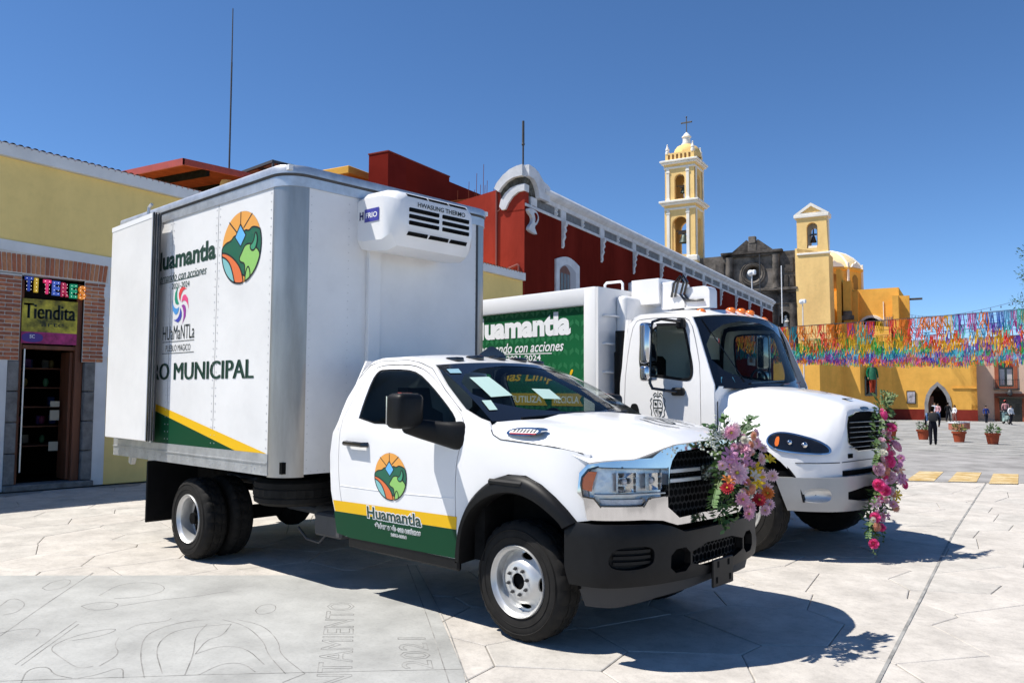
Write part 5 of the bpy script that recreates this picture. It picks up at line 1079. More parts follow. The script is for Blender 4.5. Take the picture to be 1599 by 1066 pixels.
m = MB(); m.box(-8.2, .6, -.5, 6, 8.55, 8.80, .02); m.build('eaves', oc, ob_); m = MB(); m.box(-8.1, .3, -.25, 6, 8.2, 8.549); m.build('soffit', mat('soffit', (.22, .16, .10), .9), ob_, 0)
m = MB(); m.box(-1.3, -.4, -.02, .02, 7.2, 8.0); m.build('window', dark_in, ob_, 0)
# ------------------------------------------------------------------ church
CO = (-32.5, 79.7)
cream = mat('church_cream', (.95, .62, .25), .9, scale=(1, 1, .3), grit=((.5, .12), (3, .08)), noise=(.4, .17), bump=(5, .2, .02))
orangep = mat('church_orange', (.92, .48, .10), .9, scale=(1, 1, .3), grit=((.35, .14), (2, .08)), noise=(.3, .2), bump=(5, .2, .02))
dst = mat('dark_stone', (.05, .045, .04), .95, noise=(.9, .55), bump=(4, .7, .06), rgb2=(.10, .088, .078))
dst2 = mat('weathered_stone', (.15, .132, .115), .95, noise=(.8, .6), bump=(4, .6, .05))
bronze = mat('bell_bronze', (.06, .085, .075), .5, .5)
twm = mat('tower_white', (.86, .80, .70), .8, noise=(.6, .1))
SH = .39
def tower_box(mb, x0, x1, dep, z0, z1, ov=0): mb.box(x0 - ov, x1 + ov, -ov, dep + ov, z0, z1)
bt = framed(CO, 'bell_tower', 'tall cream two-tier church bell tower with dome and cross', 'bell tower', -12.8, 2, -.8)
def tier(x0, x1, dep, z0, z1, az, at, aw, name):
    """hollow tier: four walls, each with an arched opening"""
    cx = (x0 + x1) / 2; hw = aw / 2; th = .45
    def wall(l0, l1, c):
        o = [(l0, z0), (c - hw, z0), (c - hw, az)]
        if az > z0 + .05: o = [(l0, z0), (l1, z0), (l1, z1), (l0, z1)]
        return o
    for f, l0, l1 in ((lambda u, v, d: (u, d, v), x0, x1), (lambda u, v, d: (u, dep - d, v), x0, x1), (lambda u, v, d: (x1 - d, u, v), th + .003, dep - th - .003), (lambda u, v, d: (x0 + d, u, v), th + .003, dep - th - .003)):
        c = (l0 + l1) / 2; k = min(1, (l1 - l0) / (x1 - x0) * 1.0)
        hw = aw / 2 * (1 if l0 == x0 else .80); h0 = at - hw
        arch = [(c - hw, az)] + [(c - hw * math.cos(R(a)), h0 + hw * math.sin(R(a))) for a in range(0, 181, 15)] + [(c + hw, az)]
        m = MB(); m.sheet([(l0, z0), (l1, z0), (l1, z1), (l0, z1)], f, [arch], .6, th); m.build(name, cream, bt, 0)
x0, x1 = -14.65, -10.95; dep = 3.7
m = MB(); m.box(x0 - .3, x1 + .3, -.2, dep + .2, -.8, 17.2); m.build('tower_base', cream, bt, 0)
m = MB(); m.box(x0 + .4, x1 - .4, .4, dep - .4, 17.2, 17.6); m.box(x0 + .4, x1 - .4, .4, dep - .4, 23.6, 23.9); m.box(x0 + .3, x1 - .3, .3, dep - .3, 28.6, 28.9); m.build('tower_floor', cream, bt, 0)
tier(x0, x1, dep, 17.25, 23.5, 18.1, 22.65, 1.85, 'tower_wall'); tier(x0 + .08, x1 - .08, dep - .08, 24.55, 28.6, 24.75, 27.75, 1.22, 'tower_wall')
for z0, z1, ov in ((23.5, 23.75, .06), (24.05, 24.30, .35), (24.30, 24.56, .55), (28.45, 28.7, .06), (28.98, 29.2, .3), (29.2, 29.45, .45)):
    m = MB(); m.box(x0 - ov, x1 + ov, -ov, dep + ov, z0, z1, .05); m.build('cornice', twm, bt)
for z0, z1 in ((23.75, 24.05), (28.7, 28.98)):
    m = MB(); m.box(x0 - .02, x1 + .02, -.02, dep + .02, z0, z1); m.build('frieze', cream, bt, 0)
for z0, z1, zz_ in ((17.6, 23.5, 0), (24.56, 28.45, 0)):
    for u in (x0 + .28, x1 - .28 - .75, ):
        m = MB(); m.box(u, u + .36, -.10, .02, z0, z1, .02); m.box(u - .06, u + .42, -.14, .02, z1 - .5, z1 - .3, .02); m.box(u - .06, u + .42, -.14, .02, z0, z0 + .3, .02); m.build('pilaster', twm, bt)
    for u in (.25, dep - .6):
        m = MB(); m.box(x1 - .02, x1 + .10, u, u + .36, z0, z1, .02); m.build('pilaster', twm, bt)
m = MB(); m.box(x1 - .9, x1 + .35, -.35, .6, 17.2, 17.9, .1); m.build('pedestal', twm, bt)
m = MB(); m.box(x0 + .1, x1 - .1, .1, dep - .1, 29.45, 30.4); m.build('parapet', cream, bt, 0)
for k in range(6):
    m = MB(); m.box(x0 + .45 + k * .5, x0 + .65 + k * .5, .06, .12, 29.65, 30.2); m.build('parapet_slot', mat('slot_brown', (.20, .10, .04), .9), bt, 0)
cx, cy = (x0 + x1) / 2 + .35, dep / 2
m = MB(); m.lathe([(1.75, 29.9), (1.72, 30.4), (1.55, 30.95), (1.2, 31.35), (.75, 31.6), (.6, 31.65), (.55, 31.7)], (cx, cy, 0), n=8); m.build('dome', cream, bt, 40)
m = MB(); m.lathe([(.62, 31.6), (.62, 31.8), (.48, 31.85), (.44, 32.5), (.58, 32.6), (.55, 32.7), (.35, 32.85), (.3, 33.0), (.12, 33.15), (.1, 33.2)], (cx, cy, 0), n=12); m.build('lantern', twm, bt)
m = MB(); m.box(cx - .05, cx + .05, cy - .05, cy + .05, 33.15, 35.1, .01); m.box(cx - .6, cx + .6, cy - .05, cy + .05, 34.35, 34.52, .01)
for p in ((cx - .6, 34.435), (cx + .6, 34.435), (cx, 35.1)): m.ball((p[0], cy, p[1]), .11, 8, 6)
m.build('cross', mat('iron', (.09, .085, .08), .6), bt)
for px, py in ((x0 + .3, .3), (x1 - .3, .3), (x0 + .3, dep - .3), (x1 - .3, dep - .3)):
    m = MB(); m.lathe([(.26, 30.3), (.26, 30.6), (.16, 30.7), (.24, 30.9), (.10, 31.25), (.07, 31.4), (.1, 31.5), (0, 31.6)], (px, py, 0), n=10); m.build('finial', twm, bt)
for bx, bz, s in ((-12.55, 19.6, 1.0), (-12.6, 25.6, .62), ):
    b_ = framed(CO, 'church_bell', 'green bronze bell hanging in the %s arch of the tall bell tower' % ('lower' if s == 1 else 'upper'), 'bell', bx, cy, bz)
    m = MB(); m.lathe([(.62 * s, bz), (.58 * s, bz + .12 * s), (.42 * s, bz + .5 * s), (.34 * s, bz + .85 * s), (.2 * s, bz + 1.0 * s), (.05 * s, bz + 1.05 * s)], (bx, cy - 1.0, 0), n=16); m.build('bell_body', bronze, b_)
    m = MB(); m.box(bx - .7 * s, bx + .7 * s, cy - 1.12, cy - .88, bz + 1.05 * s, bz + 1.4 * s, .05); m.box(bx - 1.0, bx + 1.0, cy - 1.05, cy - .95, bz + 1.4 * s, bz + 1.52 * s); m.build('yoke', mat('old_timber', (.14, .12, .10), .8), b_)
# dark stone front
sf = framed(CO, 'stone_facade', 'blackened carved stone church front with round window and broken pediment', 'church', -4.5, .5, -.8)
m = MB(); m.sheet([(-10.6, -.8), (.35, -.8), (.35, 17.6), (-10.6, 17.55)], lambda u, v, d: (u, .5 + d, v), [disc((-4.5, 15.3), .86, 28), arch2(-1.75, -.45, 8.9, 10.9, 10, .6), arch2(-8.6, -7.3, 8.9, 10.9, 10, .6)], .8, .8); m.build('wall', dst2, sf, 0)
m = MB(); m.box(-10.4, .2, 1.3, 4, -.8, 17.5); m.build('wall_back', dst, sf, 0)
m = MB(); m.lathe([(1.38, 0), (1.42, -.12), (1.3, -.22), (1.2, -.14), (1.1, -.24), (.95, -.16), (.86, .0), (.86, .4)], (-4.5, .5, 15.3), (0, 1, 0), 32); rw = m.build('round_window', dst2, sf, 40)
m = MB(); m.cyl((-4.5, 1.2, 15.3), (-4.5, 1.25, 15.3), .85, n=28); m.build('window_glass', gloss_black, rw, 0)
for a0_, a1_, z0, z1, ov, mt in ((-7.85, -1.35, 17.25, 17.5, .35, dst), (-8.0, -1.2, 17.5, 17.82, .6, dst), (-10.6, .35, 12.95, 13.2, .35, dst), (-10.7, .35, 13.2, 13.5, .6, dst2), (-10.6, .35, 11.7, 12.95, .12, dst)):
    m = MB(); m.box(a0_, a1_, .5 - ov, .6, z0, z1, .04); m.build('cornice', mt, sf)
for q in (-1, 1):
    m = MB(); m.prism([(-4.5 + q * 2.3, 17.82), (-4.5 + q * .62, 19.15), (-4.5 + q * .45, 18.9), (-4.5 + q * .45, 17.82)], XZ(.2), 0, .6); m.build('broken_pediment', dst, sf, 0)
m = MB(); m.box(-4.98, -4.02, .15, .7, 17.82, 18.7, .05); m.box(-4.9, -4.1, .1, .7, 18.7, 19.5, .05); m.build('pinnacle_block', dst2, sf)
for cx_, z0, z1, rr in ((-7.1, 13.5, 17.25, .36), (-1.95, 13.5, 17.25, .36), (-.15, -.5, 11.7, .42), (-2.35, -.5, 11.7, .42), (-6.7, -.5, 11.7, .42), (-8.9, -.5, 11.7, .42)):
    m = MB(); n_ = int((z1 - z0) / .28); m.lathe([(rr * (1.25 if (k in (0, n_)) else 1.0 + .13 * (k % 2)), z0 + (z1 - z0) * k / n_) for k in range(n_ + 1)], (cx_, .3, 0), n=12); m.build('column', dst2 if z0 > 0 else dst, sf, 50)
for wx in (-8.75, .0 - 1.1):
    m = MB(); m.box(wx, wx + 1.0, .40, .52, 15.2, 16.8, .02); w_ = m.build('side_window', dst, sf); m = MB(); m.box(wx + .18, wx + .85, .385, .41, 15.3, 16.65); m.build('pane', mat('pale_pane', (.28, .28, .27), .6), w_, 0)
for px in (-9.0, -8.2, -7.6, -1.4, -.9, -.3):
    m = MB(); m.box(px - .22, px + .22, .36, .52, 13.6, 14.9, .03); m.build('carved_panel', dst, sf)
st = framed(CO, 'saint_statue', 'small white statue in the niche of the dark stone front', 'statue', -1.1, .9, 8.9)
m = MB(); m.lathe([(.34, 8.9), (.30, 9.2), (.22, 9.8), (.28, 10.0), (.12, 10.12), (.15, 10.25), (.13, 10.42), (0, 10.5)], (-1.1, .9, 0), n=12); m.ball((-1.0, .6, 9.75), (.3, .16, .12)); m.build('figure', mat('statue_white', (.7, .68, .62), .7), st)
# espadana: tower with a gable and one bell arch
ga = framed(CO, 'gable_tower', 'square cream belfry tower with a white triangular gable', 'tower', 2.0, 0, -.8)
m = MB(); m.prism([(.45, -.8), (3.75, -.8), (3.66, 9.2), (3.60, 16.9), (.15, 17.7), (.17, 14.5), (.30, 9.2)], XZ(0), 0, 3.2); m.build('tower_shaft', cream, ga, 0)
na = [(1.40, 17.6)] + [(1.96 - .56 * math.cos(R(a)), 19.82 + .56 * math.sin(R(a))) for a in range(0, 181, 15)] + [(2.52, 17.6)]
m = MB(); m.sheet([(.38, 16.8), (3.58, 16.9), (3.42, 20.95), (.37, 20.95)], lambda u, v, d: (u, d + .0, v), [na], .5, .6); m.build('belfry_wall', cream, ga, 0)
m = MB(); m.sheet([(.38, 16.8), (3.5, 16.8), (3.42, 20.95), (.37, 20.95)], lambda u, v, d: (u, 1.4 + d, v), [[(1.65, 17.9)] + [(1.96 - .3 * math.cos(R(a)), 19.7 + .3 * math.sin(R(a))) for a in range(0, 181, 20)] + [(2.27, 17.9)]], .5, .3); m.box(3.2, 3.55, .62, 1.38, 16.9, 20.95); m.box(.38, .6, .62, 1.38, 16.9, 20.95); m.build('belfry_back', twm, ga, 0)
m = MB(); m.box(1.5, 2.45, .1, 1.2, 17.3, 17.85, .02); m.build('belfry_sill', twm, ga)
m = MB(); m.box(.1, 3.72, -.18, 1.75, 20.95, 21.3, .05); m.box(.35, 3.8, -.12, .1, 16.88, 17.1, .03); m.build('cornice', twm, ga)
m = MB(); m.sheet([(.05, 21.3), (3.76, 21.3), (1.9, 22.55)], lambda u, v, d: (u, -.15 + d, v), [[(.75, 21.45), (3.06, 21.45), (1.9, 22.2)]], .4, 1.8); m.build('gable_moulding', twm, ga, 0)
m = MB(); m.prism([(.5, 21.3), (3.3, 21.3), (1.9, 22.3)], XZ(.05), 0, 1.5); m.build('gable', cream, ga, 0)
gb_ = framed(CO, 'small_bell', 'small dark bell in the arch of the gabled belfry', 'bell', 1.95, .95, 18.6)
m = MB(); m.lathe([(.34, 18.35), (.30, 18.5), (.18, 18.9), (.10, 19.1), (.06, 19.9)], (1.95, .95, 0), n=14); m.box(1.6, 2.3, .85, 1.05, 19.1, 19.3, .03); m.build('bell_body', gloss_black, gb_)
# nave, buttresses, dome
nv = framed(CO, 'church_nave', 'orange church side walls with stepped buttresses behind the gabled belfry', 'church', 6, 6, -.8)
m = MB(); m.box(1.5, 9.9, 6.0, 16, -.8, 13.5); m.build('nave_wall', orangep, nv, 0)
for a0_, a1_, t0, z1 in ((3.9, 4.35, 3.2, 15.6), (4.5, 5.3, 3.6, 14.3), (5.3, 5.9, 4.6, 13.2), (9.4, 10.0, 3.6, 12.4), (9.95, 10.95, 5.5, 12.55)):
    m = MB(); m.prism([(t0, -.8), (6.2, -.8), (6.2, z1), (t0, z1 - .05)], YZ(a0_), 0, a1_ - a0_); m.build('buttress', orangep, nv, 0)
m = MB(); m.box(4.0, 9.3, 2.5, 6.0, -.8, 8.2); m.prism([(4.0, 8.2), (9.3, 8.2), (9.3, 8.9), (4.0, 9.6)], XZ(2.5), 0, 3.5); m.build('side_chapel', orangep, nv, 0)
m = MB(); m.lathe([(1.15, 0), (1.45, 0), (1.5, -.3), (1.1, -.3)], (7.1, 5.8, 9.1), (0, -1, 0), 20, 0, 360); m.build('arch_moulding', twm, nv)
m = MB(); m.cyl((7.1, 5.6, 9.1), (7.1, 5.95, 9.1), 1.15, n=20); m.build('arch_window', dark_in, nv)
m = MB(); m.box(4.3, 5.6, 3.3, 3.6, 9.9, 10.4, .05); m.box(4.5, 5.4, 3.32, 3.6, 10.4, 10.9, .05); m.build('ledge', dst2, nv)
m = MB(); m.box(10.9, 12.2, 5.6, 5.9, 12.0, 12.2); m.build('roof_spout', dst, nv, 0)
m = MB(); m.cyl((8.35, 5.95, 9.1), (8.35, 5.95, 12.0), .06, n=6); m.build('downpipe', twm, nv)
for k in range(4):
    m = MB(); m.lathe([(.08, 8.9), (.05, 9.3), (.08, 9.9)], (8.6 + k * .22, 4.5, .25), n=6); m.build('rail_post', twm, nv)
dm = framed(CO, 'church_dome', 'ribbed white and ochre dome on a drum behind the gabled belfry', 'dome', 2.9, 9, 13)
dcx, dcy = 1.75, 10.4
m = MB(); m.lathe([(4.0, 12.5), (4.0, 16.0), (4.2, 16.1), (4.2, 16.35), (3.95, 16.45)], (dcx, dcy, 0), n=8); m.build('drum', orangep, dm, 20)
m = MB(); m.lathe([(3.95, 16.4), (3.65, 17.0), (3.0, 17.65), (2.2, 18.2), (1.3, 18.55), (.5, 18.7), (0, 18.72)], (dcx, dcy, 0), n=24); m.build('dome_shell', mat('dome_cream', (.88, .68, .38), .9, noise=(.6, .12)), dm, 60)
for k in range(8):
    a = 2 * math.pi * k / 8; c_, s_ = math.cos(a), math.sin(a)
    m = MB(); m.tube([(dcx + r_ * c_, dcy + r_ * s_, z) for r_, z in ((4.0, 16.45), (3.7, 17.05), (3.05, 17.72), (2.25, 18.27), (1.3, 18.62), (.5, 18.76))], .13, 6); m.build('rib', twm, dm)
    m = MB(); m.box(-.12, .12, -.12, .12, 13.5, 17.3, .03, xf=lambda x, y, z: (dcx + (4.05 + x) * c_ - y * s_, dcy + (4.05 + x) * s_ + y * c_, z - .4)); m.build('drum_pilaster', twm, dm)
    a += math.pi / 8; c2, s2 = math.cos(a), math.sin(a)
    m = MB(); m.prism([(-1.1, 16.4), (1.1, 16.4), (.7, 16.8), (.3, 16.9), (0, 17.15), (-.3, 16.9), (-.7, 16.8)], lambda u, v, d: (dcx + (3.88 + d) * c2 - u * s2, dcy + (3.88 + d) * s2 + u * c2, v), -.1, .05); m.build('pediment', twm, dm, 0)
    m = MB(); m.prism(arch2(-.55, .55, 13.9, 15.6, 8, .4), lambda u, v, d: (dcx + (3.70 + d) * c2 - u * s2, dcy + (3.70 + d) * s2 + u * c2, v), -.1, .05); m.build('drum_window', mat('ochre_shade', (.35, .2, .06), .9), dm, 0)
# churchyard wall, portal and the pink house
yw = framed(CO, 'churchyard_wall', 'long orange churchyard wall with a pointed stone portal and dark red base', 'wall', 8, -6, -.75)
PL = [(-1.5, -10.5), (4.05, -10.5), (5.75, -7.2), (7.22, -7.2), (9.75, -4.0), (16.95, -4.0), (16.95, -1.0), (-1.5, -1.0)]
def wallrun(a, b, z0, z1, mt, name, holes=(), off=0, th=.5):
    (ax_, ay_), (bx_, by_) = a, b; L = math.hypot(bx_ - ax_, by_ - ay_); dx, dy = (bx_ - ax_) / L, (by_ - ay_) / L
    m = MB(); m.sheet([(0, z0), (L, z0), (L, z1), (0, z1)], lambda u, v, d: (ax_ + dx * u - dy * d, ay_ + dy * u + dx * d, v), holes, 1.2, th, -off); return m.build(name, mt, yw, 0)
po = [(3.10, -.75), (3.10, .9), (3.25, 1.6), (3.55, 2.15), (3.93, 2.6), (4.31, 2.15), (4.61, 1.6), (4.76, .9), (4.76, -.75)]
for k in range(6):
    wallrun(PL[k], PL[k + 1], -.8, 6.0, orangep, 'wall', [po] if k == 4 else ())
bsm = mat('base_red', (.22, .035, .025), .85, noise=(.8, .2))
wallrun(PL[3], PL[4], -.8, .35, bsm, 'wall_base', (), .03, .02); wallrun(PL[0], PL[1], -.8, .35, bsm, 'wall_base', (), .03, .02)
wallrun(PL[4], (9.75 + 2.8, -4.0), -.8, .35, bsm, 'wall_base', (), .03, .02); wallrun((9.75 + 5.05, -4.0), PL[5], -.8, .35, bsm, 'wall_base', (), .03, .02)
pp = lambda u, v, d: (9.75 + u, -4.0 + d, v)
po2 = [(2.78, -.75), (2.78, .95), (2.95, 1.75), (3.3, 2.4), (3.93, 3.0), (4.56, 2.4), (4.91, 1.75), (5.08, .95), (5.08, -.75)]
m = MB(); m.sheet([(u, v) for u, v in po2], lambda u, v, d: pp(u, v, d - .10), [[(a, b - .001 * (i in (0, 8))) if b > -.7 else (a, b + .0005) for i, (a, b) in enumerate(po)]], .4, .3); m.build('portal_frame', mat('portal_stone', (.30, .29, .28), .9, noise=(1.5, .3)), yw, 0)
m = MB(); m.box(9.75 + 2.9, 9.75 + 5.0, -2.2, -2.1, -.75, 3); m.build('portal_interior', dark_in, yw, 0)
m = MB(); m.box(9.75 + 3.12, 9.75 + 3.55, -3.6, -3.5, -.7, 1.6); m.build('portal_door', mat('brown_door', (.14, .06, .035), .7), yw, 0)
m = MB(); m.box(9.75 + 2.6, 9.75 + 5.2, -5.0, -4.1, -.85, -.62, .02); m.box(9.75 + 2.9, 9.75 + 5.0, -4.6, -4.0, -.62, -.45, .02); m.build('portal_step', dst2, yw)
m = MB(); m.box(14.9, 16.95, -4.09, -4.0, 2.35, 2.45); m.build('string_course', orangep, yw, 0)
fp = framed(CO, 'framed_poster', 'black framed poster hanging on the orange churchyard wall', 'poster', 11.4, -4.1, .9)
m = MB(); m.box(11.0, 11.8, -4.12, -4.04, .85, 2.12, .03); m.build('frame', gloss_black, fp); m = MB(); m.box(11.08, 11.72, -4.135, -4.12, .95, 2.02); m.build('print', mat('poster_print', (.45, .42, .45), .6, noise=(2.2, .85)), fp, 0)
ph = framed(CO, 'pink_house', 'pale pink house with brick red door and window surrounds', 'house', 20, -2, -.75)
pinkw = mat('pink_plaster', (.66, .46, .34), .85, noise=(.4, .12)); rsur = mat('red_surround', (.36, .11, .06), .8, noise=(1, .2))
m = MB(); m.sheet([(16.96, -.8), (34, -.8), (34, 6.9), (16.96, 6.9)], lambda u, v, d: (u, -2.2 + d, v), [[(18.75, 2.55), (19.95, 2.55), (19.95, 4.75), (18.75, 4.75)], [(18.75, -.8), (20.55, -.8), (20.55, 1.5), (18.75, 1.5)]], 1.5, .4); m.box(17, 34, -1.2, 5, -.8, 6.5); m.build('wall', pinkw, ph, 0)
for a0_, a1_, z0, z1, w_ in ((18.75, 19.95, 2.55, 4.75, .32), (18.75, 20.55, -.8, 1.5, .4)):
    m = MB(); m.sheet([(a0_ - w_, z0 - (w_ if z0 > 0 else 0)), (a1_ + w_, z0 - (w_ if z0 > 0 else 0)), (a1_ + w_, z1 + w_), (a0_ - w_, z1 + w_)], lambda u, v, d: (u, -2.28 + d, v), [[(a0_, z0 + .001), (a1_, z0 + .001), (a1_, z1), (a0_, z1)]], .8, .2); m.build('surround', rsur, ph, 0)
    m = MB(); m.box(a0_, a1_, -1.9, -1.85, z0, z1); m.build('dark_opening', gloss_black, ph, 0)
m = MB(); m.box(18.85, 19.25, -1.93, -1.91, 2.7, 4.2); m.box(19.45, 19.85, -1.93, -1.91, 2.7, 4.2); m.build('curtain', mat('curtain', (.5, .5, .5), .8), ph, 0)
m = MB(); m.box(18.3, 20.4, -2.7, -2.28, 2.25, 2.35)
for k in range(15): m.cyl((18.32 + k * .147, -2.68, 2.3), (18.32 + k * .147, -2.68, 3.2), .018, n=4)
m.box(18.3, 20.4, -2.70, -2.66, 3.18, 3.22); m.build('balcony', gloss_black, ph, 0)
m = MB(); m.box(20.95, 34, -2.26, -2.2, -.8, .35); m.build('wall_base', rsur, ph, 0)
m = MB(); m.box(18.75, 20.55, -2.6, -2.28, .95, 1.5); m.box(18.4, 20.9, -2.9, -2.3, 1.5, 1.56); m.build('shop_sign_board', mat('dark_board', (.05, .045, .03), .7, noise=(3, .5)), ph, 0)
m = MB(); m.ball((19.6, -2.7, 1.95), (.22, .22, .3), 10, 8); m.box(19.55, 19.65, -2.7, -2.28, 2.1, 2.2); m.build('wall_lantern', greyplas, ph)
# ------------------------------------------------------------------ square: pots, people, small things
leafm = [mat('leaf_%d' % i, c, .6, noise=(3, .3)) for i, c in enumerate([(.07, .15, .035), (.05, .11, .03), (.11, .17, .05), (.18, .19, .04)])]
terra = mat('pot_terracotta', (.36, .085, .045), .8, noise=(3, .2))
def leaves(mb, c, r, n, size, rg, mi=(0,), flat=.8):
    for _ in range(n):
        v = Vector((rg.gauss(0, 1), rg.gauss(0, 1), rg.gauss(0, 1))).normalized() * (rg.random() ** .4)
        p = Vector(c) + Vector((v.x * r[0], v.y * r[1], v.z * r[2])); d = (v + Vector((rg.uniform(-.6, .6), rg.uniform(-.6, .6), rg.uniform(-.3, .7)))).normalized()
        s = d.orthogonal().normalized(); s = s.lerp(d.cross(s), rg.random()).normalized(); L = size * rg.uniform(.6, 1.3); w_ = L * .22 * flat
        mb.cur = rg.choice(mi); mb.add([p, p + d * L * .5 + s * w_, p + d * L, p + d * L * .5 - s * w_], [(0, 1, 2, 3)])
def at(D, u, v=None):
    """ground point D metres from the camera in the direction of photo column u"""
    d = cF + cR * ((u - 799.5) / 1245.9); d = Vector((d.x, d.y)).normalized(); x, y = 3.703 + d.x * D, -4.958 + d.y * D; return (x, y, gz(y))
def pot(u, D, rg, name, label, yellow):
    x, y, z = at(D, u); t = thing(name, label, 'plant pot', (x, y, z), 0, 'terracotta pots along the square')
    m = MB(); m.lathe([(0, .0), (.19, 0), (.25, .36), (.26, .37), (.285, .37), (.295, .45), (.25, .45), (.24, .40), (0, .39)], n=20); m.build('pot', terra, t)
    m = MB(); leaves(m, (0, 0, .56), (.22, .22, .2), 130, .16, rg, (2, 3) if yellow else (0, 1, 2)); m.build('foliage', leafm, t, 0)
pot(1386.5, 40, random.Random(1), 'potted_plant', 'terracotta pot with a small yellowish plant partly behind the right flower wreath', 1)
pot(1437.5, 41, random.Random(2), 'potted_plant', 'terracotta pot with dark green plant just left of the standing dark figure', 0)
pot(1493, 39.5, random.Random(3), 'potted_plant', 'terracotta pot with a tall yellow green plant right of the standing figure', 1)
pot(1545, 38.5, random.Random(4), 'potted_plant', 'rightmost terracotta pot with a wide bushy green plant', 0)
skin = mat('skin', (.32, .17, .10), .6)
def person(label, x, y, z, h, rz, shirt, legs, hair=(.012, .01, .008), pose=0, group=None, extra=None, name='person'):
    t = thing(name, label, 'person' if name == 'person' else 'puppet', (x, y, z), rz, group)
    k = h
    P = {'pel': (0, 0, .52, .082), 'waist': (0, 0, .60, .075), 'chest': (0, .005, .72, .09), 'neck': (0, .0, .835, .034), 'head': (0, -.008, .885, .048), 'top': (0, 0, .945, .046)}
    for s, n in ((-1, 'l'), (1, 'r')):
        P['sh' + n] = (s * .11, 0, .795, .042); P['el' + n] = (s * (.155 if pose != 1 else .17), .02, .64, .032); P['wr' + n] = (s * (.15 if pose != 1 else .10), -.05 if pose != 1 else -.10, .50 if pose != 1 else .60, .022); P['ha' + n] = (s * (.145 if pose != 1 else .06), -.07 if pose != 1 else -.13, .455 if pose != 1 else .60, .022)
        st_ = .035 * s if pose == 0 else 0
        if pose == 2: P['hip' + n] = (s * .055, -.02, .50, .065); P['kn' + n] = (s * .075, -.22, .47, .05); P['an' + n] = (s * .07, -.22, .24, .034); P['to' + n] = (s * .07, -.30, .215, .026)
        else: P['hip' + n] = (s * .052, 0, .48, .066); P['kn' + n] = (s * .058, -.01 + st_, .27, .048); P['an' + n] = (s * .06, .02 + st_ * 1.6, .045, .034); P['to' + n] = (s * .066, -.075 + st_ * 1.6, .022, .026)
    Ed = [('pel', 'waist'), ('waist', 'chest'), ('chest', 'neck'), ('neck', 'head'), ('head', 'top')]
    for n in 'lr': Ed += [('chest', 'sh' + n), ('sh' + n, 'el' + n), ('el' + n, 'wr' + n), ('wr' + n, 'ha' + n), ('pel', 'hip' + n), ('hip' + n, 'kn' + n), ('kn' + n, 'an' + n), ('an' + n, 'to' + n)]
    K = list(P); me = bpy.data.meshes.new('body'); me.from_pydata([tuple(c * k for c in P[q][:3]) for q in K], [(K.index(a), K.index(b)) for a, b in Ed], [])
    o = bpy.data.objects.new('body', me); COL.objects.link(o); sk = o.modifiers.new('s', 'SKIN'); sk.use_smooth_shade = True; o.modifiers.new('u', 'SUBSURF').levels = 1
    for i, q in enumerate(K): r_ = P[q][3] * k; me.skin_vertices[0].data[i].radius = (r_, r_ * (.8 if q in ('pel', 'waist', 'chest') else 1)); me.skin_vertices[0].data[i].use_root = q == 'pel'
    nm = bpy.data.meshes.new_from_object(o.evaluated_get(bpy.context.evaluated_depsgraph_get())); bpy.data.objects.remove(o)
    mk = lambda n, c: mat('%s_%d_%d_%d' % (n, *[int(q * 255) for q in c]), c, .8)
    for q in (skin, mk('shirt', shirt), mk('legs', legs), mk('hair', hair), blackp): nm.materials.append(q)
    segs = [(Vector(P[a][:3]) * k, Vector(P[b][:3]) * k, a, b) for a, b in Ed]
    for p in nm.polygons:
        c = p.center; best = 9; bi = 0
        for a, b, na, nb in segs:
            d = b - a; tt = max(0, min(1, (c - a).dot(d) / d.length_squared)); ds = (c - a - d * tt).length
            if ds < best: best, bi = ds, (na, nb)
        na, nb = bi; mi = 1
        if na in ('neck', 'head') : mi = 3 if (c.z > k * .93 or c.y > .006 * k) else 0
        elif na == 'chest' and nb == 'neck': mi = 1 if c.z < .82 * k else 0
        elif na[:2] == 'wr' : mi = 0
        elif na[:3] in ('hip', 'pel') and nb != 'waist' or na[:2] == 'kn': mi = 2
        elif na[:2] == 'an': mi = 4
        p.material_index = mi
    b = link('body', nm, t)
    m = MB(); m.ball((0, -.05 * k, .895 * k), (.008 * k, .012 * k, .01 * k), 6, 4); m.build('nose', skin, b)
    m = MB()
    for s in (-1, 1): m.ball((s * .017 * k, -.05 * k, .912 * k), (.006 * k,) * 3, 6, 4)
    m.build('eyes', blackd, b)
    m = MB(); m.ball((0, .012 * k, .935 * k), (.053 * k, .055 * k, .05 * k), 12, 8); m.build('hair', mk('hair', hair), t)
    if extra: extra(t, k)
    return t
def rucksack(c):
    def f(t, k):
        m = MB(); m.box(-.10 * k, .10 * k, .06 * k, .15 * k, .60 * k, .82 * k, .03 * k, 2); m.build('rucksack', mat('bag_%d' % int(c[0] * 999), c, .7), t)
    return f
def cap(c):
    def f(t, k):
        m = MB(); m.lathe([(.062 * k, .925 * k), (.060 * k, .95 * k), (.04 * k, .985 * k), (0, .992 * k)], n=14); m.box(-.04 * k, .04 * k, -.12 * k, -.04 * k, .925 * k, .932 * k); m.build('cap', mat('cap_%d' % int(c[0] * 999), c, .7), t)
    return f
def longhair(c):
    def f(t, k):
        m = MB(); m.box(-.05 * k, .05 * k, .02 * k, .06 * k, .78 * k, .95 * k, .02 * k, 2); m.build('long_hair', mat('hair_long', c, .6), t)
    return f
x, y, z = at(35, 1452.5)
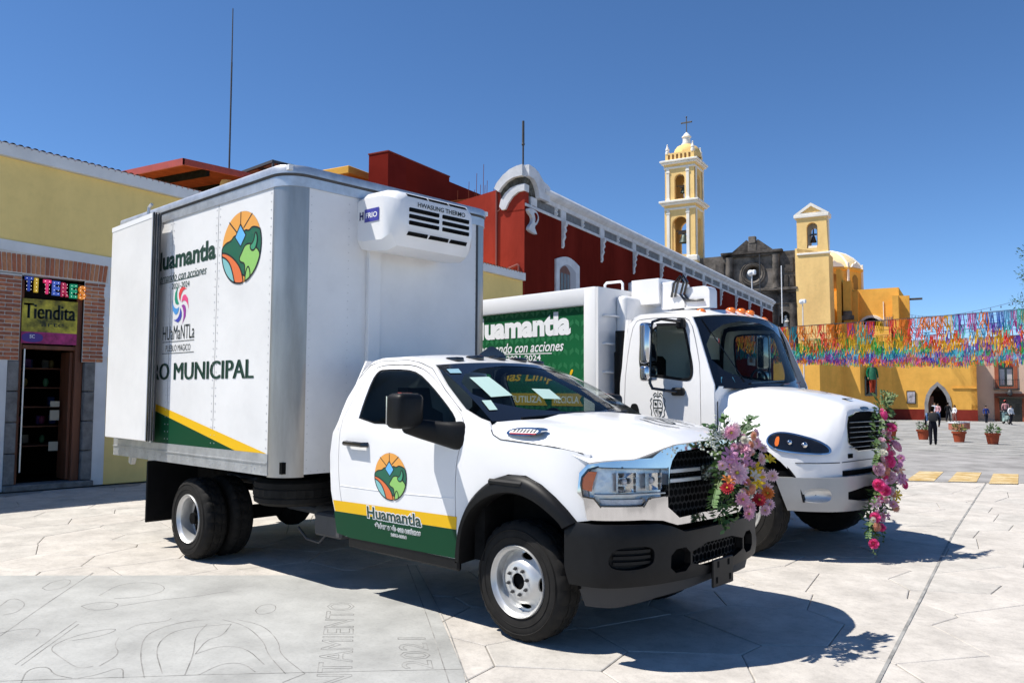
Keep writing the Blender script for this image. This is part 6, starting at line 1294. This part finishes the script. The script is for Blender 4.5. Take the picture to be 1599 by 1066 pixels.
person('person in dark clothes with a blue shoulder bag standing alone on the square', x, y, gz(y), 1.53, R(200), (.02, .022, .03), (.018, .018, .024), pose=0, extra=lambda t, k: (rucksack((.02, .02, .022))(t, k), MB().box(.10 * k, .15 * k, -.12 * k, .05 * k, .60 * k, .80 * k, .02 * k).build('shoulder_bag', mat('bag_blue', (.10, .20, .42), .6), t)))
gp_ = 'people by the churchyard portal'
for u, D, h, rz, sh, lg, lab, ex in ((1456.5, 82, 1.75, 20, (.55, .58, .64), (.03, .05, .12), 'person in a pale blue white shirt at the left side of the stone portal', None), (1461.5, 81, 1.68, -30, (.52, .30, .32), (.10, .14, .26), 'person in a pinkish top standing in front of the stone portal', None),
                             (1477, 81, 1.75, 160, (.015, .016, .018), (.02, .02, .025), 'person all in black at the right jamb of the stone portal', None), (1487, 80, 1.52, -40, (.75, .75, .76), (.25, .12, .10), 'person in a white top with long black hair right of the portal', longhair((.012, .01, .009))),
                             (1536, 79, 1.5, 40, (.03, .05, .20), (.03, .03, .04), 'person in dark blue behind the rightmost plant pot', None)):
    x, y, z = at(D, u); person(lab, x, y, z, h, R(rz), sh, lg, pose=0, group=gp_, extra=ex)
x, y, z = at(76, 1567)
sc = thing('scooter', 'pale green motor scooter parked before the dark shop door of the pink house', 'scooter', (x, y, z), R(120))
teal = mat('scooter_teal', (.35, .48, .45), .35)
for px in (-.6, .6):
    m = MB(); m.lathe([(.13, -.05), (.22, -.06), (.26, 0), (.22, .06), (.13, .05)], (px, 0, .26), (0, 1, 0), 18); w_ = m.build('wheel', rubber, sc); m = MB(); m.cyl((px, -.045, .26), (px, .045, .26), .13); m.build('rim', steelp, w_)
m = MB(); m.loft([[(x_, w_ * a, z_ + q) for a, q in ((-1, 0), (1, 0), (.8, .3), (-.8, .3))] for x_, w_, z_ in ((-.75, .16, .42), (-.2, .2, .4), (.0, .16, .24), (.35, .16, .22))], True, True); m.loft([[(.35 + q, w_, z_) for q, w_ in ((-.04, -.2), (.1, -.12), (.1, .12), (-.04, .2))] for z_ in (.25, .6, .95)], True, True); m.build('body', teal, sc)
m = MB(); m.box(-.7, -.05, -.14, .14, .72, .82, .03, 2); m.build('saddle', blackp, sc)
m = MB(); m.tube([(.62, 0, .3), (.42, 0, .95), (.36, 0, 1.05)], .03); m.tube([(.30, -.33, 1.06), (.38, 0, 1.05), (.30, .33, 1.06)], .018); m.build('handlebar', steelp, sc)
m = MB(); m.ball((.5, 0, .9), (.06, .12, .14), 10, 8); m.build('headlight', whited, sc)
person('person in a pink shirt and red cap sitting on the pale green scooter', x - .05, y + .05, z + .34, 1.62, R(120 + 90), (.50, .25, .25), (.06, .06, .08), pose=2, extra=cap((.5, .05, .04)))
x, y, z = at(75, 1574.5); person('person in a white shirt and dark trousers standing beside the scooter', x, y, z, 1.6, R(60), (.72, .72, .73), (.02, .02, .028), pose=0)
# curved tiled bench
x, y, z = at(58, 1519)
be = thing('curved_bench', 'low curved bench wall with white top and red tiled side near the church', 'bench', (x, y, z), R(-32))
m = MB(); m.loft([[(1.5 * math.cos(R(a)), 1.5 * math.sin(R(a)), 0), (1.5 * math.cos(R(a)), 1.5 * math.sin(R(a)), .40), (1.15 * math.cos(R(a)), 1.15 * math.sin(R(a)), .40), (1.15 * math.cos(R(a)), 1.15 * math.sin(R(a)), 0)] for a in range(150, 291, 10)], True, True); m.build('bench_wall', mat('tile_red', (.42, .14, .09), .7, noise=(6, .3)), be, 30)
m = MB(); m.loft([[(r_ * math.cos(R(a)), r_ * math.sin(R(a)), h) for r_, h in ((1.53, .40), (1.53, .47), (1.12, .47), (1.12, .40))] for a in range(149, 292, 11)], True, True); m.build('bench_top', wtrim, be, 30)
# giant puppet on the wall
x, y = [CO[i] + E1[i] * 8.25 + E2[i] * -6.75 for i in (0, 1)]
def board(t, k):
    m = MB(); m.box(-.62, .55, .25, .32, -.15, 1.75); m.build('dark_board', gloss_black, t)
    m = MB(); m.loft([[(.30 * q * math.cos(a), .20 * q * math.sin(a), h) for a in [2 * math.pi * n / 12 for n in range(12)]] for h, q in ((1.42, 1.45), (1.9, 1.25), (2.45, 1.2), (2.66, .5))], True, True); m.build('tunic', mat('puppet_green', (.01, .13, .06), .7, noise=(5, .3)), t)
    m = MB(); m.lathe([(.34, 2.98), (.26, 3.02), (.2, 3.25), (0, 3.28)], n=14); m.build('hat', mat('puppet_straw', (.5, .33, .1), .8), t)
person('giant puppet in a green tunic and red trousers hanging on the orange wall', x, y, 1.75, 3.2, R(13 + 30), (.01, .13, .06), (.32, .05, .025), (.35, .2, .06), name='hanging_puppet', extra=board)
# street lamps seen over the roofs
for u, v, D, lab in ((1175.5, 426, 60, 'white globe lamp on a thin pole before the round church window'), (1254.5, 474, 74, 'white globe lamp on a thin pole beside the gabled belfry')):
    x, y, z = at(D, u); zt = 1.673 + (617.5 - v) / 1245.9 * D * .955
    lp = thing('street_lamp', lab, 'street lamp', (x, y, z), 0, 'street lamps'); m = MB(); m.cyl((0, 0, 0), (0, 0, zt - z - .2), .06, .045, 8); m.build('pole', wtrim, lp)
    m = MB(); m.ball((-.08, 0, zt - z), .23, 12, 8); m.box(.05, .3, -.12, .12, zt - z - .15, zt - z + .2, .05); m.build('globe', mat('lamp_globe', (.8, .8, .8), .3), lp)
x, y, z = at(62, 1188); pl_ = thing('flag_pole', 'thin bare grey pole rising behind the red building roof', 'pole', (x, y, z)); m = MB(); m.cyl((0, 0, 0), (0, 0, 12.6), .05, .035, 6); m.build('pole', greyplas, pl_)
# tree at the right edge
x, y, z = at(66, 1640); tr = thing('tree', 'airy tall green tree at the right edge of the view behind the square', 'tree', (x, y, z)); rg = random.Random(5)
m = MB(); m.tube([(0, 0, 0), (.1, 0, 4), (-.1, .1, 8), (0, 0, 11.5)], [.3, .24, .16, .05])
tips = []
for k in range(14):
    a = k * 2.4; z0 = 6 + k * .42; r_ = 1.7 - .06 * k; p1 = (r_ * math.cos(a), r_ * math.sin(a), z0 + 1.1); m.tube([(0, 0, z0), (p1[0] * .5, p1[1] * .5, z0 + .7), p1], [.08, .05, .02], 5); tips.append(p1)
m.build('trunk', mat('bark', (.12, .09, .06), .9, noise=(4, .3)), tr)
m = MB()
for p in tips + [(0, 0, 11.8)]: leaves(m, p, (.85, .85, .6), 170, .22, rg, (0, 1, 2))
m.build('crown', leafm, tr, 0)
# ------------------------------------------------------------------ paper garlands across the street
pcs = [(.72, .05, .03), (.80, .22, .02), (.82, .48, .02), (.06, .42, .08), (.03, .32, .40), (.03, .10, .50), (.22, .06, .38), (.62, .10, .32), (.12, .42, .62), (.08, .55, .42), (.60, .40, .55)]
pms = []
for i, c in enumerate(pcs):
    q = bpy.data.materials.new('paper_%d' % i); q.use_nodes = True; nt = q.node_tree; b = nt.nodes['Principled BSDF']; b.inputs['Base Color'].default_value = (*c, 1); b.inputs['Roughness'].default_value = .6
    tl = nt.nodes.new('ShaderNodeBsdfTranslucent'); tl.inputs[0].default_value = (*c, 1); mx = nt.nodes.new('ShaderNodeMixShader'); mx.inputs[0].default_value = .45
    nt.links.new(b.outputs[0], mx.inputs[1]); nt.links.new(tl.outputs[0], mx.inputs[2]); nt.links.new(mx.outputs[0], nt.nodes['Material Output'].inputs[0]); pms.append(q)
rp = random.Random(21)
def tassel(mb, o, s=1.0, L=.5):
    for k in range(6):
        x0 = (-.12 + k * .04) * s; w_ = .028 * s; l_ = L * rp.uniform(.7, 1.1); t1, t2 = rp.uniform(-.08, .08), rp.uniform(-.14, .14); tw = rp.uniform(-.02, .02)
        mb.add([(o[0] + x0, o[1] + tw, o[2]), (o[0] + x0 + w_, o[1] - tw, o[2]), (o[0] + x0 + w_ + t1 * .3, o[1] + t1 + tw, o[2] - l_ * .5), (o[0] + x0 + t1 * .3, o[1] + t1 - tw, o[2] - l_ * .5), (o[0] + x0 + w_ + t2 * .3, o[1] + t2, o[2] - l_), (o[0] + x0 + t2 * .3, o[1] + t2 + tw, o[2] - l_)], [(0, 1, 2, 3), (3, 2, 4, 5)])
tmes = []
for i in range(len(pcs)):
    m = MB(); tassel(m, (0, 0, 0)); tmes.append(m.mesh('tassel', pms[i], 0))
WARM, COOL, MIX = (0, 0, 1, 1, 2, 0), (5, 8, 8, 4, 5, 9), (0, 1, 2, 3, 4, 5, 6, 7, 8, 9, 10)
NR = 17; rows = []
for r_ in range(NR):
    yb = 20.5 + 33 * (r_ / (NR - 1)) ** 1.1; rows.append(yb)
for r_, yb in enumerate(rows):
    xl, xr_ = (-13.6 - (yb - 12) * .235, 7.5 - yb * .06); zl = 3.98 + .10 * math.sin(r_ * 1.7) + .021 * (yb - 20); zr = 4.62 + .006 * (yb - 20) + .15 * math.sin(r_ * 2.3); sag = .34 + .010 * (yb - 20)
    if r_ < 3: sag = .25
    col = ['red and orange', 'red and yellow', 'orange and green', 'green and turquoise', 'blue and turquoise', 'blue and pink', 'red and pink', 'orange and yellow'][r_ % 8]
    g = thing('paper_garland', 'multicoloured paper fringe garland in the dense rows strung behind the nearest one', 'garland', (xl, yb, gz(yb)), 0, 'paper garlands over the street'); ORG[g.name] = (xl, yb, gz(yb))
    if r_ == 0: g['label'] = 'nearest and topmost paper fringe garland, red at its left end and blue further right'
    n = 70; f = lambda t: (xl + (xr_ - xl) * t, yb + (xr_ - xl) * t * .10, zl + (zr - zl) * t - sag * 4 * t * (1 - t))
    m = MB(); m.tube([f(k / 24) for k in range(25)], .010, 4, False); m.build('rope', greyplas, g)
    lft = ((0, 0, 1), (0, 1, 1), (1, 2, 0), (0, 1, 2), (2, 2, 1, 3), (3, 2, 3), (3, 9, 4), (4, 9, 8), (5, 8, 4), (8, 5, 6), (6, 5, 7), (7, 6, 0), (0, 1, 2), (2, 1, 1), (3, 3, 6), (1, 0, 0), (4, 7, 3))[r_]
    rgt = ((8, 5, 9), (5, 8, 10), (9, 8, 6), (0, 1, 2), (2, 1, 0), (1, 2, 6), (3, 6, 2), (3, 9, 1), (1, 0, 3), (9, 4, 8), (4, 5, 8), (8, 4, 7), (5, 9, 8), (0, 1, 0), (1, 2, 7), (4, 8, 5), (0, 3, 1))[r_]
    bunch = MB(); c = 0; pal = lft
    for k in range(n):
        t = (k + .5) / n
        if k % 5 == 0: pal = rp.choice((lft, lft, lft, MIX) if t < .52 + .05 * math.sin(r_) else (rgt, rgt, rgt, MIX))
        if rp.random() < .09 or math.sin(k * .9 + r_ * 2.1) > .93: continue
        c = rp.choice(pal); p = f(t)
        if r_ < 4:
            o = link('tassel', tmes[c], g, loc=(p[0] - xl, p[1] - yb, p[2] - gz(yb))); o.rotation_euler = (0, 0, rp.uniform(-.4, .4)); o.scale = (1, 1, rp.uniform(.8, 1.25))
        else: bunch.cur = c; tassel(bunch, p, 1.15, .54)
        if r_ >= 4 and rp.random() < .55: bunch.cur = rp.choice(pal); q = f((k + .95) / n); tassel(bunch, q, 1.1, .5)
    if r_ >= 4: bunch.build('fringe', pms, g, 0, kind='stuff')
# strings of bulbs up to the right
bl_ = mat('light_bulb', (.05, .05, .05), .3)
for k, (z0, z1, yo) in enumerate(((10.4, 5.75, 0), (9.9, 5.35, .7), (9.6, 5.05, 1.4), (9.3, 4.7, 2.2))):
    a = Vector((CO[0] + E1.x * 11 + E2.x * 5.6, CO[1] + E1.y * 11 + E2.y * 5.6, z0)); b = Vector((4.5, 20.5 + yo, z1 + .35))
    sgt = thing('light_string', ('topmost', 'second', 'third', 'lowest')[k] + ' string of small bulbs running from the church to the upper right', 'light string', tuple(a), 0, 'strings of bulbs over the square'); ORG[sgt.name] = tuple(a)
    f = lambda t: tuple(a.lerp(b, t) - Vector((0, 0, 4 * t * (1 - t) * 1.0)))
    m = MB(); m.tube([f(q / 30) for q in range(31)], [.018 - .011 * q / 30 for q in range(31)], 4, False); m.build('cable', greyplas, sgt)
    for q in range(26):
        t = (q + .5) / 26; p = f(t); s = 1.3 - t * .75
        m = MB(); m.cyl((p[0], p[1], p[2]), (p[0], p[1], p[2] - .08 * s), .02 * s, n=5); m.ball((p[0], p[1], p[2] - .14 * s), .05 * s, 6, 5); m.build('light_bulb', bl_, sgt)
# ------------------------------------------------------------------ flower wreaths on the two trucks
fc = {'pink': (.84, .48, .60), 'lilac': (.78, .54, .64), 'mauve': (.68, .32, .54), 'hot': (.88, .13, .38), 'white': (.82, .80, .72), 'yellow': (.82, .58, .03), 'orange': (.74, .25, .05), 'peach': (.82, .46, .32), 'red': (.50, .03, .05), 'blush': (.84, .62, .66)}
fm = {}
for k, c in fc.items():
    q = mat('petal_' + k, c, .6, noise=(20, .2)); nt = q.node_tree; b = nt.nodes['Principled BSDF']; tl = nt.nodes.new('ShaderNodeBsdfTranslucent'); tl.inputs[0].default_value = (*c, 1)
    mx = nt.nodes.new('ShaderNodeMixShader'); mx.inputs[0].default_value = .45; nt.links.new(b.outputs[0], mx.inputs[1]); nt.links.new(tl.outputs[0], mx.inputs[2]); nt.links.new(mx.outputs[0], nt.nodes['Material Output'].inputs[0]); fm[k] = q; stam = mat('flower_eye', (.45, .38, .05), .8)
def mum(r, rings_, rg):
    m = MB()
    for j in range(rings_):
        n = 15 - j * 2; R0 = r * (1 - j * .2); up = .12 + .34 * j
        for k in range(n):
            a = 2 * math.pi * k / n + j * .3 + rg.uniform(-.06, .06); d = Vector((math.cos(a), math.sin(a), 0)); s = Vector((-math.sin(a), math.cos(a), 0)); L = R0 * rg.uniform(.88, 1.08); w_ = L * .20
            t_ = d * L * math.cos(up) + Vector((0, 0, L * math.sin(up))); mid_ = t_ * .6 + Vector((0, 0, L * .07))
            m.add([d * .05 * r, mid_ + s * w_, t_, mid_ - s * w_], [(0, 1, 2, 3)])
    m.cur = 1; m.ball((0, 0, r * .22), (r * .16, r * .16, r * .1), 8, 4); return m
def rose(r, rg):
    m = MB()
    for j, (q, h, n) in enumerate(((1.0, .35, 6), (.8, .58, 5), (.58, .72, 5), (.36, .80, 4), (.17, .82, 3))):
        for k in range(n):
            a0_ = 2 * math.pi * k / n + j * .7; da = math.pi / n * 1.35; cols_ = []
            for t in (-1, -.4, .4, 1):
                a = a0_ + t * da; e = 1 - .14 * t * t; cols_.append([(r * q * .35 * math.cos(a), r * q * .35 * math.sin(a), r * .05), (r * q * .85 * math.cos(a), r * q * .85 * math.sin(a), r * h * .6), (r * q * e * math.cos(a), r * q * e * math.sin(a), r * h * e)])
            m.loft(cols_, False)
    return m
def lily(r, rg):
    m = MB()
    for k in range(6):
        a = 2 * math.pi * k / 6; d = Vector((math.cos(a), math.sin(a), 0)); s = Vector((-math.sin(a), math.cos(a), 0)); u = Vector((0, 0, 1))
        m.loft([[d * r * q + u * h * r - s * w_ * r, d * r * q + u * (h + .05) * r, d * r * q + u * h * r + s * w_ * r] for q, h, w_ in ((.08, 0, .06), (.45, .3, .22), (.8, .42, .17), (1.05, .32, .02))], False)
    m.cur = 1
    for k in range(5): a = 1.256 * k; m.cyl((0, 0, 0), (.2 * r * math.cos(a), .2 * r * math.sin(a), .5 * r), .012, n=4)
    return m
rf_ = random.Random(3); FM = {}
for k in fc:
    FM[k] = {'mum': mum(1, 4, rf_).mesh('flower', [fm[k], stam], 0), 'rose': rose(1, rf_).mesh('flower', [fm[k], stam], 60), 'lily': lily(1, rf_).mesh('flower', [fm[k], stam], 60)}
CAMP = Vector((3.70277, -4.95793, 1.67349))
def flower(parent, org, p, kind, colr, r, rg, out):
    o = link('flower', FM[colr][kind], parent, loc=tuple(Vector(p) - Vector(org)), label='%s %s bloom' % ({'hot': 'deep pink', 'blush': 'pale pink'}.get(colr, colr), {'mum': 'daisy-like', 'rose': 'round rose', 'lily': 'six-petalled'}[kind]))
    d = (Vector(out) + Vector((rg.uniform(-.55, .55), rg.uniform(-.55, .55), rg.uniform(-.35, .55)))).normalized()
    o.rotation_mode = 'QUATERNION'; o.rotation_quaternion = d.to_track_quat('Z', 'Y'); o.scale = (r, r, r)
def spray(mb, p, d, L, n, lw, rg, mi):
    p, d = Vector(p), Vector(d).normalized(); pts = [p + d * L * k / n + Vector((0, 0, -.35 * L * (k / n) ** 2)) for k in range(n + 1)]
    mb.cur = mi; mb.tube(pts, .0035, 4, False)
    for k in range(1, n + 1):
        for s in (-1, 1):
            q = d.cross(Vector((rg.uniform(-.4, .4), rg.uniform(-.4, .4), 1))).normalized() * s + d * .7; q.normalize(); w_ = q.orthogonal().normalized() * lw * .3
            mb.add([pts[k], pts[k] + q * lw * .5 + w_, pts[k] + q * lw, pts[k] + q * lw * .5 - w_], [(0, 1, 2, 3)])
BQ = (1.12, .04, .85)
bq = thing('flower_wreath', 'rounded bunch of pink, lilac and yellow flowers fixed to the box truck grille', 'flowers', BQ, wc=True)
rg = random.Random(12); m = MB(); out = Vector((.75, -.55, .25))
yz = lambda u, v: (1.10 + .04 * rg.uniform(-1, 1), .32 + u, 1.10 + v)
leaves(m, (1.10, .34, 1.13), (.06, .22, .25), 480, .06, rg, (0, 1, 1, 2)); leaves(m, (1.10, .36, 1.36), (.08, .26, .08), 110, .065, rg, (0, 1, 2)); leaves(m, (1.10, .20, .82), (.05, .09, .13), 110, .05, rg, (0, 1))
for k in range(26):
    a = rg.uniform(0, 6.28); c_, s_ = math.cos(a), math.sin(a); spray(m, (1.10, .33 + c_ * .17, 1.13 + s_ * .22), (.25, c_ + rg.uniform(-.3, .3), s_ + rg.uniform(-.2, .5)), rg.uniform(.07, .15), 6, .04, rg, rg.choice((0, 1, 2)))
for p, d, L in (((1.1, .1, 1.42), (.1, -.45, .3), .16), ((1.1, .5, 1.40), (.1, .55, .8), .22), ((1.1, .25, 1.42), (0, -.05, 1), .15), ((1.1, .52, 1.2), (.2, 1, .1), .22), ((1.12, .08, .98), (.3, -.9, -.35), .15), ((1.12, .15, .88), (.1, .1, -1), .16), ((1.12, .42, 1.38), (.2, .6, .5), .2)): spray(m, p, d, L, 10, .05, rg, rg.choice((0, 1)))
m.v = [(x, y - .28, 1.19 + (z - 1.13) * .86) for x, y, z in m.v]; m.build('foliage', leafm, bq, 0, kind='stuff')
m = MB()
for k in range(90): p = Vector((1.16, -.30 + rg.gauss(0, .08), 1.38 + rg.gauss(0, .05))); m.ball(p, .008, 5, 4)
m.build('small_white_blossom', mat('blossom', (.5, .52, .45), .8), bq, 0, kind='stuff')
spot = [(-.17, .28, 'mum', 'pink', .062), (-.06, .30, 'mum', 'blush', .055), (.02, .21, 'rose', 'white', .032), (.14, .24, 'mum', 'peach', .042), (.05, .14, 'mum', 'pink', .066), (.15, .12, 'mum', 'blush', .05), (.26, .17, 'mum', 'pink', .048), (-.15, .10, 'lily', 'mauve', .055), (-.21, .05, 'lily', 'mauve', .05), (-.1, .07, 'lily', 'mauve', .045), (.03, .06, 'lily', 'mauve', .05), (.09, .0, 'lily', 'mauve', .048),
        (-.10, -.05, 'mum', 'lilac', .085), (-.2, -.11, 'lily', 'orange', .05), (-.16, -.17, 'mum', 'red', .05), (.02, -.12, 'lily', 'mauve', .048), (.33, .03, 'mum', 'blush', .055), (.36, .12, 'mum', 'blush', .045), (.22, -.05, 'lily', 'yellow', .06), (.15, -.10, 'lily', 'white', .05), (.27, -.12, 'lily', 'yellow', .055), (.20, -.16, 'lily', 'yellow', .05), (.40, .02, 'lily', 'yellow', .05), (.10, -.20, 'rose', 'peach', .040), (.11, -.145, 'rose', 'peach', .032), (.02, -.28, 'mum', 'pink', .062), (.32, -.12, 'mum', 'blush', .06), (.33, -.26, 'mum', 'orange', .055),
        (.20, -.30, 'mum', 'red', .055), (.14, -.36, 'mum', 'pink', .055), (.26, -.33, 'rose', 'peach', .035), (.40, -.24, 'mum', 'blush', .065), (.38, -.36, 'mum', 'lilac', .045), (.30, -.40, 'mum', 'lilac', .045), (.44, -.12, 'mum', 'blush', .05), (.07, -.40, 'mum', 'pink', .05), (.25, .26, 'mum', 'lilac', .04), (-.24, .02, 'mum', 'lilac', .04)]
for u, v, kd, c_, r_ in spot: flower(bq, BQ, (1.205 + rg.uniform(-.02, .03), -.02 + u, 1.205 + v * .80), kd, c_, r_ * .98, rg, out)
for k in range(34):
    a = rg.uniform(0, 6.28); q = math.sqrt(rg.random()); flower(bq, BQ, (1.19, .06 + .21 * q * math.cos(a), 1.195 + .20 * q * math.sin(a)), rg.choice(('mum', 'mum', 'rose')), rg.choice(('pink', 'blush', 'blush', 'lilac', 'pink', 'white', 'peach')), rg.uniform(.024, .036), rg, out)
# second wreath, hanging down the left side of the rubbish truck's grille
g0 = Vector((-.27, 4.05, 0)); gx = Vector((math.cos(R(-3.5)), math.sin(R(-3.5)), 0)); gy = Vector((-gx.y, gx.x, 0)); G3 = lambda x, y, z: tuple(g0 + gx * x + gy * y + Vector((0, 0, z)))
o2 = G3(1.1, .1, .3)
w2 = thing('flower_wreath', 'long hanging wreath of deep pink and lilac flowers on the rubbish truck grille', 'flowers', o2, wc=True)
m = MB(); rg = random.Random(31)
path = [(-.04, 1.56, .06), (-.08, 1.40, .09), (-.10, 1.22, .12), (-.07, 1.05, .19), (-.02, .90, .25), (-.05, .75, .23), (-.15, .62, .18), (-.30, .48, .12), (-.40, .36, .07)]
for y, z, r_ in path: leaves(m, G3(1.10, y, z), (.07, r_ * .9, .13), int(300 * r_) + 25, .07, rg, (0, 1, 1, 2))
for k in range(46):
    y, z, r_ = rg.choice(path); a = rg.uniform(0, 6.28); spray(m, G3(1.12, y + r_ * .7 * math.cos(a), z), gx * .2 + gy * math.cos(a) + Vector((0, 0, math.sin(a) * .8)), rg.uniform(.10, .22), 7, .04, rg, rg.choice((0, 1, 2)))
for k in range(6): spray(m, G3(1.1, -.05 + .05 * k, 1.55), gy * (.1 + .13 * k) + Vector((0, 0, 1)), .26, 9, .03, rg, 2)
m.tube([G3(1.1, -.38, .42), G3(1.1, -.50, .2)], .005, 4); m.build('foliage', leafm, w2, 0, kind='stuff')
cols2 = ['hot', 'hot', 'hot', 'lilac', 'lilac', 'blush', 'pink', 'mauve', 'peach', 'white', 'yellow']
fixed = [(-.13, 1.47, 'rose', 'hot', .065), (-.02, 1.33, 'rose', 'hot', .055), (-.20, 1.08, 'rose', 'white', .045), (.03, 1.13, 'rose', 'pink', .075), (-.02, 1.06, 'rose', 'hot', .05), (-.08, .99, 'rose', 'hot', .075), (-.26, .92, 'rose', 'lilac', .07), (-.18, .94, 'rose', 'peach', .048), (-.15, .88, 'rose', 'peach', .048), (.14, .95, 'mum', 'mauve', .07), (.20, .88, 'lily', 'peach', .05), (-.05, .82, 'rose', 'lilac', .07), (.08, .9, 'rose', 'lilac', .05), (-.28, .76, 'rose', 'hot', .065), (-.21, .70, 'rose', 'hot', .065), (-.17, .77, 'lily', 'mauve', .05), (.17, .78, 'lily', 'mauve', .06), (.2, .72, 'rose', 'hot', .05), (.0, .68, 'rose', 'white', .05), (.05, .64, 'rose', 'peach', .05), (.14, .62, 'lily', 'yellow', .06), (.12, .55, 'lily', 'yellow', .05),
         (-.22, .60, 'lily', 'pink', .05), (-.26, .58, 'lily', 'lilac', .05), (.05, .54, 'mum', 'pink', .05), (.11, .50, 'mum', 'peach', .05), (-.2, .44, 'rose', 'hot', .055), (-.23, .42, 'mum', 'white', .04), (-.16, .35, 'rose', 'peach', .045), (-.10, .33, 'rose', 'hot', .05), (-.21, .36, 'rose', 'peach', .04), (-.20, .20, 'rose', 'hot', .05), (.06, .78, 'lily', 'mauve', .05), (.22, 1.0, 'mum', 'mauve', .05), (-.12, .60, 'rose', 'blush', .04), (.24, .80, 'mum', 'lilac', .05), (-.02, .44, 'lily', 'mauve', .04)]
out2 = gx * .8 - gy * .5 + Vector((0, 0, .2))
for y, z, kd, c_, r_ in fixed: flower(w2, o2, G3(1.17 + rg.uniform(-.02, .03), y * 1.3 - .02 - interp(z, [.25, .7], [.28, .0]), z), kd, c_, r_ * 1.08, rg, out2)
for k in range(62):
    y, z, r_ = rg.choice(path[2:8]); a = rg.uniform(0, 6.28); q = math.sqrt(rg.random())
    flower(w2, o2, G3(1.165, y - .04 + r_ * .85 * q * math.cos(a), z + .09 * math.sin(a)), rg.choice(('rose', 'mum', 'lily')), rg.choice(('hot', 'pink', 'lilac', 'blush', 'blush', 'lilac', 'peach', 'pink', 'white')), rg.uniform(.028, .045), rg, out2)
